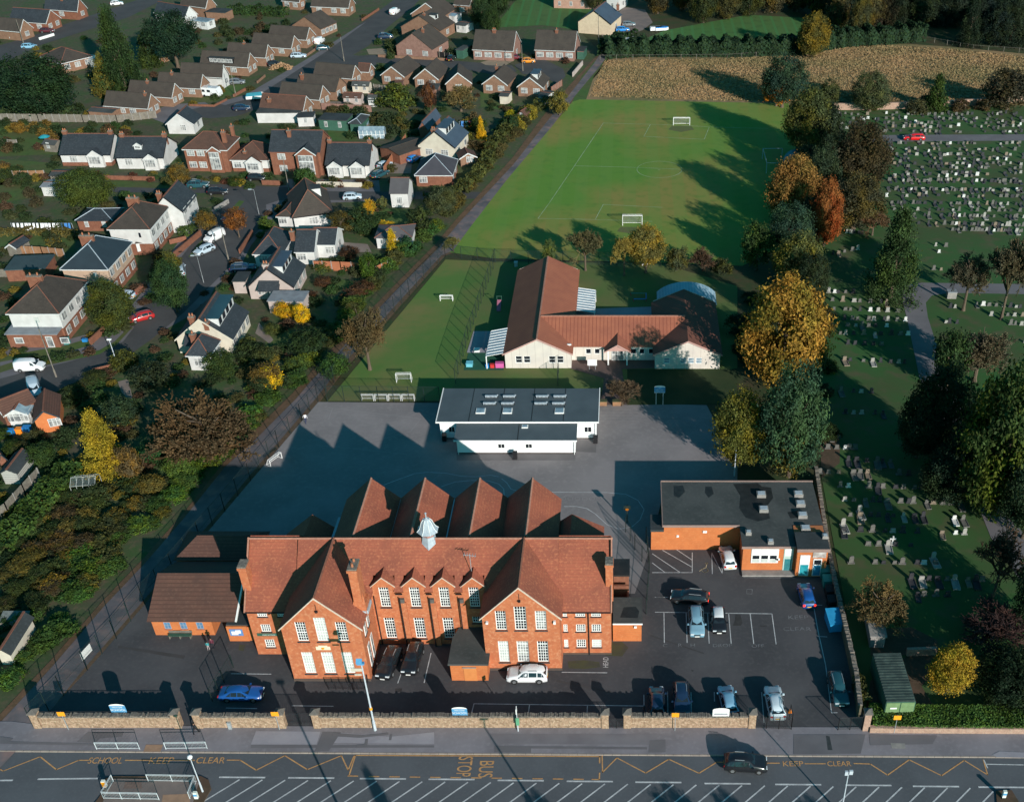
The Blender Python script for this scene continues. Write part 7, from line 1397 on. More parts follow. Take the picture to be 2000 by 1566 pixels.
car((1216,58),5,'hatch',PBB,'bright blue car in the farm yard',gz=.07,L=4.2); car((1228,48),5,'hatch',PGY,'dark car behind the bright blue one in the farm yard',gz=.07,L=4.2); car((1785,269),178,'hatch',paint('car_bright_red',(.7,.012,.015)),'bright red car on the cemetery road',gz=.08,L=5.0); car((630,94),20,'hatch',PTL,'dark car parked at the roadside below the van drive',gz=.04,L=3.8)
def van_home(p,heading,L,label):
 x,y = G(p,1); t = thing('camper',label,'camper',(x,y,.04),RAD(heading)); q = MB(); q.box(-L / 2,L / 2 - .5,-1.05,1.05,.4,2.4); q.slab((L / 2 - .5,-1.05,2.4),(L / 2,-1.0,1.2),(L / 2,1.0,1.2),(L / 2 - .5,1.05,2.4),.1); q.prism([(L / 2 - .5,-1.05),(L / 2,-1),(L / 2,1),(L / 2 - .5,1.05)],.4,1.25); q.build('body',PW,t)
 q = MB(); [q.box(-L / 2 + .5 + i * 1.5,-L / 2 + 1.4 + i * 1.5,-1.08,-1.05,1.3,1.9) for i in range(2)]; q.build('window',CG,t); q = MB(); [q.cyl((X,-1.07,.35),(X,-.8,.35),.33,k=12) for X in (-L * .3,L * .3)]; q.build('wheel',TYRE,t)
 q = MB(); q.box(-.6,.2,-.3,.3,2.4,2.52); q.build('roof_vent',PANES,t)
van_home((413,181),-12,5.2,'white camper van parked in the bend garden'); van_home((1231,84),8,3.4,'small white touring caravan beside the paddock gate')
q = MB(); x,y = G((501,190),.8); t = thing('covered_boat','boat on a trailer under a white and teal cover at the road bend','boat',(x,y,.04),RAD(15)); q.prism([(-2.6,-.9),(1.6,-1),(3.0,0),(1.6,1),(-2.6,.9)],.6,1.3,0); q.face([(-2.6,-.9,1.3),(1.6,-1,1.3),(1.4,0,2.0),(-2.2,0,1.9)],1); q.face([(1.6,-1,1.3),(3,0,1.3),(1.4,0,2.0)],0); q.face([(3,0,1.3),(1.6,1,1.3),(1.4,0,2.0)],0); q.face([(1.6,1,1.3),(-2.6,.9,1.3),(-2.2,0,1.9),(1.4,0,2.0)],1); q.face([(-2.6,.9,1.3),(-2.6,-.9,1.3),(-2.2,0,1.9)],0); q.build('cover',[WHITE,mat('teal_cover',(.04,.25,.32),(.03,.2,.26),1)],t); q = MB(); [q.cyl((-.4,s,.35),(-.4,s + .2,.35),.3,k=12) for s in (-1.0,.8)]; q.box(-2.4,3.4,-.05,.05,.45,.6); q.build('trailer',TYRE,t)
for (u,v),c,lab in (((1292,58),PBB,'small boat with blue cover on the paddock edge'),((1282,58),PW,'white trailer boat beside the blue covered one')):
 x,y = G((u,v),.5); t = thing('small_boat',lab,'boat',(x,y,.06),RAD(10)); q = MB(); q.prism([(-2,-.8),(1.2,-.8),(2.2,0),(1.2,.8),(-2,.8)],.3,1.0); q.build('hull',PW,t); q = MB(); q.prism([(-1.9,-.75),(1.1,-.75),(2.0,0),(1.1,.75),(-1.9,.75)],1.0,1.25); q.build('cover',c,t)
# ---------------------------------------------------------------- front wall, piers, gates
def stone_wall(label,pts,h,th=.45,name='stone_wall',m=STONE,cope=True,z0=.08,seed=1,cat='wall',base=0):
 P_ = [Vector(p) for p in pts]; t = thing(name,label,cat,(P_[0].x,P_[0].y,z0)); b = MB(); c = MB(); r = random.Random(seed)
 for a,e in zip(P_[:-1],P_[1:]):
  d = (e - a).normalized(); n = Vector((-d.y,d.x)); L_ = (e - a).length; o = a - P_[0]; e2 = e - P_[0]
  b.prism([tuple(o),tuple(e2),tuple(e2 + n * th),tuple(o + n * th)],base,h)
  if cope:
   s = 0
   while s < L_ - .05:
    w = r.uniform(.12,.26); s2 = min(L_,s + w); hh = h + r.uniform(.14,.3); k = r.uniform(-.03,.03); A = o + d * s - n * (.05 + k); B = o + d * (s2 - .02) - n * (.05 + k); c.prism([tuple(A),tuple(B),tuple(B + n * (th + .1)),tuple(A + n * (th + .1))],h,hh); s = s2
 b.build('wall',m,t)
 if cope: c.build('coping',COPE,t)
 return t
def pier(label,x,y,w=.75,h=2.2,m=STONE):
 t = thing('gate_pier',label,'gate pier',(x,y,.08),0,None); q = MB(); q.box(-w / 2,w / 2,-w / 2,w / 2,0,h); q.build('shaft',m,t); q = MB(); q.box(-w / 2 - .1,w / 2 + .1,-w / 2 - .1,w / 2 + .1,h,h + .16)
 k = w / 2 + .08;
 for a,b_ in (((-k,-k),(k,-k)),((k,-k),(k,k)),((k,k),(-k,k)),((-k,k),(-k,-k))): q.face([(a[0],a[1],h + .16),(b_[0],b_[1],h + .16),(0,0,h + .45)])
 q.build('cap',mat('pier_cap',(.17,.15,.13),(.12,.11,.10),2),t)
wy = 77.72
def wx(u): return G((u,1422))[0]
for i,(ua,ub,lab) in enumerate([(84,342,'stone front wall with rough coping, leftmost length behind the orange sign'),(398,545,'short stone front wall between the pedestrian gap and iron gate'),(628,1176,'long stone front wall behind the bus stop'),(1230,1462,'stone front wall in front of the shaded cars')]):
 stone_wall(lab,[(wx(ua),wy),(wx(ub),wy)],1.62,seed=i)
for u,lab in ((76,'stone gate pier at the corner of lane and pavement'),(349,'stone gate pier, left of the pedestrian gap'),(391,'stone gate pier, right of the pedestrian gap'),(553,'stone gate pier, left of the iron driveway gate'),(621,'stone gate pier, right of the iron driveway gate'),(1182,'stone gate pier, left of the small iron gate'),(1225,'stone gate pier, right of the small iron gate'),(1468,'stone gate pier left of the car park entrance')):
 pier(lab,wx(u),wy + .25)
pier('taller pinkish gate pier at the end of the hedge',G((1690,1426))[0],77.6,.7,2.6,STONEP)
stone_wall('low pinkish stone wall under the clipped roadside hedge',[(G((1697,1427))[0],77.0),(60,76.7)],.75,m=STONEP,cope=False,z0=.1,name='low_stone_wall')
stone_wall('dark stone boundary wall with pale coping between car park and cemetery',[G(p) for p in [(1680,1400),('T',1890,950),('T',1830,680),('T',1740,300),('T',1690,60),('M',1050,760),('M',1010,500),('M',985,330)]],1.7,.4,m=mat('mossy_stone',(.14,.12,.08),(.08,.08,.05),1.5,c3=(.2,.17,.12),s3=4),seed=9)
stone_wall('long pinkish cemetery wall at the edge of the meadow',[G(p) for p in [(1628,216),(1700,216),(1850,211),(1960,203),(2060,198)]],1.6,.6,m=STONEP,cope=False,name='cemetery_wall')
stone_wall('short length of pink stone wall above the bare ground',[G(p) for p in [(1770,1282),(1828,1280)]],1.0,.4,m=STONEP,cope=False)
for lab,pts,h,m in [('low red brick wall in front of the second white bungalow',[('A',790,1375),('A',1185,1385)],.9,BRICK3),('cream rendered front wall below the twin gabled bungalow',[('B',660,1425),('B',1008,1435)],1.0,RENDC),('red brick front wall of the two-storey house',[('B',243,1415),('B',380,1420)],1.0,BRICK3),
      ('orange brick front wall of the third semi',[('E',1345,600),('E',1545,430)],1.1,BRICK3),('dark brick wall between semi gardens',[('E',1300,500),('E',1430,470)],.9,BRICK3),('brick front wall of the lowest semi',[('E',700,1270),('E',845,1140)],1.1,BRICK3),('brick garden wall of the tan semi',[('E',1050,890),('E',1125,830)],1.1,BRICK3),('grey stone wall at the junction corner',[('E',1650,250),('E',1755,185)],.9,CONC),('brick wall along the second close garden',[('E',1840,570),('E',1940,420)],.9,BRICK3),('short brick wall beside the lamp post',[('J',720,120),('J',905,75)],.9,BRICK3),
      ('low brick garden wall round the bend by the camper van',[('A',1450,815),('A',1640,820),('A',1740,770)],.5,BRICK3),('low brick wall beside the diagonal road',[('B',210,640),('B',270,590)],.6,BRICKT),('brick garden wall by the top diagonal house',[('B',1010,165),('B',1140,80)],.7,BRICK3),('low brick wall along the second diagonal drive',[('A',1790,745),('A',1900,680)],.6,BRICKT),('low brick wall at the third diagonal drive',[('B',580,440),('B',665,380)],.6,BRICKT),('tall brick retaining wall below the terrace of sheds',[('B',700,840),('B',1080,860)],1.6,BRICKP),('low wall in front of the pinkish chalet',[('B',1130,440),('B',1680,470)],.7,BRICKT),('pale garden wall beside the lane bushes',[('C',860,590),('C',935,500)],1.2,RENDP),('white garden wall on the top left road',[('A',305,310),('A',418,275)],.7,WHITE),('brick wall in the third row garden',[('B',30,745),('B',140,685)],.7,BRICK3)]:
 stone_wall(lab,[G(p) for p in pts],h,.25,m=m,cope=False,name='garden_wall',z0=.03)
def fence_panels(label,pts,h,m=WOOD,step=1.83,post=CONC,name='panel_fence',gap=0,pr=.07):
 P_ = [Vector(G(p)) for p in pts]; t = thing(name,label,'fence',(P_[0].x,P_[0].y,.03)); pn = MB(); ps = MB()
 for a,e in zip(P_[:-1],P_[1:]):
  a = a - P_[0]; e = e - P_[0]; L_ = (e - a).length; n = max(1,round(L_ / step)); d = (e - a) / L_; nn = Vector((-d.y,d.x));
  for i in range(n):
   p,q = a + d * (L_ * i / n + .06),a + d * (L_ * (i + 1) / n - .06); pn.prism([tuple(p),tuple(q),tuple(q + nn * .05),tuple(p + nn * .05)],.05,h)
  for i in range(n + 1):
   p = a + d * (L_ * i / n); ps.box(p.x - pr,p.x + pr,p.y - pr,p.y + pr,0,h + .1)
 pn.build('panel',m,t); ps.build('post',post,t); return t
fence_panels('long grey timber panel fence across the left gardens',[('A',-40,930),('A',300,935),('A',640,938)],1.9,WOODG); fence_panels('brown timber fence continuing behind the white garage block',[('A',640,938),('A',900,940),('A',1200,905)],1.8,WOODG)
fence_panels('timber fence with concrete posts beside the grassy bank, lower left',[('J',-120,1330),('J',70,1195),('J',200,1050),('J',315,925)],1.9,WOODG); fence_panels('orange timber panels at the bottom left edge',[('J',-200,1420),('J',-10,1270)],1.9,WOOD)
fence_panels('long red timber fence beside the drive of the twin gabled bungalow',[('B',1180,1340),('B',1345,1090)],1.9,mat('red_timber',(.38,.14,.07),(.32,.11,.055),1),post=BRICKT); fence_panels('red timber fence below the slate bungalow',[('F',645,700),('F',850,705),('F',1100,720)],1.9,MATS['red_timber']); fence_panels('small red fence by the lane hedge',[('F',1120,735),('F',1210,690)],1.7,MATS['red_timber'])
fence_panels('brown fence between the semi gardens',[('E',140,575),('E',330,582),('E',500,600)],1.7,WOOD); fence_panels('grey fence panels below the teal roofed garage',[('E',0,750),('E',180,755)],1.6,WOODG); fence_panels('brown fence in the upper left gardens',[('A',1230,495),('A',1390,430)],1.7,WOOD); fence_panels('low grey fence in the far left gardens',[('A',0,1115),('A',140,1120)],1.5,WOODG); fence_panels('brown panel fence below the autumn hedge',[('A',110,1365),('A',350,1360)],1.6,WOOD)
fence_panels('grey fence panels above the upper terrace shed',[('B',1100,690),('B',1230,710)],1.5,WOODG); fence_panels('dark slatted fence beside the lane bungalow',[('C',695,715),('C',775,660)],1.6,BRICKP,post=BRICK3); fence_panels('dark fence below the pinkish chalet',[('B',1520,430),('B',1680,450)],1.5,BLACKP,post=WOODG)
# ---- wire fences
def wire_fence(label,pts,h,step,name='wire_fence',net=NET,pm=DMETAL,pr=.05,rails=(1.0,),hoop=0,cat='fence'):
 P_ = [Vector(G(p)) if not isinstance(p,Vector) else p for p in pts]; t = thing(name,label,cat,(P_[0].x,P_[0].y,.08)); ps = MB(); nt_ = MB(); rl = MB()
 for a,e in zip(P_[:-1],P_[1:]):
  a = a - P_[0]; e = e - P_[0]; L_ = (e - a).length; n = max(1,round(L_ / step)); d = (e - a) / L_
  for i in range(n + 1):
   p = a + d * (L_ * i / n); ps.cyl((p.x,p.y,0),(p.x,p.y,h + hoop),pr,k=5)
  nt_.face([(a.x,a.y,.05),(e.x,e.y,.05),(e.x,e.y,h),(a.x,a.y,h)])
  for f_ in rails: rl.cyl((a.x,a.y,h * f_),(e.x,e.y,h * f_),.025,k=4)
 ps.build('post',pm,t); nt_.build('netting',net,t); rl.build('rail',pm,t); return t
FL = [(66,1420),(125,1358),(171,1309),(228,1248),(283,1181),(340,1118),(392,1056),(440,1000),(490,940),(545,875),(590,823),(622,786)]
wire_fence('tall dark wire mesh fence between lane and school yard',FL,3.0,3.0,name='mesh_fence',rails=(1,.5))
wire_fence('tall wire mesh fence beside the lane along the small pitch',[(622,786),(668,730),(740,645),(800,578),(870,503)],3.0,3.2,name='mesh_fence',rails=(1,.5))
wire_fence('tall mesh fence across the far end of the small pitch and nursery',[(870,503),(965,514),(1100,518),(1240,520),(1290,520)],2.6,3.0,name='mesh_fence')
wire_fence('mesh fence between the small pitch and nursery garden',[(968,514),(945,580),(915,665),(890,750)],2.8,2.6,name='mesh_fence'); wire_fence('mesh fence at the playground end of the small pitch',[(640,785),(740,786),(860,787)],2.8,2.5,name='mesh_fence')
wire_fence('low mesh fence in front of the nursery',[(1092,705),(1090,755)],2.4,2.0,name='mesh_fence'); wire_fence('mesh fence with gates between car park and playground',[(1262,1060),(1268,1120),(1262,1200)],2.6,2.2,name='mesh_fence',rails=(1,.5)); wire_fence('mesh fence beside the boiler house yard',[(1222,1040),(1240,1075),(1268,1120)],2.6,2.2,name='mesh_fence')
wire_fence('low dark fence dividing the left yard from the blue car',[('N',1385,770),('N',1330,860),('N',1260,970)],2.0,1.6,name='mesh_fence')
wire_fence('post and wire fence along the far edge of the meadow',[(1172,118),(1300,117),(1420,116),(1560,107),(1700,86),(1800,80),(1900,98),(2020,106)],1.4,4.4,net=netmat('stock_wire',(.1,.09,.08),.03),pm=WOODG,pr=.08,rails=(.9,),cat='fence')
wire_fence('dark iron sliding gate of the car park, closed part',[('T',1090,1290),('T',1380,1300)],1.9,1.2,name='sliding_gate',net=BARS,pm=IRON,cat='gate',rails=(1,.1)); wire_fence('open iron gate leaf at the right of the car park entrance',[('T',1745,1305),('T',1930,1300)],1.9,1.2,name='iron_gate',net=NET,pm=IRON,cat='gate',rails=(1,.1)); wire_fence('iron gate leaf standing open into the car park',[('T',1380,1300),('T',1365,1225)],2.4,1.2,name='iron_gate',net=NET,pm=IRON,cat='gate',rails=(1,.1))
wire_fence('black iron driveway gate between two stone piers',[('V',560,1170),('V',830,1172)],1.7,1.3,name='iron_gate',net=BARS,pm=IRON,cat='gate',rails=(1,.1)); wire_fence('small black iron gate in the front wall',[('U',1368,985),('U',1508,985)],1.5,1.0,name='iron_gate',net=BARS,pm=IRON,cat='gate',rails=(1,.1)); wire_fence('iron railings round the basement steps of the left gable',[('V',960,832),('V',1320,838),('V',1345,760)],1.1,.9,name='railings',net=BARS,pm=IRON,cat='railings',rails=(1,.1))
wire_fence('thin iron spikes and rail on top of the front wall left of the bus stop',[Vector((wx(84),wy + .6)),Vector((wx(342),wy + .6))],1.9,2.5,name='railings',net=netmat('thin_railing',(.02,.02,.022),.12),pm=IRON,pr=.02,cat='railings')
# white pedestrian barriers
def barrier(label,pts,h=1.05):
 P_ = [Vector(G(p)) for p in pts]; t = thing('pedestrian_barrier',label,'barrier',(P_[0].x,P_[0].y,.13)); ps = MB(); rl = MB(); br = MB(); wm = mat('barrier_paint',(.55,.6,.62),(.45,.5,.52),2,rough=.5)
 for a,e in zip(P_[:-1],P_[1:]):
  a = a - P_[0]; e = e - P_[0]; L_ = (e - a).length; n = max(1,round(L_ / 2)); d = (e - a) / L_
  for i in range(n + 1): p = a + d * (L_ * i / n); ps.cyl((p.x,p.y,0),(p.x,p.y,h),.04,k=6)
  for z in (h,h * .86,.12): rl.cyl((a.x,a.y,z),(e.x,e.y,z),.028,k=5)
  for i in range(int(L_ / .14)): p = a + d * (.07 + i * .14); br.cyl((p.x,p.y,.12),(p.x,p.y,h * .86),.012,k=3,caps=False)
 ps.build('post',wm,t); rl.build('rail',wm,t); br.build('bars',wm,t)
barrier('steel pedestrian barrier at the kerb, left of the crossing point',[('P',542,280),('P',782,280)]); barrier('steel pedestrian barrier at the kerb, right of the crossing point',[('P',928,280),('P',1158,276)])
barrier('white barrier round the left half of the traffic island',[('P',636,460),('P',580,556),('P',890,562)]); barrier('white barrier round the right half of the traffic island',[('P',830,458),('P',1098,462),('P',1062,556)])
# ---------------------------------------------------------------- lamps, signs, poles
def pole(label,p,h,arm=None,r=.09,m=METAL,name='street_lamp',cat='street lamp',head=True,gz=.12,rz=0,band=False):
 x,y = G(p,gz); t = thing(name,label,cat,(x,y,gz),RAD(rz)); q = MB(); q.cyl((0,0,0),(0,0,1.4),r * 1.25,r * 1.2,8); q.cyl((0,0,1.4),(0,0,h),r * .85,r * .55,8); q.build('post',m,t)
 if head:
  q = MB()
  if arm: q.cyl((0,0,h),(arm * .9,0,h + .15),.04,k=6)
  a = arm or 0; q.box(a - .32,a + .32,-.16,.16,h + .02,h + .2); q.build('lamp_head',WHITE if not arm else m,t)
 if band: q = MB(); q.cyl((0,0,3.2),(0,0,3.5),r * 1.3,k=8); q.build('yellow_band',YEL,t)
 return t
PALE = mat('pale_pole',(.5,.55,.6),(.42,.46,.5),2,rough=.5)
lp = pole('tall pale street lamp at the bus stop pavement with blue head',(733,1425),10.0,m=PALE,r=.13,band=True,head=False)
q = MB(); q.box(-.45,.3,-.15,.15,9.9,10.15); q.slab((-.5,-.2,10.15),(.1,-.2,10.15),(.1,.2,10.5),(-.5,.2,10.5),.06); q.build('lamp_head',BLUEP,lp); q = MB(); q.box(-1.2,0,-.03,.03,8.9,9.3); q.box(-.9,-.2,-.03,.03,8.3,8.5); q.build('sign_plate',RENDC,lp)
pole('lamp with round white globe on the traffic island',(396,1545),5.2,m=PALE,r=.08,head=False,gz=.13); x,y = G((396,1545),.13); g_ = MB(); g_.lathe([(.06,-.25),(.22,-.12),(.26,0),(.2,.16),(.02,.24)],0,0,10); o = g_.build('lamp_globe',mat('globe',(.85,.87,.88),(.8,.82,.83),2,rough=.3)); o.parent = [c for c in COL.objects if c.get('label','').startswith('lamp with round')][0]; o.location = (0,0,5.3)
lp = pole('white twin headed camera post at the bottom edge right of centre',(1642,1590),6.2,m=PALE,r=.09,head=False,gz=.02); q = MB(); q.box(-.35,-.05,-.1,.1,6.1,6.6); q.box(.05,.4,-.1,.1,6.2,6.7); q.build('camera_head',PALE,lp)
pole('short pale street lamp on the estate verge',(231,718),5.0,m=PALE,gz=.05); pole('curved white street lamp in the close',(398,552),5.2,arm=-.8,r=.045,m=METAL,gz=.05); pole('curved white street lamp by the corner garden',(506,419),5.2,arm=-.8,r=.045,m=METAL,gz=.05)
pole('tall grey lamp post left of the yellow tree behind the annex',(1434,929),5.9,m=PALE,gz=.1,arm=.4); pole('small lamp on a post in the nursery bin corner',(1113,706),3.0,m=METAL,gz=.1)
for p,h,lab in (((110,736),8.5,'leaning brown telegraph pole by the white van like car'),((566,378),8.0,'wooden telegraph pole in front of the two-storey brick house'),((447,510),7,'wooden telegraph pole between the close and slate bungalow'),(('A',1805,735),6.5,'telegraph pole on the diagonal road corner'),(('B',870,470),6.5,'telegraph pole at the cul-de-sac mouth'),(('C',1055,330),8,'tall telegraph pole beside the stone house'),(('C',475,545),7,'telegraph pole between the semi-detached pairs'),(('A',180,330),6.5,'telegraph pole at the top left bungalow')):
 pole(lab,p,h,m=WOODG,head=False,name='telegraph_pole',cat='pole',gz=.03,r=.12)
def sign(label,p,h,w,hh,m,name='road_sign',face=None,gz=.12,posts=1,tilt=0,y0=-.04,cat='sign',stagger=.0,pm=METAL):
 x,y = G(p,gz); t = thing(name,label,cat,(x,y,gz),RAD(tilt)); q = MB()
 for i in range(posts): X = 0 if posts == 1 else (-w * .32 + i * w * .64); q.cyl((X,0,0),(X,0,h),.04,k=6)
 q.build('post',pm,t); q = MB(); q.box(-w / 2,w / 2,y0 - .04,y0,h - hh,h); q.build('board',m,t); return t
for p,lab in (((134,1424),'orange rectangular sign on a post at the left end of the front wall'),((546,1424),'orange rectangular sign beside the iron driveway gate'),((1318,1426),'orange rectangular sign before the shaded cars'),((1746,1431),'orange rectangular sign in front of the clipped hedge')):
 sign(lab,p,2.8,.78,.62,YEL)
def school_board(label,p,gz=.1,h=3.0,m=BLUEP,w=1.65):
 t = sign(label,p,h - .15,w,1.0,m,name='school_sign',posts=2,gz=gz,pm=WHITE); q = MB(); n = 10; pts = [(w * .5 * cos(pi * i / n),h - .15 + .28 * sin(pi * i / n)) for i in range(n + 1)]
 q.face([(a,-.1,b_) for a,b_ in pts][::-1]); q.build('sign_arch',WHITE,t)
 return t
b1 = school_board('blue and white arched school sign behind the left front wall',(243,1412)); b2 = school_board('blue and white arched school sign behind the long front wall',(902,1418),w=1.6); b3 = school_board('blue and white arched sign in the shaded nursery front garden',(1288,790),h=3.3); b4 = school_board('white arched school sign in front of the pale blue hatchback',(1406,1420),m=WHITE,w=1.75); b5 = sign('white sign board on two posts beside the nursery path',(1157,722),1.9,1.5,1.1,WHITE,name='school_sign',posts=2,gz=.12)
def up_text(par,s,z,h,m,y=-.1,x=0,sx=1):
 o = text('lettering',s,(x,y,z),h,m,0,up=True,kind=None,sx=sx); o.parent = par
for b_ in (b1,b2,b3): up_text(b_,'WELCOME',2.62,.2,WHITE,sx=.8); up_text(b_,'SCHOOL',2.22,.28,WHITE);
q = MB(); q.box(-.7,.7,-.1,-.085,2.1,2.3); q.build('sign_stripe',mat('grey_stripe',(.3,.32,.35),(.25,.27,.3),2),b4)
bs = pole('bus stop pole with a green flag standing at the long front wall',(1012,1427),3.6,m=PALE,head=False,name='bus_stop',cat='bus stop',r=.06); q = MB(); q.box(-.04,.04,-.28,.28,2.9,3.6); q.build('flag',WHITE,bs); q = MB(); q.box(-.14,.22,-.1,-.04,1.0,2.1); q.build('timetable_case',mat('bus_green',(.12,.35,.2),(.1,.3,.17),2),bs)
def bollard(label,p,yellow=False):
 x,y = G(p,.13); t = thing('bollard',label,'bollard',(x,y,.13)); q = MB(); q.box(-.17,.17,-.15,.15,0,.15,0); q.build('base',BLACKP,t); q = MB(); q.box(-.18,.18,-.14,.14,.15,1.05,0); q.build('shell',mat('bollard_white',(.75,.78,.7),(.7,.72,.65),3),t); q = MB(); q.box(-.185,.185,-.155,-.14,.55 if not yellow else .25,.95 if yellow else .85,0); q.build('face',YEL if yellow else BLUEP,t)
bollard('white bollard with a yellow face at the left end of the traffic island',('P',590,488),True); bollard('white bollard beside the globe lamp on the traffic island',('P',1100,552)); bollard('white bollard on the small island at the bottom right',('R',1752,1528))
t = thing('fence_banner','white rectangular banner fixed to the lane fence','banner',(*G((171,1309)),0),RAD(0));
a = Vector(G((163,1294),.7)); b_ = Vector(G((182,1273),.7)); q = MB(); q.face([(a.x - t.location.x,a.y - t.location.y,1.0),(b_.x - t.location.x,b_.y - t.location.y,1.0),(b_.x - t.location.x,b_.y - t.location.y,2.1),(a.x - t.location.x,a.y - t.location.y,2.1)]); q.build('sheet',WHITE,t)
x,y = G(('P',1287,160),.12); t = thing('litter_bin','small grey box standing against the second stone wall','bin',(x,y,.12)); q = MB(); q.box(-.18,.18,-.15,.15,0,.9); q.box(-.2,.2,-.17,.17,.9,1.0); q.build('box',METAL,t)
# football goals
def goal(label,p,w,h,d,rz=0,thick=.05,gz=.1,name='football_goal'):
 x,y = G(p,gz); t = thing(name,label,'goal',(x,y,gz),RAD(rz)); q = MB(); r_ = thick
 for s in (-1,1): X = s * w / 2; q.cyl((X,0,0),(X,0,h),r_,k=6); q.cyl((X,0,h),(X,d * .45,h),r_ * .7,k=5); q.cyl((X,d * .45,h),(X,d,0),r_ * .7,k=5); q.cyl((X,0,.02),(X,d,.02),r_ * .7,k=5)
 q.cyl((-w / 2 - r_,0,h),(w / 2 + r_,0,h),r_,k=6); q.cyl((-w / 2,d,.03),(w / 2,d,.03),r_ * .7,k=5); q.cyl((-w / 2,d * .45,h),(w / 2,d * .45,h),r_ * .6,k=5); q.build('frame',WHITE,t)
 q = MB(); q.face([(-w / 2,d * .45,h),(w / 2,d * .45,h),(w / 2,d,0),(-w / 2,d,0)]); q.face([(-w / 2,0,h),(w / 2,0,h),(w / 2,d * .45,h),(-w / 2,d * .45,h)])
 for s in (-1,1): X = s * w / 2; q.face([(X,0,0),(X,0,h),(X,d * .45,h),(X,d,0)])
 q.build('net',NETW,t)
goal('far white football goal on the playing field',(1331,245),4.0,1.75,1.2,thick=.07,gz=.07); goal('near white football goal on the playing field behind the yellow trees',(1235,441),3.9,2.1,1.4,thick=.06,gz=.07)
goal('small white goal at the far end of the small pitch',(872,588),2.2,1.0,.9,thick=.06); goal('small white goal at the near end of the small pitch',(789,747),2.3,1.5,1.1,thick=.05,rz=2)
for i in range(4): goal(('white training goal at the fence, leftmost of four in a row','white training goal, second of four in a row','white training goal, third of four in a row','white training goal, rightmost of four in a row')[i],(718 + i * 26.5,783),1.85,1.05,.7,thick=.05)
goal('small white goal standing askew on the playground edge',(540,903),2.3,1.0,.8,rz=62,thick=.05)
# gravestones
GS = [mat('headstone_grey',(.15,.145,.13),(.10,.097,.09),3),mat('headstone_pale',(.34,.33,.3),(.27,.26,.24),3),mat('headstone_dark',(.05,.05,.055),(.035,.035,.04),3,rough=.4),mat('headstone_sand',(.24,.19,.14),(.18,.145,.11),3),mat('headstone_white',(.62,.62,.6),(.52,.52,.5),3)]
KEYS = ['grey','pale grey','dark','sandstone','white']
def hs_mesh(k,mi):
 q = MB(); w,h_,d = ((.34,.75,.07),(.30,.95,.08),(.38,.62,.09),(.3,.8,.07))[k]
 n = 6; top = [(w * cos(pi * i / n),h_ + (.16 if k in (1,3) else .05) * sin(pi * i / n)) for i in range(n + 1)] if k != 2 else [(w,h_),(-w,h_)]
 pts = [(-w,0),(w,0)] + top; m = len(pts); N_ = len(q.v); q.v += [(a,-d,b_) for a,b_ in pts] + [(a,d,b_) for a,b_ in pts]; q.f += [tuple(range(N_,N_ + m)),tuple(range(N_ + m,N_ + 2 * m))[::-1]]; q.m += [0,0]
 for i in range(m): j = (i + 1) % m; q.f.append((N_ + i,N_ + m + i,N_ + m + j,N_ + j)[::-1]); q.m.append(0)
 o = q.build('headstone',GS[mi]); me = o.data; bpy.data.objects.remove(o); return me
HSM = {(k,mi): hs_mesh(k,mi) for k in range(4) for mi in range(5)}
def aux(fn,nm,m): q = MB(); fn(q); o = q.build(nm,m); me = o.data; bpy.data.objects.remove(o); return me
PLINTH = [aux(lambda q: q.box(-.48,.48,-.2,.2,0,.14),'plinth',GS[i]) for i in range(5)]
def kerbs(q): q.box(-.5,.5,-2.0,-1.88,0,.2); q.box(-.5,-.4,-1.88,-.2,0,.2); q.box(.4,.5,-1.88,-.2,0,.2); q.box(-.4,.4,-1.88,-.2,.02,.1)
KRB = [aux(kerbs,'kerb_set',GS[i]) for i in range(5)]
gn = [0]
def grave(p,mi,k,label,group,kerb=False,rz=0,sc=1.0):
 x,y = G(p); t = thing('gravestone',label,'gravestone',(x,y,.06),rz,group); gn[0] += 1
 new_obj('headstone',HSM[(k,mi)],t).location = (0,0,.12); new_obj('plinth',PLINTH[mi],t)
 if kerb: new_obj('kerb_set',KRB[mi],t)
 t.scale = (sc,sc,sc)
r = random.Random(11)
def rowg(p0,p1,n,label_zone,gid,wts=(4,2,4,1,1),kerbp=.2,jit=.3,sc=1.0,drop=.1):
 for i in range(n):
  if r.random() < drop: continue
  t_ = (i + .5 + r.uniform(-jit,jit)) / n; mi = r.choices(range(5),wts)[0]; a,b2 = px(*p0),px(*p1)
  grave((a[0] + (b2[0] - a[0]) * t_,a[1] + (b2[1] - a[1]) * t_),mi,r.choice((0,0,1,2,3)),f'{KEYS[mi]} headstone {label_zone}',f'{KEYS[mi]} headstones {gid}',r.random() < kerbp,r.gauss(0,.05),sc * r.uniform(.55,.85))
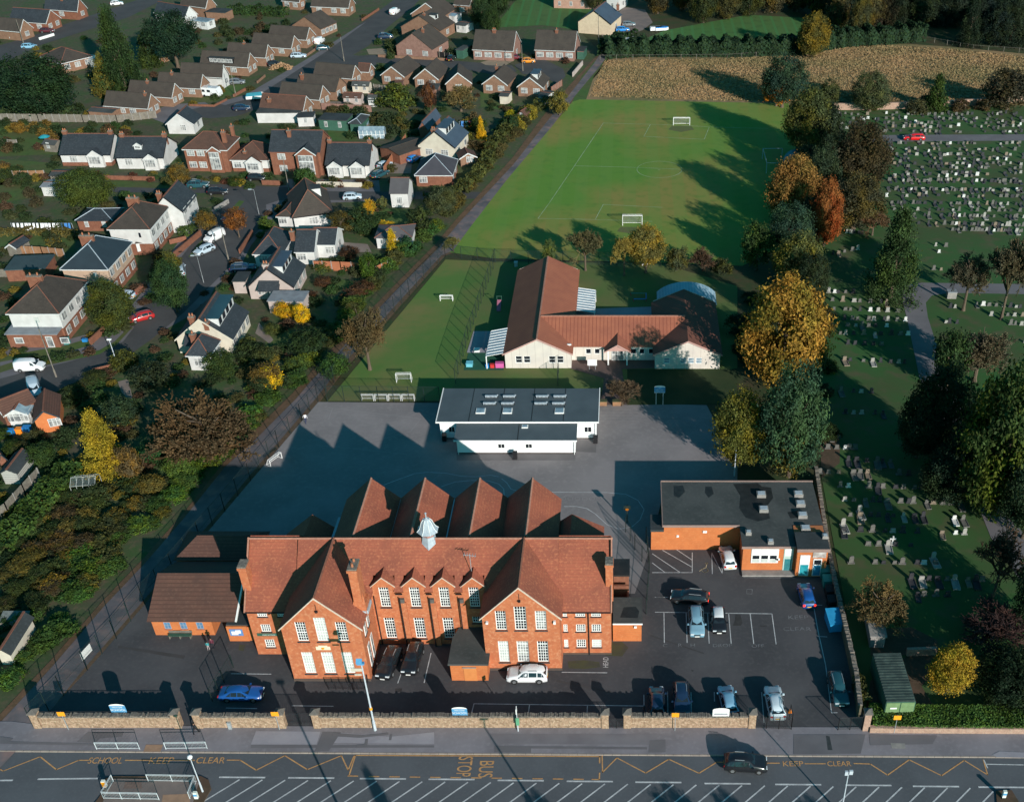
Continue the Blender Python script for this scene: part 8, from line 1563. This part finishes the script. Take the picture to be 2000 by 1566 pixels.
# near fan of plots
for (a,b2,n,z,g_) in [(('M',1000,130),('M',1110,140),3,'in the bare strip at the top of the near plots','in the bare strip'),(('M',1000,190),('M',1200,195),6,'in the top row of the near plots','in the near top row'),(('M',1130,252),('M',1370,262),6,'in the short second row of the near plots','in the near second row'),(('M',995,312),('M',1260,312),7,'in the third near row beside the annex roof','in the near third row'),(('M',1380,318),('M',1450,322),2,'at the dark end of the third near row','at the end of the near third row'),
       (('M',1080,378),('M',1520,388),10,'in the fourth near row','in the near fourth row'),(('M',1110,445),('M',1700,465),14,'in the fifth near row','in the near fifth row'),(('M',1130,520),('M',1560,525),10,'in the sixth near row','in the near sixth row'),(('M',1630,535),('M',1720,540),2,'beyond the sixth near row by the path','beyond the near sixth row'),(('M',1100,592),('M',1740,610),11,'in the seventh near row','in the near seventh row'),
       (('M',1150,660),('M',1460,668),6,'in the eighth near row','in the near eighth row'),(('M',1130,750),('M',1590,755),9,'in the ninth near row','in the near ninth row'),(('M',1430,830),('M',1820,838),9,'in the lowest near row above the purple tree','in the near lowest row'),(('M',1450,908),('M',1640,912),4,'in the dark plots below the lowest row','in the dark lowest plots')]:
 rowg(a,b2,n,z,g_,kerbp=.35,sc=1.15,drop=.05,wts=(6,.7,7,1,.5))
# middle plots between tree belt and path
for (a,b2,n,z,g_) in [(('I',780,290),('I',880,292),3,'under the orange red tree','under the orange red tree'),(('I',780,330),('I',900,338),5,'in the shade below the orange red tree','below the orange red tree'),(('I',700,465),('I',880,430),5,'in deep shade left of the evergreen','left of the evergreen'),(('I',655,695),('I',880,700),6,'in the lit strip below the evergreen','below the evergreen'),(('I',690,745),('I',1130,765),8,'in the row along the red edging','along the red edging'),(('I',700,800),('I',1120,815),8,'in the row above the shaded path side','above the path side'),(('I',710,860),('I',1170,870),10,'beside the great orange tree','beside the great orange tree'),
       (('I',720,900),('I',1050,905),7,'in the second row beside the great orange tree','second beside the orange tree'),(('I',720,950),('I',1190,955),9,'in the third row beside the great orange tree','third beside the orange tree'),(('I',780,1010),('I',1090,1020),6,'on the edge of the dark plots','on the dark edge'),(('I',740,1110),('I',1190,1130),8,'in the dark plots','in the dark plots'),(('I',740,1300),('I',960,1310),4,'in the black shade of the dark plots','in the black shade'),(('I',760,1435),('I',1040,1440),5,'in the lowest dark plots','in the lowest dark plots'),
       (('I',1370,790),('I',1480,788),3,'on the lawn right of the path','right of the path'),(('I',1570,770),('I',1879,790),8,'above the wide bare tree','above the bare tree'),(('I',1380,880),('I',1480,885),3,'left of the wide bare tree','left of the bare tree'),(('I',1650,835),('I',1879,840),6,'right above the wide bare tree','right above the bare tree'),(('I',1770,890),('I',1879,895),3,'right of the wide bare tree','right of the bare tree'),(('I',1840,980),('I',1900,1010),2,'at the right edge beside the bare tree','at the right edge'),
       (('I',1350,450),('I',1400,455),2,'in the shade of the bare pair','by the bare pair'),(('I',1310,555),('I',1380,560),2,'just above the path curve','above the path curve'),(('I',1320,410),('I',1420,415),3,'in the evergreen shadow','in the evergreen shadow')]:
 rowg(a,b2,n,z,g_,kerbp=.2,sc=1.1)
# far plots: the lower rows one by one, the rest as one spread
far = [(('I',1030,12),('I',1879,15)),(('I',1020,68),('I',1879,72)),(('I',1030,105),('I',1879,115)),(('I',1050,150),('I',1879,160)),(('I',1060,190),('I',1879,200)),(('I',1200,225),('I',1879,238)),(('I',1230,275),('I',1879,290)),(('I',1420,315),('I',1879,325))]
ZN = ['in the eighth row up of the far plots','in the seventh row up of the far plots','in the sixth row up of the far plots','in the fifth row up of the far plots','in the fourth row up of the far plots','in the third row up of the far plots','in the second row up of the far plots','in the lowest row of the far plots']
for (a,b2),z in zip(far[::-1],ZN[::-1]):
 if gn[0] < 285: rowg(a,b2,27,z,z,kerbp=.25,drop=.25,wts=(6,2,5,1,.5),sc=1.05,jit=.45)
 else: break
 lastz = z
rest = [f_ for f_,z in zip(far,ZN) if ZN.index(z) < ZN.index(lastz)]
rest += [(('D',1160,870),('D',2000,868)),(('D',1170,930),('D',2000,935)),(('D',1190,985),('D',2000,990)),(('D',1210,1005),('D',2000,1020)),(('D',1230,1045),('D',2000,1050)),(('D',1170,1090),('D',2000,1098)),(('D',1190,1060),('D',1700,1060)),(('D',1160,1145),('D',2000,1152)),(('D',860,690),('D',2000,690)),(('D',850,722),('D',2000,718)),(('D',850,750),('D',2000,742)),(('D',860,770),('D',2000,766)),(('D',1130,795),('D',2000,795)),(('D',1180,905),('D',2000,905)),(('D',1180,960),('D',2000,962))]
q = MB();
for a,b2 in rest:
 a,b2 = px(*a),px(*b2); L_ = b2[0] - a[0]; n = int(L_ / 9.5)
 for i in range(n):
  if r.random() < .28 + .22 * sin(i * .37 + a[1]): continue
  u = a[0] + L_ * (i + r.uniform(0,.9)) / n; x,y = G((u,a[1] + (b2[1] - a[1]) * (u - a[0]) / L_ + r.gauss(0,1.4))); mi = r.choices(range(5),(6,2.4,5,1.6,.9))[0]; w = r.uniform(.2,.38); h_ = r.uniform(.5,.85)
  q.box(x - w,x + w,y - .1,y + .1,.06,h_,mi); q.box(x - w - .06,x + w + .06,y - .16,y + .16,.05,.16,mi)
  if r.random() < .35: q.box(x - w,x + w,y - 1.6,y - .3,.05,.18,r.choice((0,2,2,2)))
tag(q.build('distant_gravestones',GS),'hundreds of small headstones in rows across the far cemetery lawns','gravestones',kind='stuff')
for p,lab in ((('M',1355,660),'small pale stone cross standing in the eighth near row'),):
 x,y = G(p); t = thing('stone_cross',lab,'cross',(x,y,.06)); q = MB(); q.box(-.1,.1,-.07,.07,.2,1.4); q.box(-.4,.4,-.06,.06,.85,1.05); q.build('cross',GS[4],t); q = MB(); q.box(-.35,.35,-.25,.25,0,.2); q.build('plinth',GS[1],t)
for a,lab,n in ((('M',1555,730),'large pale ledger tomb sloping in the ninth near row',0),(('M',1195,500),'white kerbed grave with an open book top',4),(('M',1115,565),'tall pale headstone with a white vase near the wall',4)): grave(a,1,1,lab,None,True,.1,.95)
# ---------------------------------------------------------------- people
SKIN = mat('skin',(.45,.24,.16),(.4,.21,.14),3); HAIR = mat('dark_hair',(.02,.014,.01),(.03,.02,.015),3)
def person(label,p,top,legs,pose=0,h=1.7,rz=0,gz=.1,name='person'):
 x,y = G(p,gz); t = thing(name,label,'person',(x,y,gz),RAD(rz)); k = h / 1.7; st = .16 if pose == 'walk' else .03
 J = {'pelvis': (0,0,.92,.15),'chest': (0,0,1.28,.165),'neck': (0,0,1.45,.06),'head': (.0,-.02,1.58,.105),'crown': (0,-.01,1.66,.085),'ls': (-.19,0,1.38,.065),'rs': (.19,0,1.38,.065),'le': (-.26,st,1.12,.045),'re': (.26,-st,1.12,.045),'lw': (-.24,-.02 + st,.88,.034),'rw': (.24,-.16 - st,.9,.034),
   'lh': (-.1,0,.88,.1),'rh': (.1,0,.88,.1),'lk': (-.11,-st,.48,.065),'rk': (.11,st,.48,.065),'la': (-.11,-st * 1.6,.09,.045),'ra': (.11,st * 2,.1,.045),'lf': (-.11,-st * 1.6 - .16,.04,.045),'rf': (.11,st * 2 - .15,.04,.045)}
 E_ = [('pelvis','chest'),('chest','neck'),('neck','head'),('head','crown'),('chest','ls'),('chest','rs'),('ls','le'),('le','lw'),('rs','re'),('re','rw'),('pelvis','lh'),('pelvis','rh'),('lh','lk'),('rh','rk'),('lk','la'),('rk','ra'),('la','lf'),('ra','rf')]
 ks = list(J); me = bpy.data.meshes.new('body'); me.from_pydata([tuple(c * k for c in J[n][:3]) for n in ks],[(ks.index(a),ks.index(b_)) for a,b_ in E_],[]); o = new_obj('body',me,t); o.modifiers.new('s','SKIN'); o.modifiers.new('u','SUBSURF').levels = 1
 for i,n in enumerate(ks): sv = me.skin_vertices[0].data[i]; sv.radius = (J[n][3] * k,J[n][3] * k * .8); sv.use_root = n == 'pelvis'
 bpy.context.view_layer.update(); dg = bpy.context.evaluated_depsgraph_get(); m2 = bpy.data.meshes.new_from_object(o.evaluated_get(dg)); o.modifiers.clear(); o.data = m2; m2.materials.clear(); [m2.materials.append(m) for m in (SKIN,top,legs)]
 for f_ in m2.polygons: z = f_.center.z / k; xx = abs(f_.center.x) / k; f_.material_index = 0 if z > 1.44 or (z < .93 and xx > .2) else 1 if z > .93 or (xx > .19 and z > .9) else 2
 m2.polygons.foreach_set('use_smooth',[True] * len(m2.polygons)); q = MB(); q.lathe([(.10 * k,1.56 * k),(.118 * k,1.62 * k),(.1 * k,1.7 * k),(.03 * k,1.73 * k)],0,.015,8); q.build('hair',HAIR,t); return t
person('adult in a maroon coat standing with a child in the left yard',(417,1266),flat('maroon_cloth',(.13,.03,.05)),flat('dark_trousers',(.03,.03,.04)),h=1.7); person('child in a teal top beside the adult in the left yard',(408,1268),flat('teal_cloth',(.05,.3,.32)),flat('pale_trousers',(.5,.42,.42)),h=1.25)
person('person in a white top walking at the playground edge by the lane fence',(598,826),flat('white_cloth',(.75,.75,.78)),flat('navy_trousers',(.03,.04,.1)),'walk',rz=30); person('person in black walking through the pedestrian gap in the wall',(384,1432),flat('black_cloth',(.018,.018,.022)),flat('black_trousers',(.015,.015,.018)),'walk',rz=160,gz=.12)
person('person in dark clothes standing beside the open red car in the cemetery',(1778,276),flat('dark_cloth',(.03,.03,.04)),flat('dark_trousers2',(.02,.02,.03)))
# ---------------------------------------------------------------- yard things
x,y = G(('N',1072,590),.1); t = thing('bench','long mossy timber bench under the outbuilding windows','bench',(x,y,.08)); q = MB(); [q.box(-1.35,1.35,-.25 + i * .16,-.12 + i * .16,.42,.47) for i in range(3)]; q.build('seat',GREENP,t); q = MB(); q.box(-1.35,1.35,.26,.31,.5,.62); q.box(-1.35,1.35,.26,.31,.68,.82); q.build('backrest',WOODG,t)
for X in (-1.2,0,1.2): q = MB(); q.box(X - .05,X + .05,-.22,.3,0,.42); q.build('leg',WOODG,t)
def cont(label,p,w,d,h,rz,body,lid,name='recycling_bin',slope=.25):
 x,y = G(p,.4); t = thing(name,label,'bin',(x,y,.09),RAD(rz)); q = MB(); q.box(-w / 2,w / 2,-d / 2,d / 2,.12,h); q.build('body',body,t); q = MB(); q.slab((-w / 2 - .05,-d / 2 - .05,h + .04),(w / 2 + .05,-d / 2 - .05,h + .04),(w / 2 + .05,d / 2,h + slope),(-w / 2 - .05,d / 2,h + slope),.07); q.build('lid',lid,t)
 q = MB(); [q.cyl((a,b_,.08),(a + .06,b_,.08),.08,k=6) for a in (-w / 2 + .1,w / 2 - .2) for b_ in (-d / 2 + .1,d / 2 - .1)]; q.build('wheel',TYRE,t)
TEALB = mat('teal_bin',(.03,.24,.22),(.025,.2,.18),2,rough=.5); BB = mat('bright_blue_sheet',(.03,.30,.55),(.02,.24,.46),1.2,rough=.5)
cont('teal wheeled bin nearest the annex wall',('M',1030,805),1.3,1.1,1.2,2,TEALB,TEALB); cont('teal wheeled bin, second from the annex',('M',1042,850),1.3,1.1,1.2,2,TEALB,TEALB); cont('black wheeled bin between teal bins and blue cover',('M',1055,900),1.3,1.1,1.2,3,BLACKP,BLACKP); cont('black wheeled bin next to the blue sheeted skip',('M',1065,950),1.3,1.1,1.2,4,BLACKP,BLACKP)
cont('bright blue sheeted skip at the end of the row of bins',('M',1076,1042),1.9,2.5,1.3,6,BB,BB,'skip',slope=.35)
for p,lab in ((('K',1390,478),'black dustbin against the white portable wall'),(('K',1783,400),'black dustbin at the right end of the portable classroom'),(('K',1045,390),'black dustbin in shade at the left end of the portable')):
 x,y = G(p,.5); t = thing('dustbin',lab,'bin',(x,y,.1)); q = MB(); q.box(-.3,.3,-.3,.3,.05,1.0); q.build('body',BLACKP,t); q = MB(); q.slab((-.34,-.36,1.05),(.34,-.36,1.05),(.34,.34,1.15),(-.34,.34,1.15),.05); q.build('lid',BLACKP,t)
c0 = Vector(G(('R',775,740),2.4)); c1 = Vector(G(('R',1018,735),2.4)); c2 = Vector(G(('R',920,318),2.4)); ux = (c1 - c0).normalized(); L_ = 12.0
t = thing('shipping_container','long dark green shipping container with ribbed roof under the trees','container',(c0.x,c0.y,.06),atan2(ux.y,ux.x) ); W_ = (c1 - c0).length; D_ = (c2 - c1).length * .97
q = MB(); q.box(0,W_,0,D_,.1,2.5);
for i in range(int(D_ / .35)): q.box(-.03,0,i * .35,i * .35 + .16,.15,2.45); q.box(W_,W_ + .03,i * .35,i * .35 + .16,.15,2.45)
q.build('body',GREENP,t); q = MB(); q.box(0,W_,0,D_,2.5,2.56); [q.box(.05,W_ - .05,.1 + i * .4,.2 + i * .4,2.56,2.60) for i in range(int(D_ / .4))]; q.build('roof',mat('container_roof',(.055,.08,.07),(.035,.055,.05),.8,c3=(.12,.17,.14),s3=1.2,f3=.5),t)
for s in (0,1): q = MB(); q.box(.05 + s * W_ / 2,W_ / 2 - .05 + s * W_ / 2,-.05,0,.2,2.4); q.build('door',mat('container_door',(.18,.28,.13),(.14,.22,.10),1.5),t)
q = MB(); q.box(.5,1.2,-.08,-.05,1.5,1.7); q.build('label_plate',WHITE,t)
# washing, bins, nursery toys, greenhouse
CL = [flat('cloth_white',(.8,.8,.82)),flat('cloth_blue',(.05,.2,.5)),flat('cloth_red',(.7,.05,.06))]
x,y = G(('E',320,355),1.5); t = thing('washing_line','rotary line full of white washing on the semi garden lawn','washing line',(x,y,.03)); q = MB(); q.cyl((-6,0,0),(-6,0,2),.05); q.cyl((6,0,0),(6,0,2),.05); q.cyl((-6,0,1.95),(6,0,1.95),.02,k=4); q.build('line',METAL,t)
r = random.Random(4)
for i in range(15): X = -5.7 + i * .78; q = MB(); a = r.uniform(0,2.6); w = r.uniform(.35,.7); q.slab((X,-.25,1.2 - a * .3),(X + w,-.2,1.2 - a * .25),(X + w,.1,1.95),(X,.1,1.95),.04); q.build('garment',CL[0] if i < 12 else CL[1],t)
x,y = G((912,243),1.2); t = thing('washing_line','short line with a red and white cloth in the cream house garden','washing line',(x,y,.03)); q = MB(); q.cyl((-1.8,0,0),(-1.8,0,1.9),.04); q.cyl((1.8,0,0),(1.8,0,1.9),.04); q.cyl((-1.8,0,1.9),(1.8,0,1.9),.02,k=4); q.build('line',METAL,t)
for X,c in ((-1.4,1),(-.4,0),(.4,2)): q = MB(); q.slab((X,-.2,.6),(X + .7,-.2,.6),(X + .7,.1,1.9),(X,.1,1.9),.04); q.build('cloth',CL[c],t)
def box_thing(label,p,w,d,h,m,name,cat,rz=0,gz=.03,top=None):
 x,y = G(p,h / 2); t = thing(name,label,cat,(x,y,gz),RAD(rz)); q = MB(); q.box(-w / 2,w / 2,-d / 2,d / 2,0,h * .88); q.build('body',m,t); q = MB(); q.box(-w / 2 - .04,w / 2 + .04,-d / 2 - .04,d / 2 + .04,h * .88,h); q.build('lid',top or m,t); return t
BLB = flat('blue_bin',(.02,.22,.55))
box_thing('orange crate bin beside the small conservatory',('J',150,555),.9,.7,1.0,ORANGEP,'wheelie_bin','bin'); box_thing('blue wheelie bin, right of the orange one',('J',208,545),1.0,.8,1.1,BLB,'wheelie_bin','bin'); box_thing('blue wheelie bin, left of the orange one',('J',82,565),.8,.7,1.0,BLB,'wheelie_bin','bin'); box_thing('blue box at the left edge by the conservatory',('J',10,578),.8,.6,.7,BLB,'storage_box','box')
box_thing('blue recycling box at the lowest semi gate',('E',650,1232),.8,.5,.5,BLB,'recycling_box','box'); box_thing('green bin beside the brick extension',('E',508,1235),.8,.8,1.1,TEALB,'wheelie_bin','bin')
box_thing('pink toy chest under the nursery side canopy',('H',265,1265),1.3,.7,.8,flat('pink_plastic',(.6,.12,.35)),'toy_box','toy',gz=.12); box_thing('red toy box by the nursery canopy post',('H',215,1272),.6,.5,.6,flat('red_plastic',(.6,.04,.04)),'toy_box','toy',gz=.12); box_thing('small blue toy box left of the canopy post',('H',180,1272),.5,.5,.6,BLB,'toy_box','toy',gz=.12)
box_thing('timber planter, left of the nursery entrance path',(1177,787),1.3,.7,.8,WOOD,'planter','planter',gz=.1,top=SOIL); box_thing('timber planter, right of the nursery entrance path',(1205,787),1.3,.7,.8,WOOD,'planter','planter',gz=.1,top=SOIL)
box_thing('orange toy house on the nursery patio',('H',815,830),.8,.7,1.0,ORANGEP,'toy_house','toy',gz=.12); box_thing('white paddling tub on the play surface',('H',110,1165),.9,.7,.5,WHITE,'play_tub','toy',gz=.13); box_thing('small white bin in the shaded nursery corner',('H',375,580),.6,.6,.9,METAL,'storage_bin','bin',gz=.1)
t = box_thing('pale blue round sand table on the play surface',('H',60,1260),1.0,1.0,.6,flat('aqua_plastic',(.15,.5,.6)),'sand_table','toy',gz=.13)
x,y = G(('H',262,860),.5); t = thing('slide','child slide standing in the shaded nursery garden','slide',(x,y,.1)); q = MB(); q.slab((-.35,-1.6,.2),(.35,-1.6,.2),(.35,.5,1.3),(-.35,.5,1.3),.08); q.build('chute',flat('faded_pink',(.35,.12,.18)),t); q = MB(); [q.cyl((s,.6,0),(s,.6,2.0),.05,k=6) for s in (-.4,.4)]; q.cyl((-.4,.6,1.9),(.4,.6,1.9),.05,k=6); q.build('frame',GREENP,t)
x,y = G(('H',1248,578),1.0); t = thing('play_disc_panel','upright play panel of white round discs behind the nursery','play panel',(x,y,.1)); q = MB()
for i in range(7): a = i * pi / 3; R_ = 0 if i == 6 else .72; q.cyl((R_ * cos(a),-.03,1.5 + R_ * sin(a)),(R_ * cos(a),.03,1.5 + R_ * sin(a)),.26,k=12)
q.build('discs',WHITE,t); q = MB(); q.cyl((0,.06,0),(0,.06,2.4),.05,k=6); q.cyl((-.8,.06,1.5),(.8,.06,1.5),.04,k=5); q.build('post',IRON,t)
x,y = G(('H',1225,800),.5); t = thing('trim_trail','low blue and red balance trail in the nursery garden','play equipment',(x,y,.1)); q = MB(); q.cyl((-1.3,-1,.5),(.9,-1,.5),.09,k=6); q.cyl((.9,-1,.5),(.9,1.2,.5),.09,k=6); q.build('blue_beam',flat('blue_beam',(.03,.2,.5)),t); q = MB(); q.cyl((-1.8,1.2,.5),(.9,1.2,.5),.07,k=6); q.build('rope_beam',TEALB,t); q = MB(); [q.cyl((a,b_,0),(a,b_,.55),.06,k=6) for a,b_ in ((-1.3,-1),(.9,-1),(.9,1.2),(-1.8,1.2))]; q.build('leg',flat('red_beam',(.4,.04,.06)),t)
x,y = G(('K',1937,760),1.5); t = thing('basketball_post','basketball hoop post in the shaded playground corner','basketball hoop',(x,y,.1)); q = MB(); q.cyl((0,0,0),(0,0,2.9),.08); q.box(-.45,.45,-.3,-.25,2.4,3.0); q.build('backboard',DMETAL,t); q = MB(); q.lathe([(.22,2.55),(.24,2.58)],0,-.52,10); q.build('hoop',ORANGEP,t)
x,y = G(('J',560,1050),.2); t = thing('greenhouse','bare greenhouse frame in the overgrown garden plot','greenhouse',(x,y,.03),RAD(8)); q = MB()
for i in range(5): X = i * .8; q.cyl((X,0,0),(X,0,1.7),.035,k=4); q.cyl((X,2.5,0),(X,2.5,1.7),.035,k=4); q.cyl((X,0,1.7),(X,1.25,2.3),.035,k=4); q.cyl((X,2.5,1.7),(X,1.25,2.3),.035,k=4)
for y_,z_ in ((0,1.7),(0,.9),(2.5,1.7),(1.25,2.3),(0,.05)): q.cyl((0,y_,z_),(3.2,y_,z_),.035,k=4)
q.build('frame',mat('pale_frame',(.4,.42,.4),(.33,.35,.33),2),t); q = MB(); q.face([(0,0,1.7),(3.2,0,1.7),(3.2,1.25,2.3),(0,1.25,2.3)]); q.build('glazing',netmat('dirty_glass',(.2,.25,.25),.25),t)
def cold(label,p,w,d,m=PANES):
 x,y = G(p,.3); t = thing('glass_frame',label,'cold frame',(x,y,.03)); q = MB(); q.box(-w / 2,w / 2,-d / 2,d / 2,0,.6); q.build('base',WOODG,t); q = MB(); q.slab((-w / 2,-d / 2,.7),(w / 2,-d / 2,.7),(w / 2,d / 2,1.1),(-w / 2,d / 2,1.1),.05); q.build('glazing',m,t)
cold('glazed frame roof at the left edge below the garden plot',('N',95,490),3.2,1.6,mat('dull_glazing',(.16,.18,.17),(.1,.12,.12),2)); cold('old glass frame in the shade below the yellow garden',('F',230,1385),2.6,1.6,mat('dull_glazing2',(.08,.1,.09),(.05,.07,.06),2)); cold('pair of glass frames in the allotment gardens',('B',1020,960),2.4,1.4)
x,y = G(('B',1085,1010),1.2); t = thing('greenhouse','white framed greenhouse in the gardens behind the twin gabled bungalow','greenhouse',(x,y,.03)); q = MB(); q.box(-3,3,-1.2,1.2,0,1.8); q.build('glass_wall',PANES,t); q = MB(); gable_roof(q,-3,3,-1.2,1.2,1.8,2.5,over=.05,verge=.05,th=.05); q.build('glass_roof',PANES,t); q = MB()
for i in range(7): q.box(-3.03 + i * 1.0,-2.93 + i * 1.0,-1.24,-1.2,0,1.85)
q.box(-3,3,-1.25,-1.2,.8,.9); q.build('frame',WHITE,t)
x,y = G(('A',340,1055),1.8); t = thing('parasol','teal parasol beside the small grey summerhouse','parasol',(x,y,.03)); q = MB(); q.lathe([(1.3,2.0),(.6,2.35),(.03,2.5)],0,0,8); q.build('canopy',flat('teal_canvas',(.03,.3,.35)),t); q = MB(); q.cyl((0,0,0),(0,0,2.4),.04); q.build('pole',METAL,t)
x,y = G(('B',385,510),.5); t = thing('log_pile','heap of split tan logs on the bungalow drive','log pile',(x,y,.03)); q = MB(); r = random.Random(8)
for i in range(260): a,b_ = r.uniform(-3,3),r.uniform(-1.8,1.8); zz = max(.1,1.5 * (1 - (a / 3.2) ** 2 - (b_ / 2.2) ** 2)) * r.uniform(.3,1); d = Vector((r.gauss(0,1),r.gauss(0,1),r.gauss(0,.4))).normalized() * .22; q.cyl((a - d.x,b_ - d.y,zz),(a + d.x,b_ + d.y,zz + d.z),.11,k=5)
q.build('logs',mat('cut_wood',(.42,.26,.14),(.32,.19,.10),2),t)
t = box_thing('small grey cemetery tap house beside the path',('I',1435,705),1.6,1.2,1.3,CONC,'tap_house','hut',gz=.08,top=FELTL)
x,y = G(('T',1375,1140),.5); t = thing('traffic_cone','orange traffic cone by the gate post','traffic cone',(x,y,.09)); q = MB(); q.box(-.18,.18,-.18,.18,0,.04); q.lathe([(.14,.04),(.03,.7)],0,0,8); q.build('cone',ORANGEP,t)
# street furniture and trees on the near side of the road, whose shadows reach into view
def near(tipx,tipy,h_):
 k = h_ / math.tan(RAD(SUN_EL)); return (tipx + k * sin(RAD(SUN_AZ)),tipy - k * cos(RAD(SUN_AZ)))
for (u,v),lab in (((549,1336),'tall street lamp on the near side of the main road, left one'),((919,1378),'tall street lamp on the near side of the main road, right one')):
 tx,ty = G((u,v)); x,y = near(tx,ty,10.0); t = thing('street_lamp',lab,'street lamp',(x,y,.1)); q = MB(); q.cyl((0,0,0),(0,0,10),.15,.08,8); q.build('post',PALE,t); q = MB(); q.box(-.4,.4,-.15,.15,10,10.2); q.build('lamp_head',PALE,t)
for (u,v),h_,r_,kd in (((716,1506),7.5,1.7,'cone'),((1026,1543),6,1.6,'bush2'),((1280,1538),7,2.6,'bush2'),((1392,1541),6,1.6,'bush2'),((470,1525),7,1.6,'baret'),((1560,1556),6,1.8,'big')):
 tx,ty = G((u,v)); x,y = near(tx,ty,h_); t = thing('roadside_tree','roadside tree standing on the near side of the main road','tree',(x,y,0),0,'roadside trees on the near side'); kd = 'big' if kd == 'bush2' else kd
 k = new_obj('trunk',TRK[0],t); k.scale = (2,2,h_ * .6); c = new_obj('crown',PR[kd][0],t); c.scale = (r_,r_,h_ * .4); c.location = (0,0,h_ * .6); c.color = (.05,.08,.03,1)
# ---------------------------------------------------------------- move each house-type Empty to the foot of what it holds
for o in list(COL.objects):
 if o.type == 'EMPTY' and o.parent is None and o.location.length < 1e-6 and o.children:
  xs = [v.co for c in o.children if c.type == 'MESH' for v in c.data.vertices]
  cx = sum(v.x for v in xs) / len(xs); cy = sum(v.y for v in xs) / len(xs); o.location = (cx,cy,0)
  for c in o.children: c.location = (c.location.x - cx,c.location.y - cy,c.location.z)
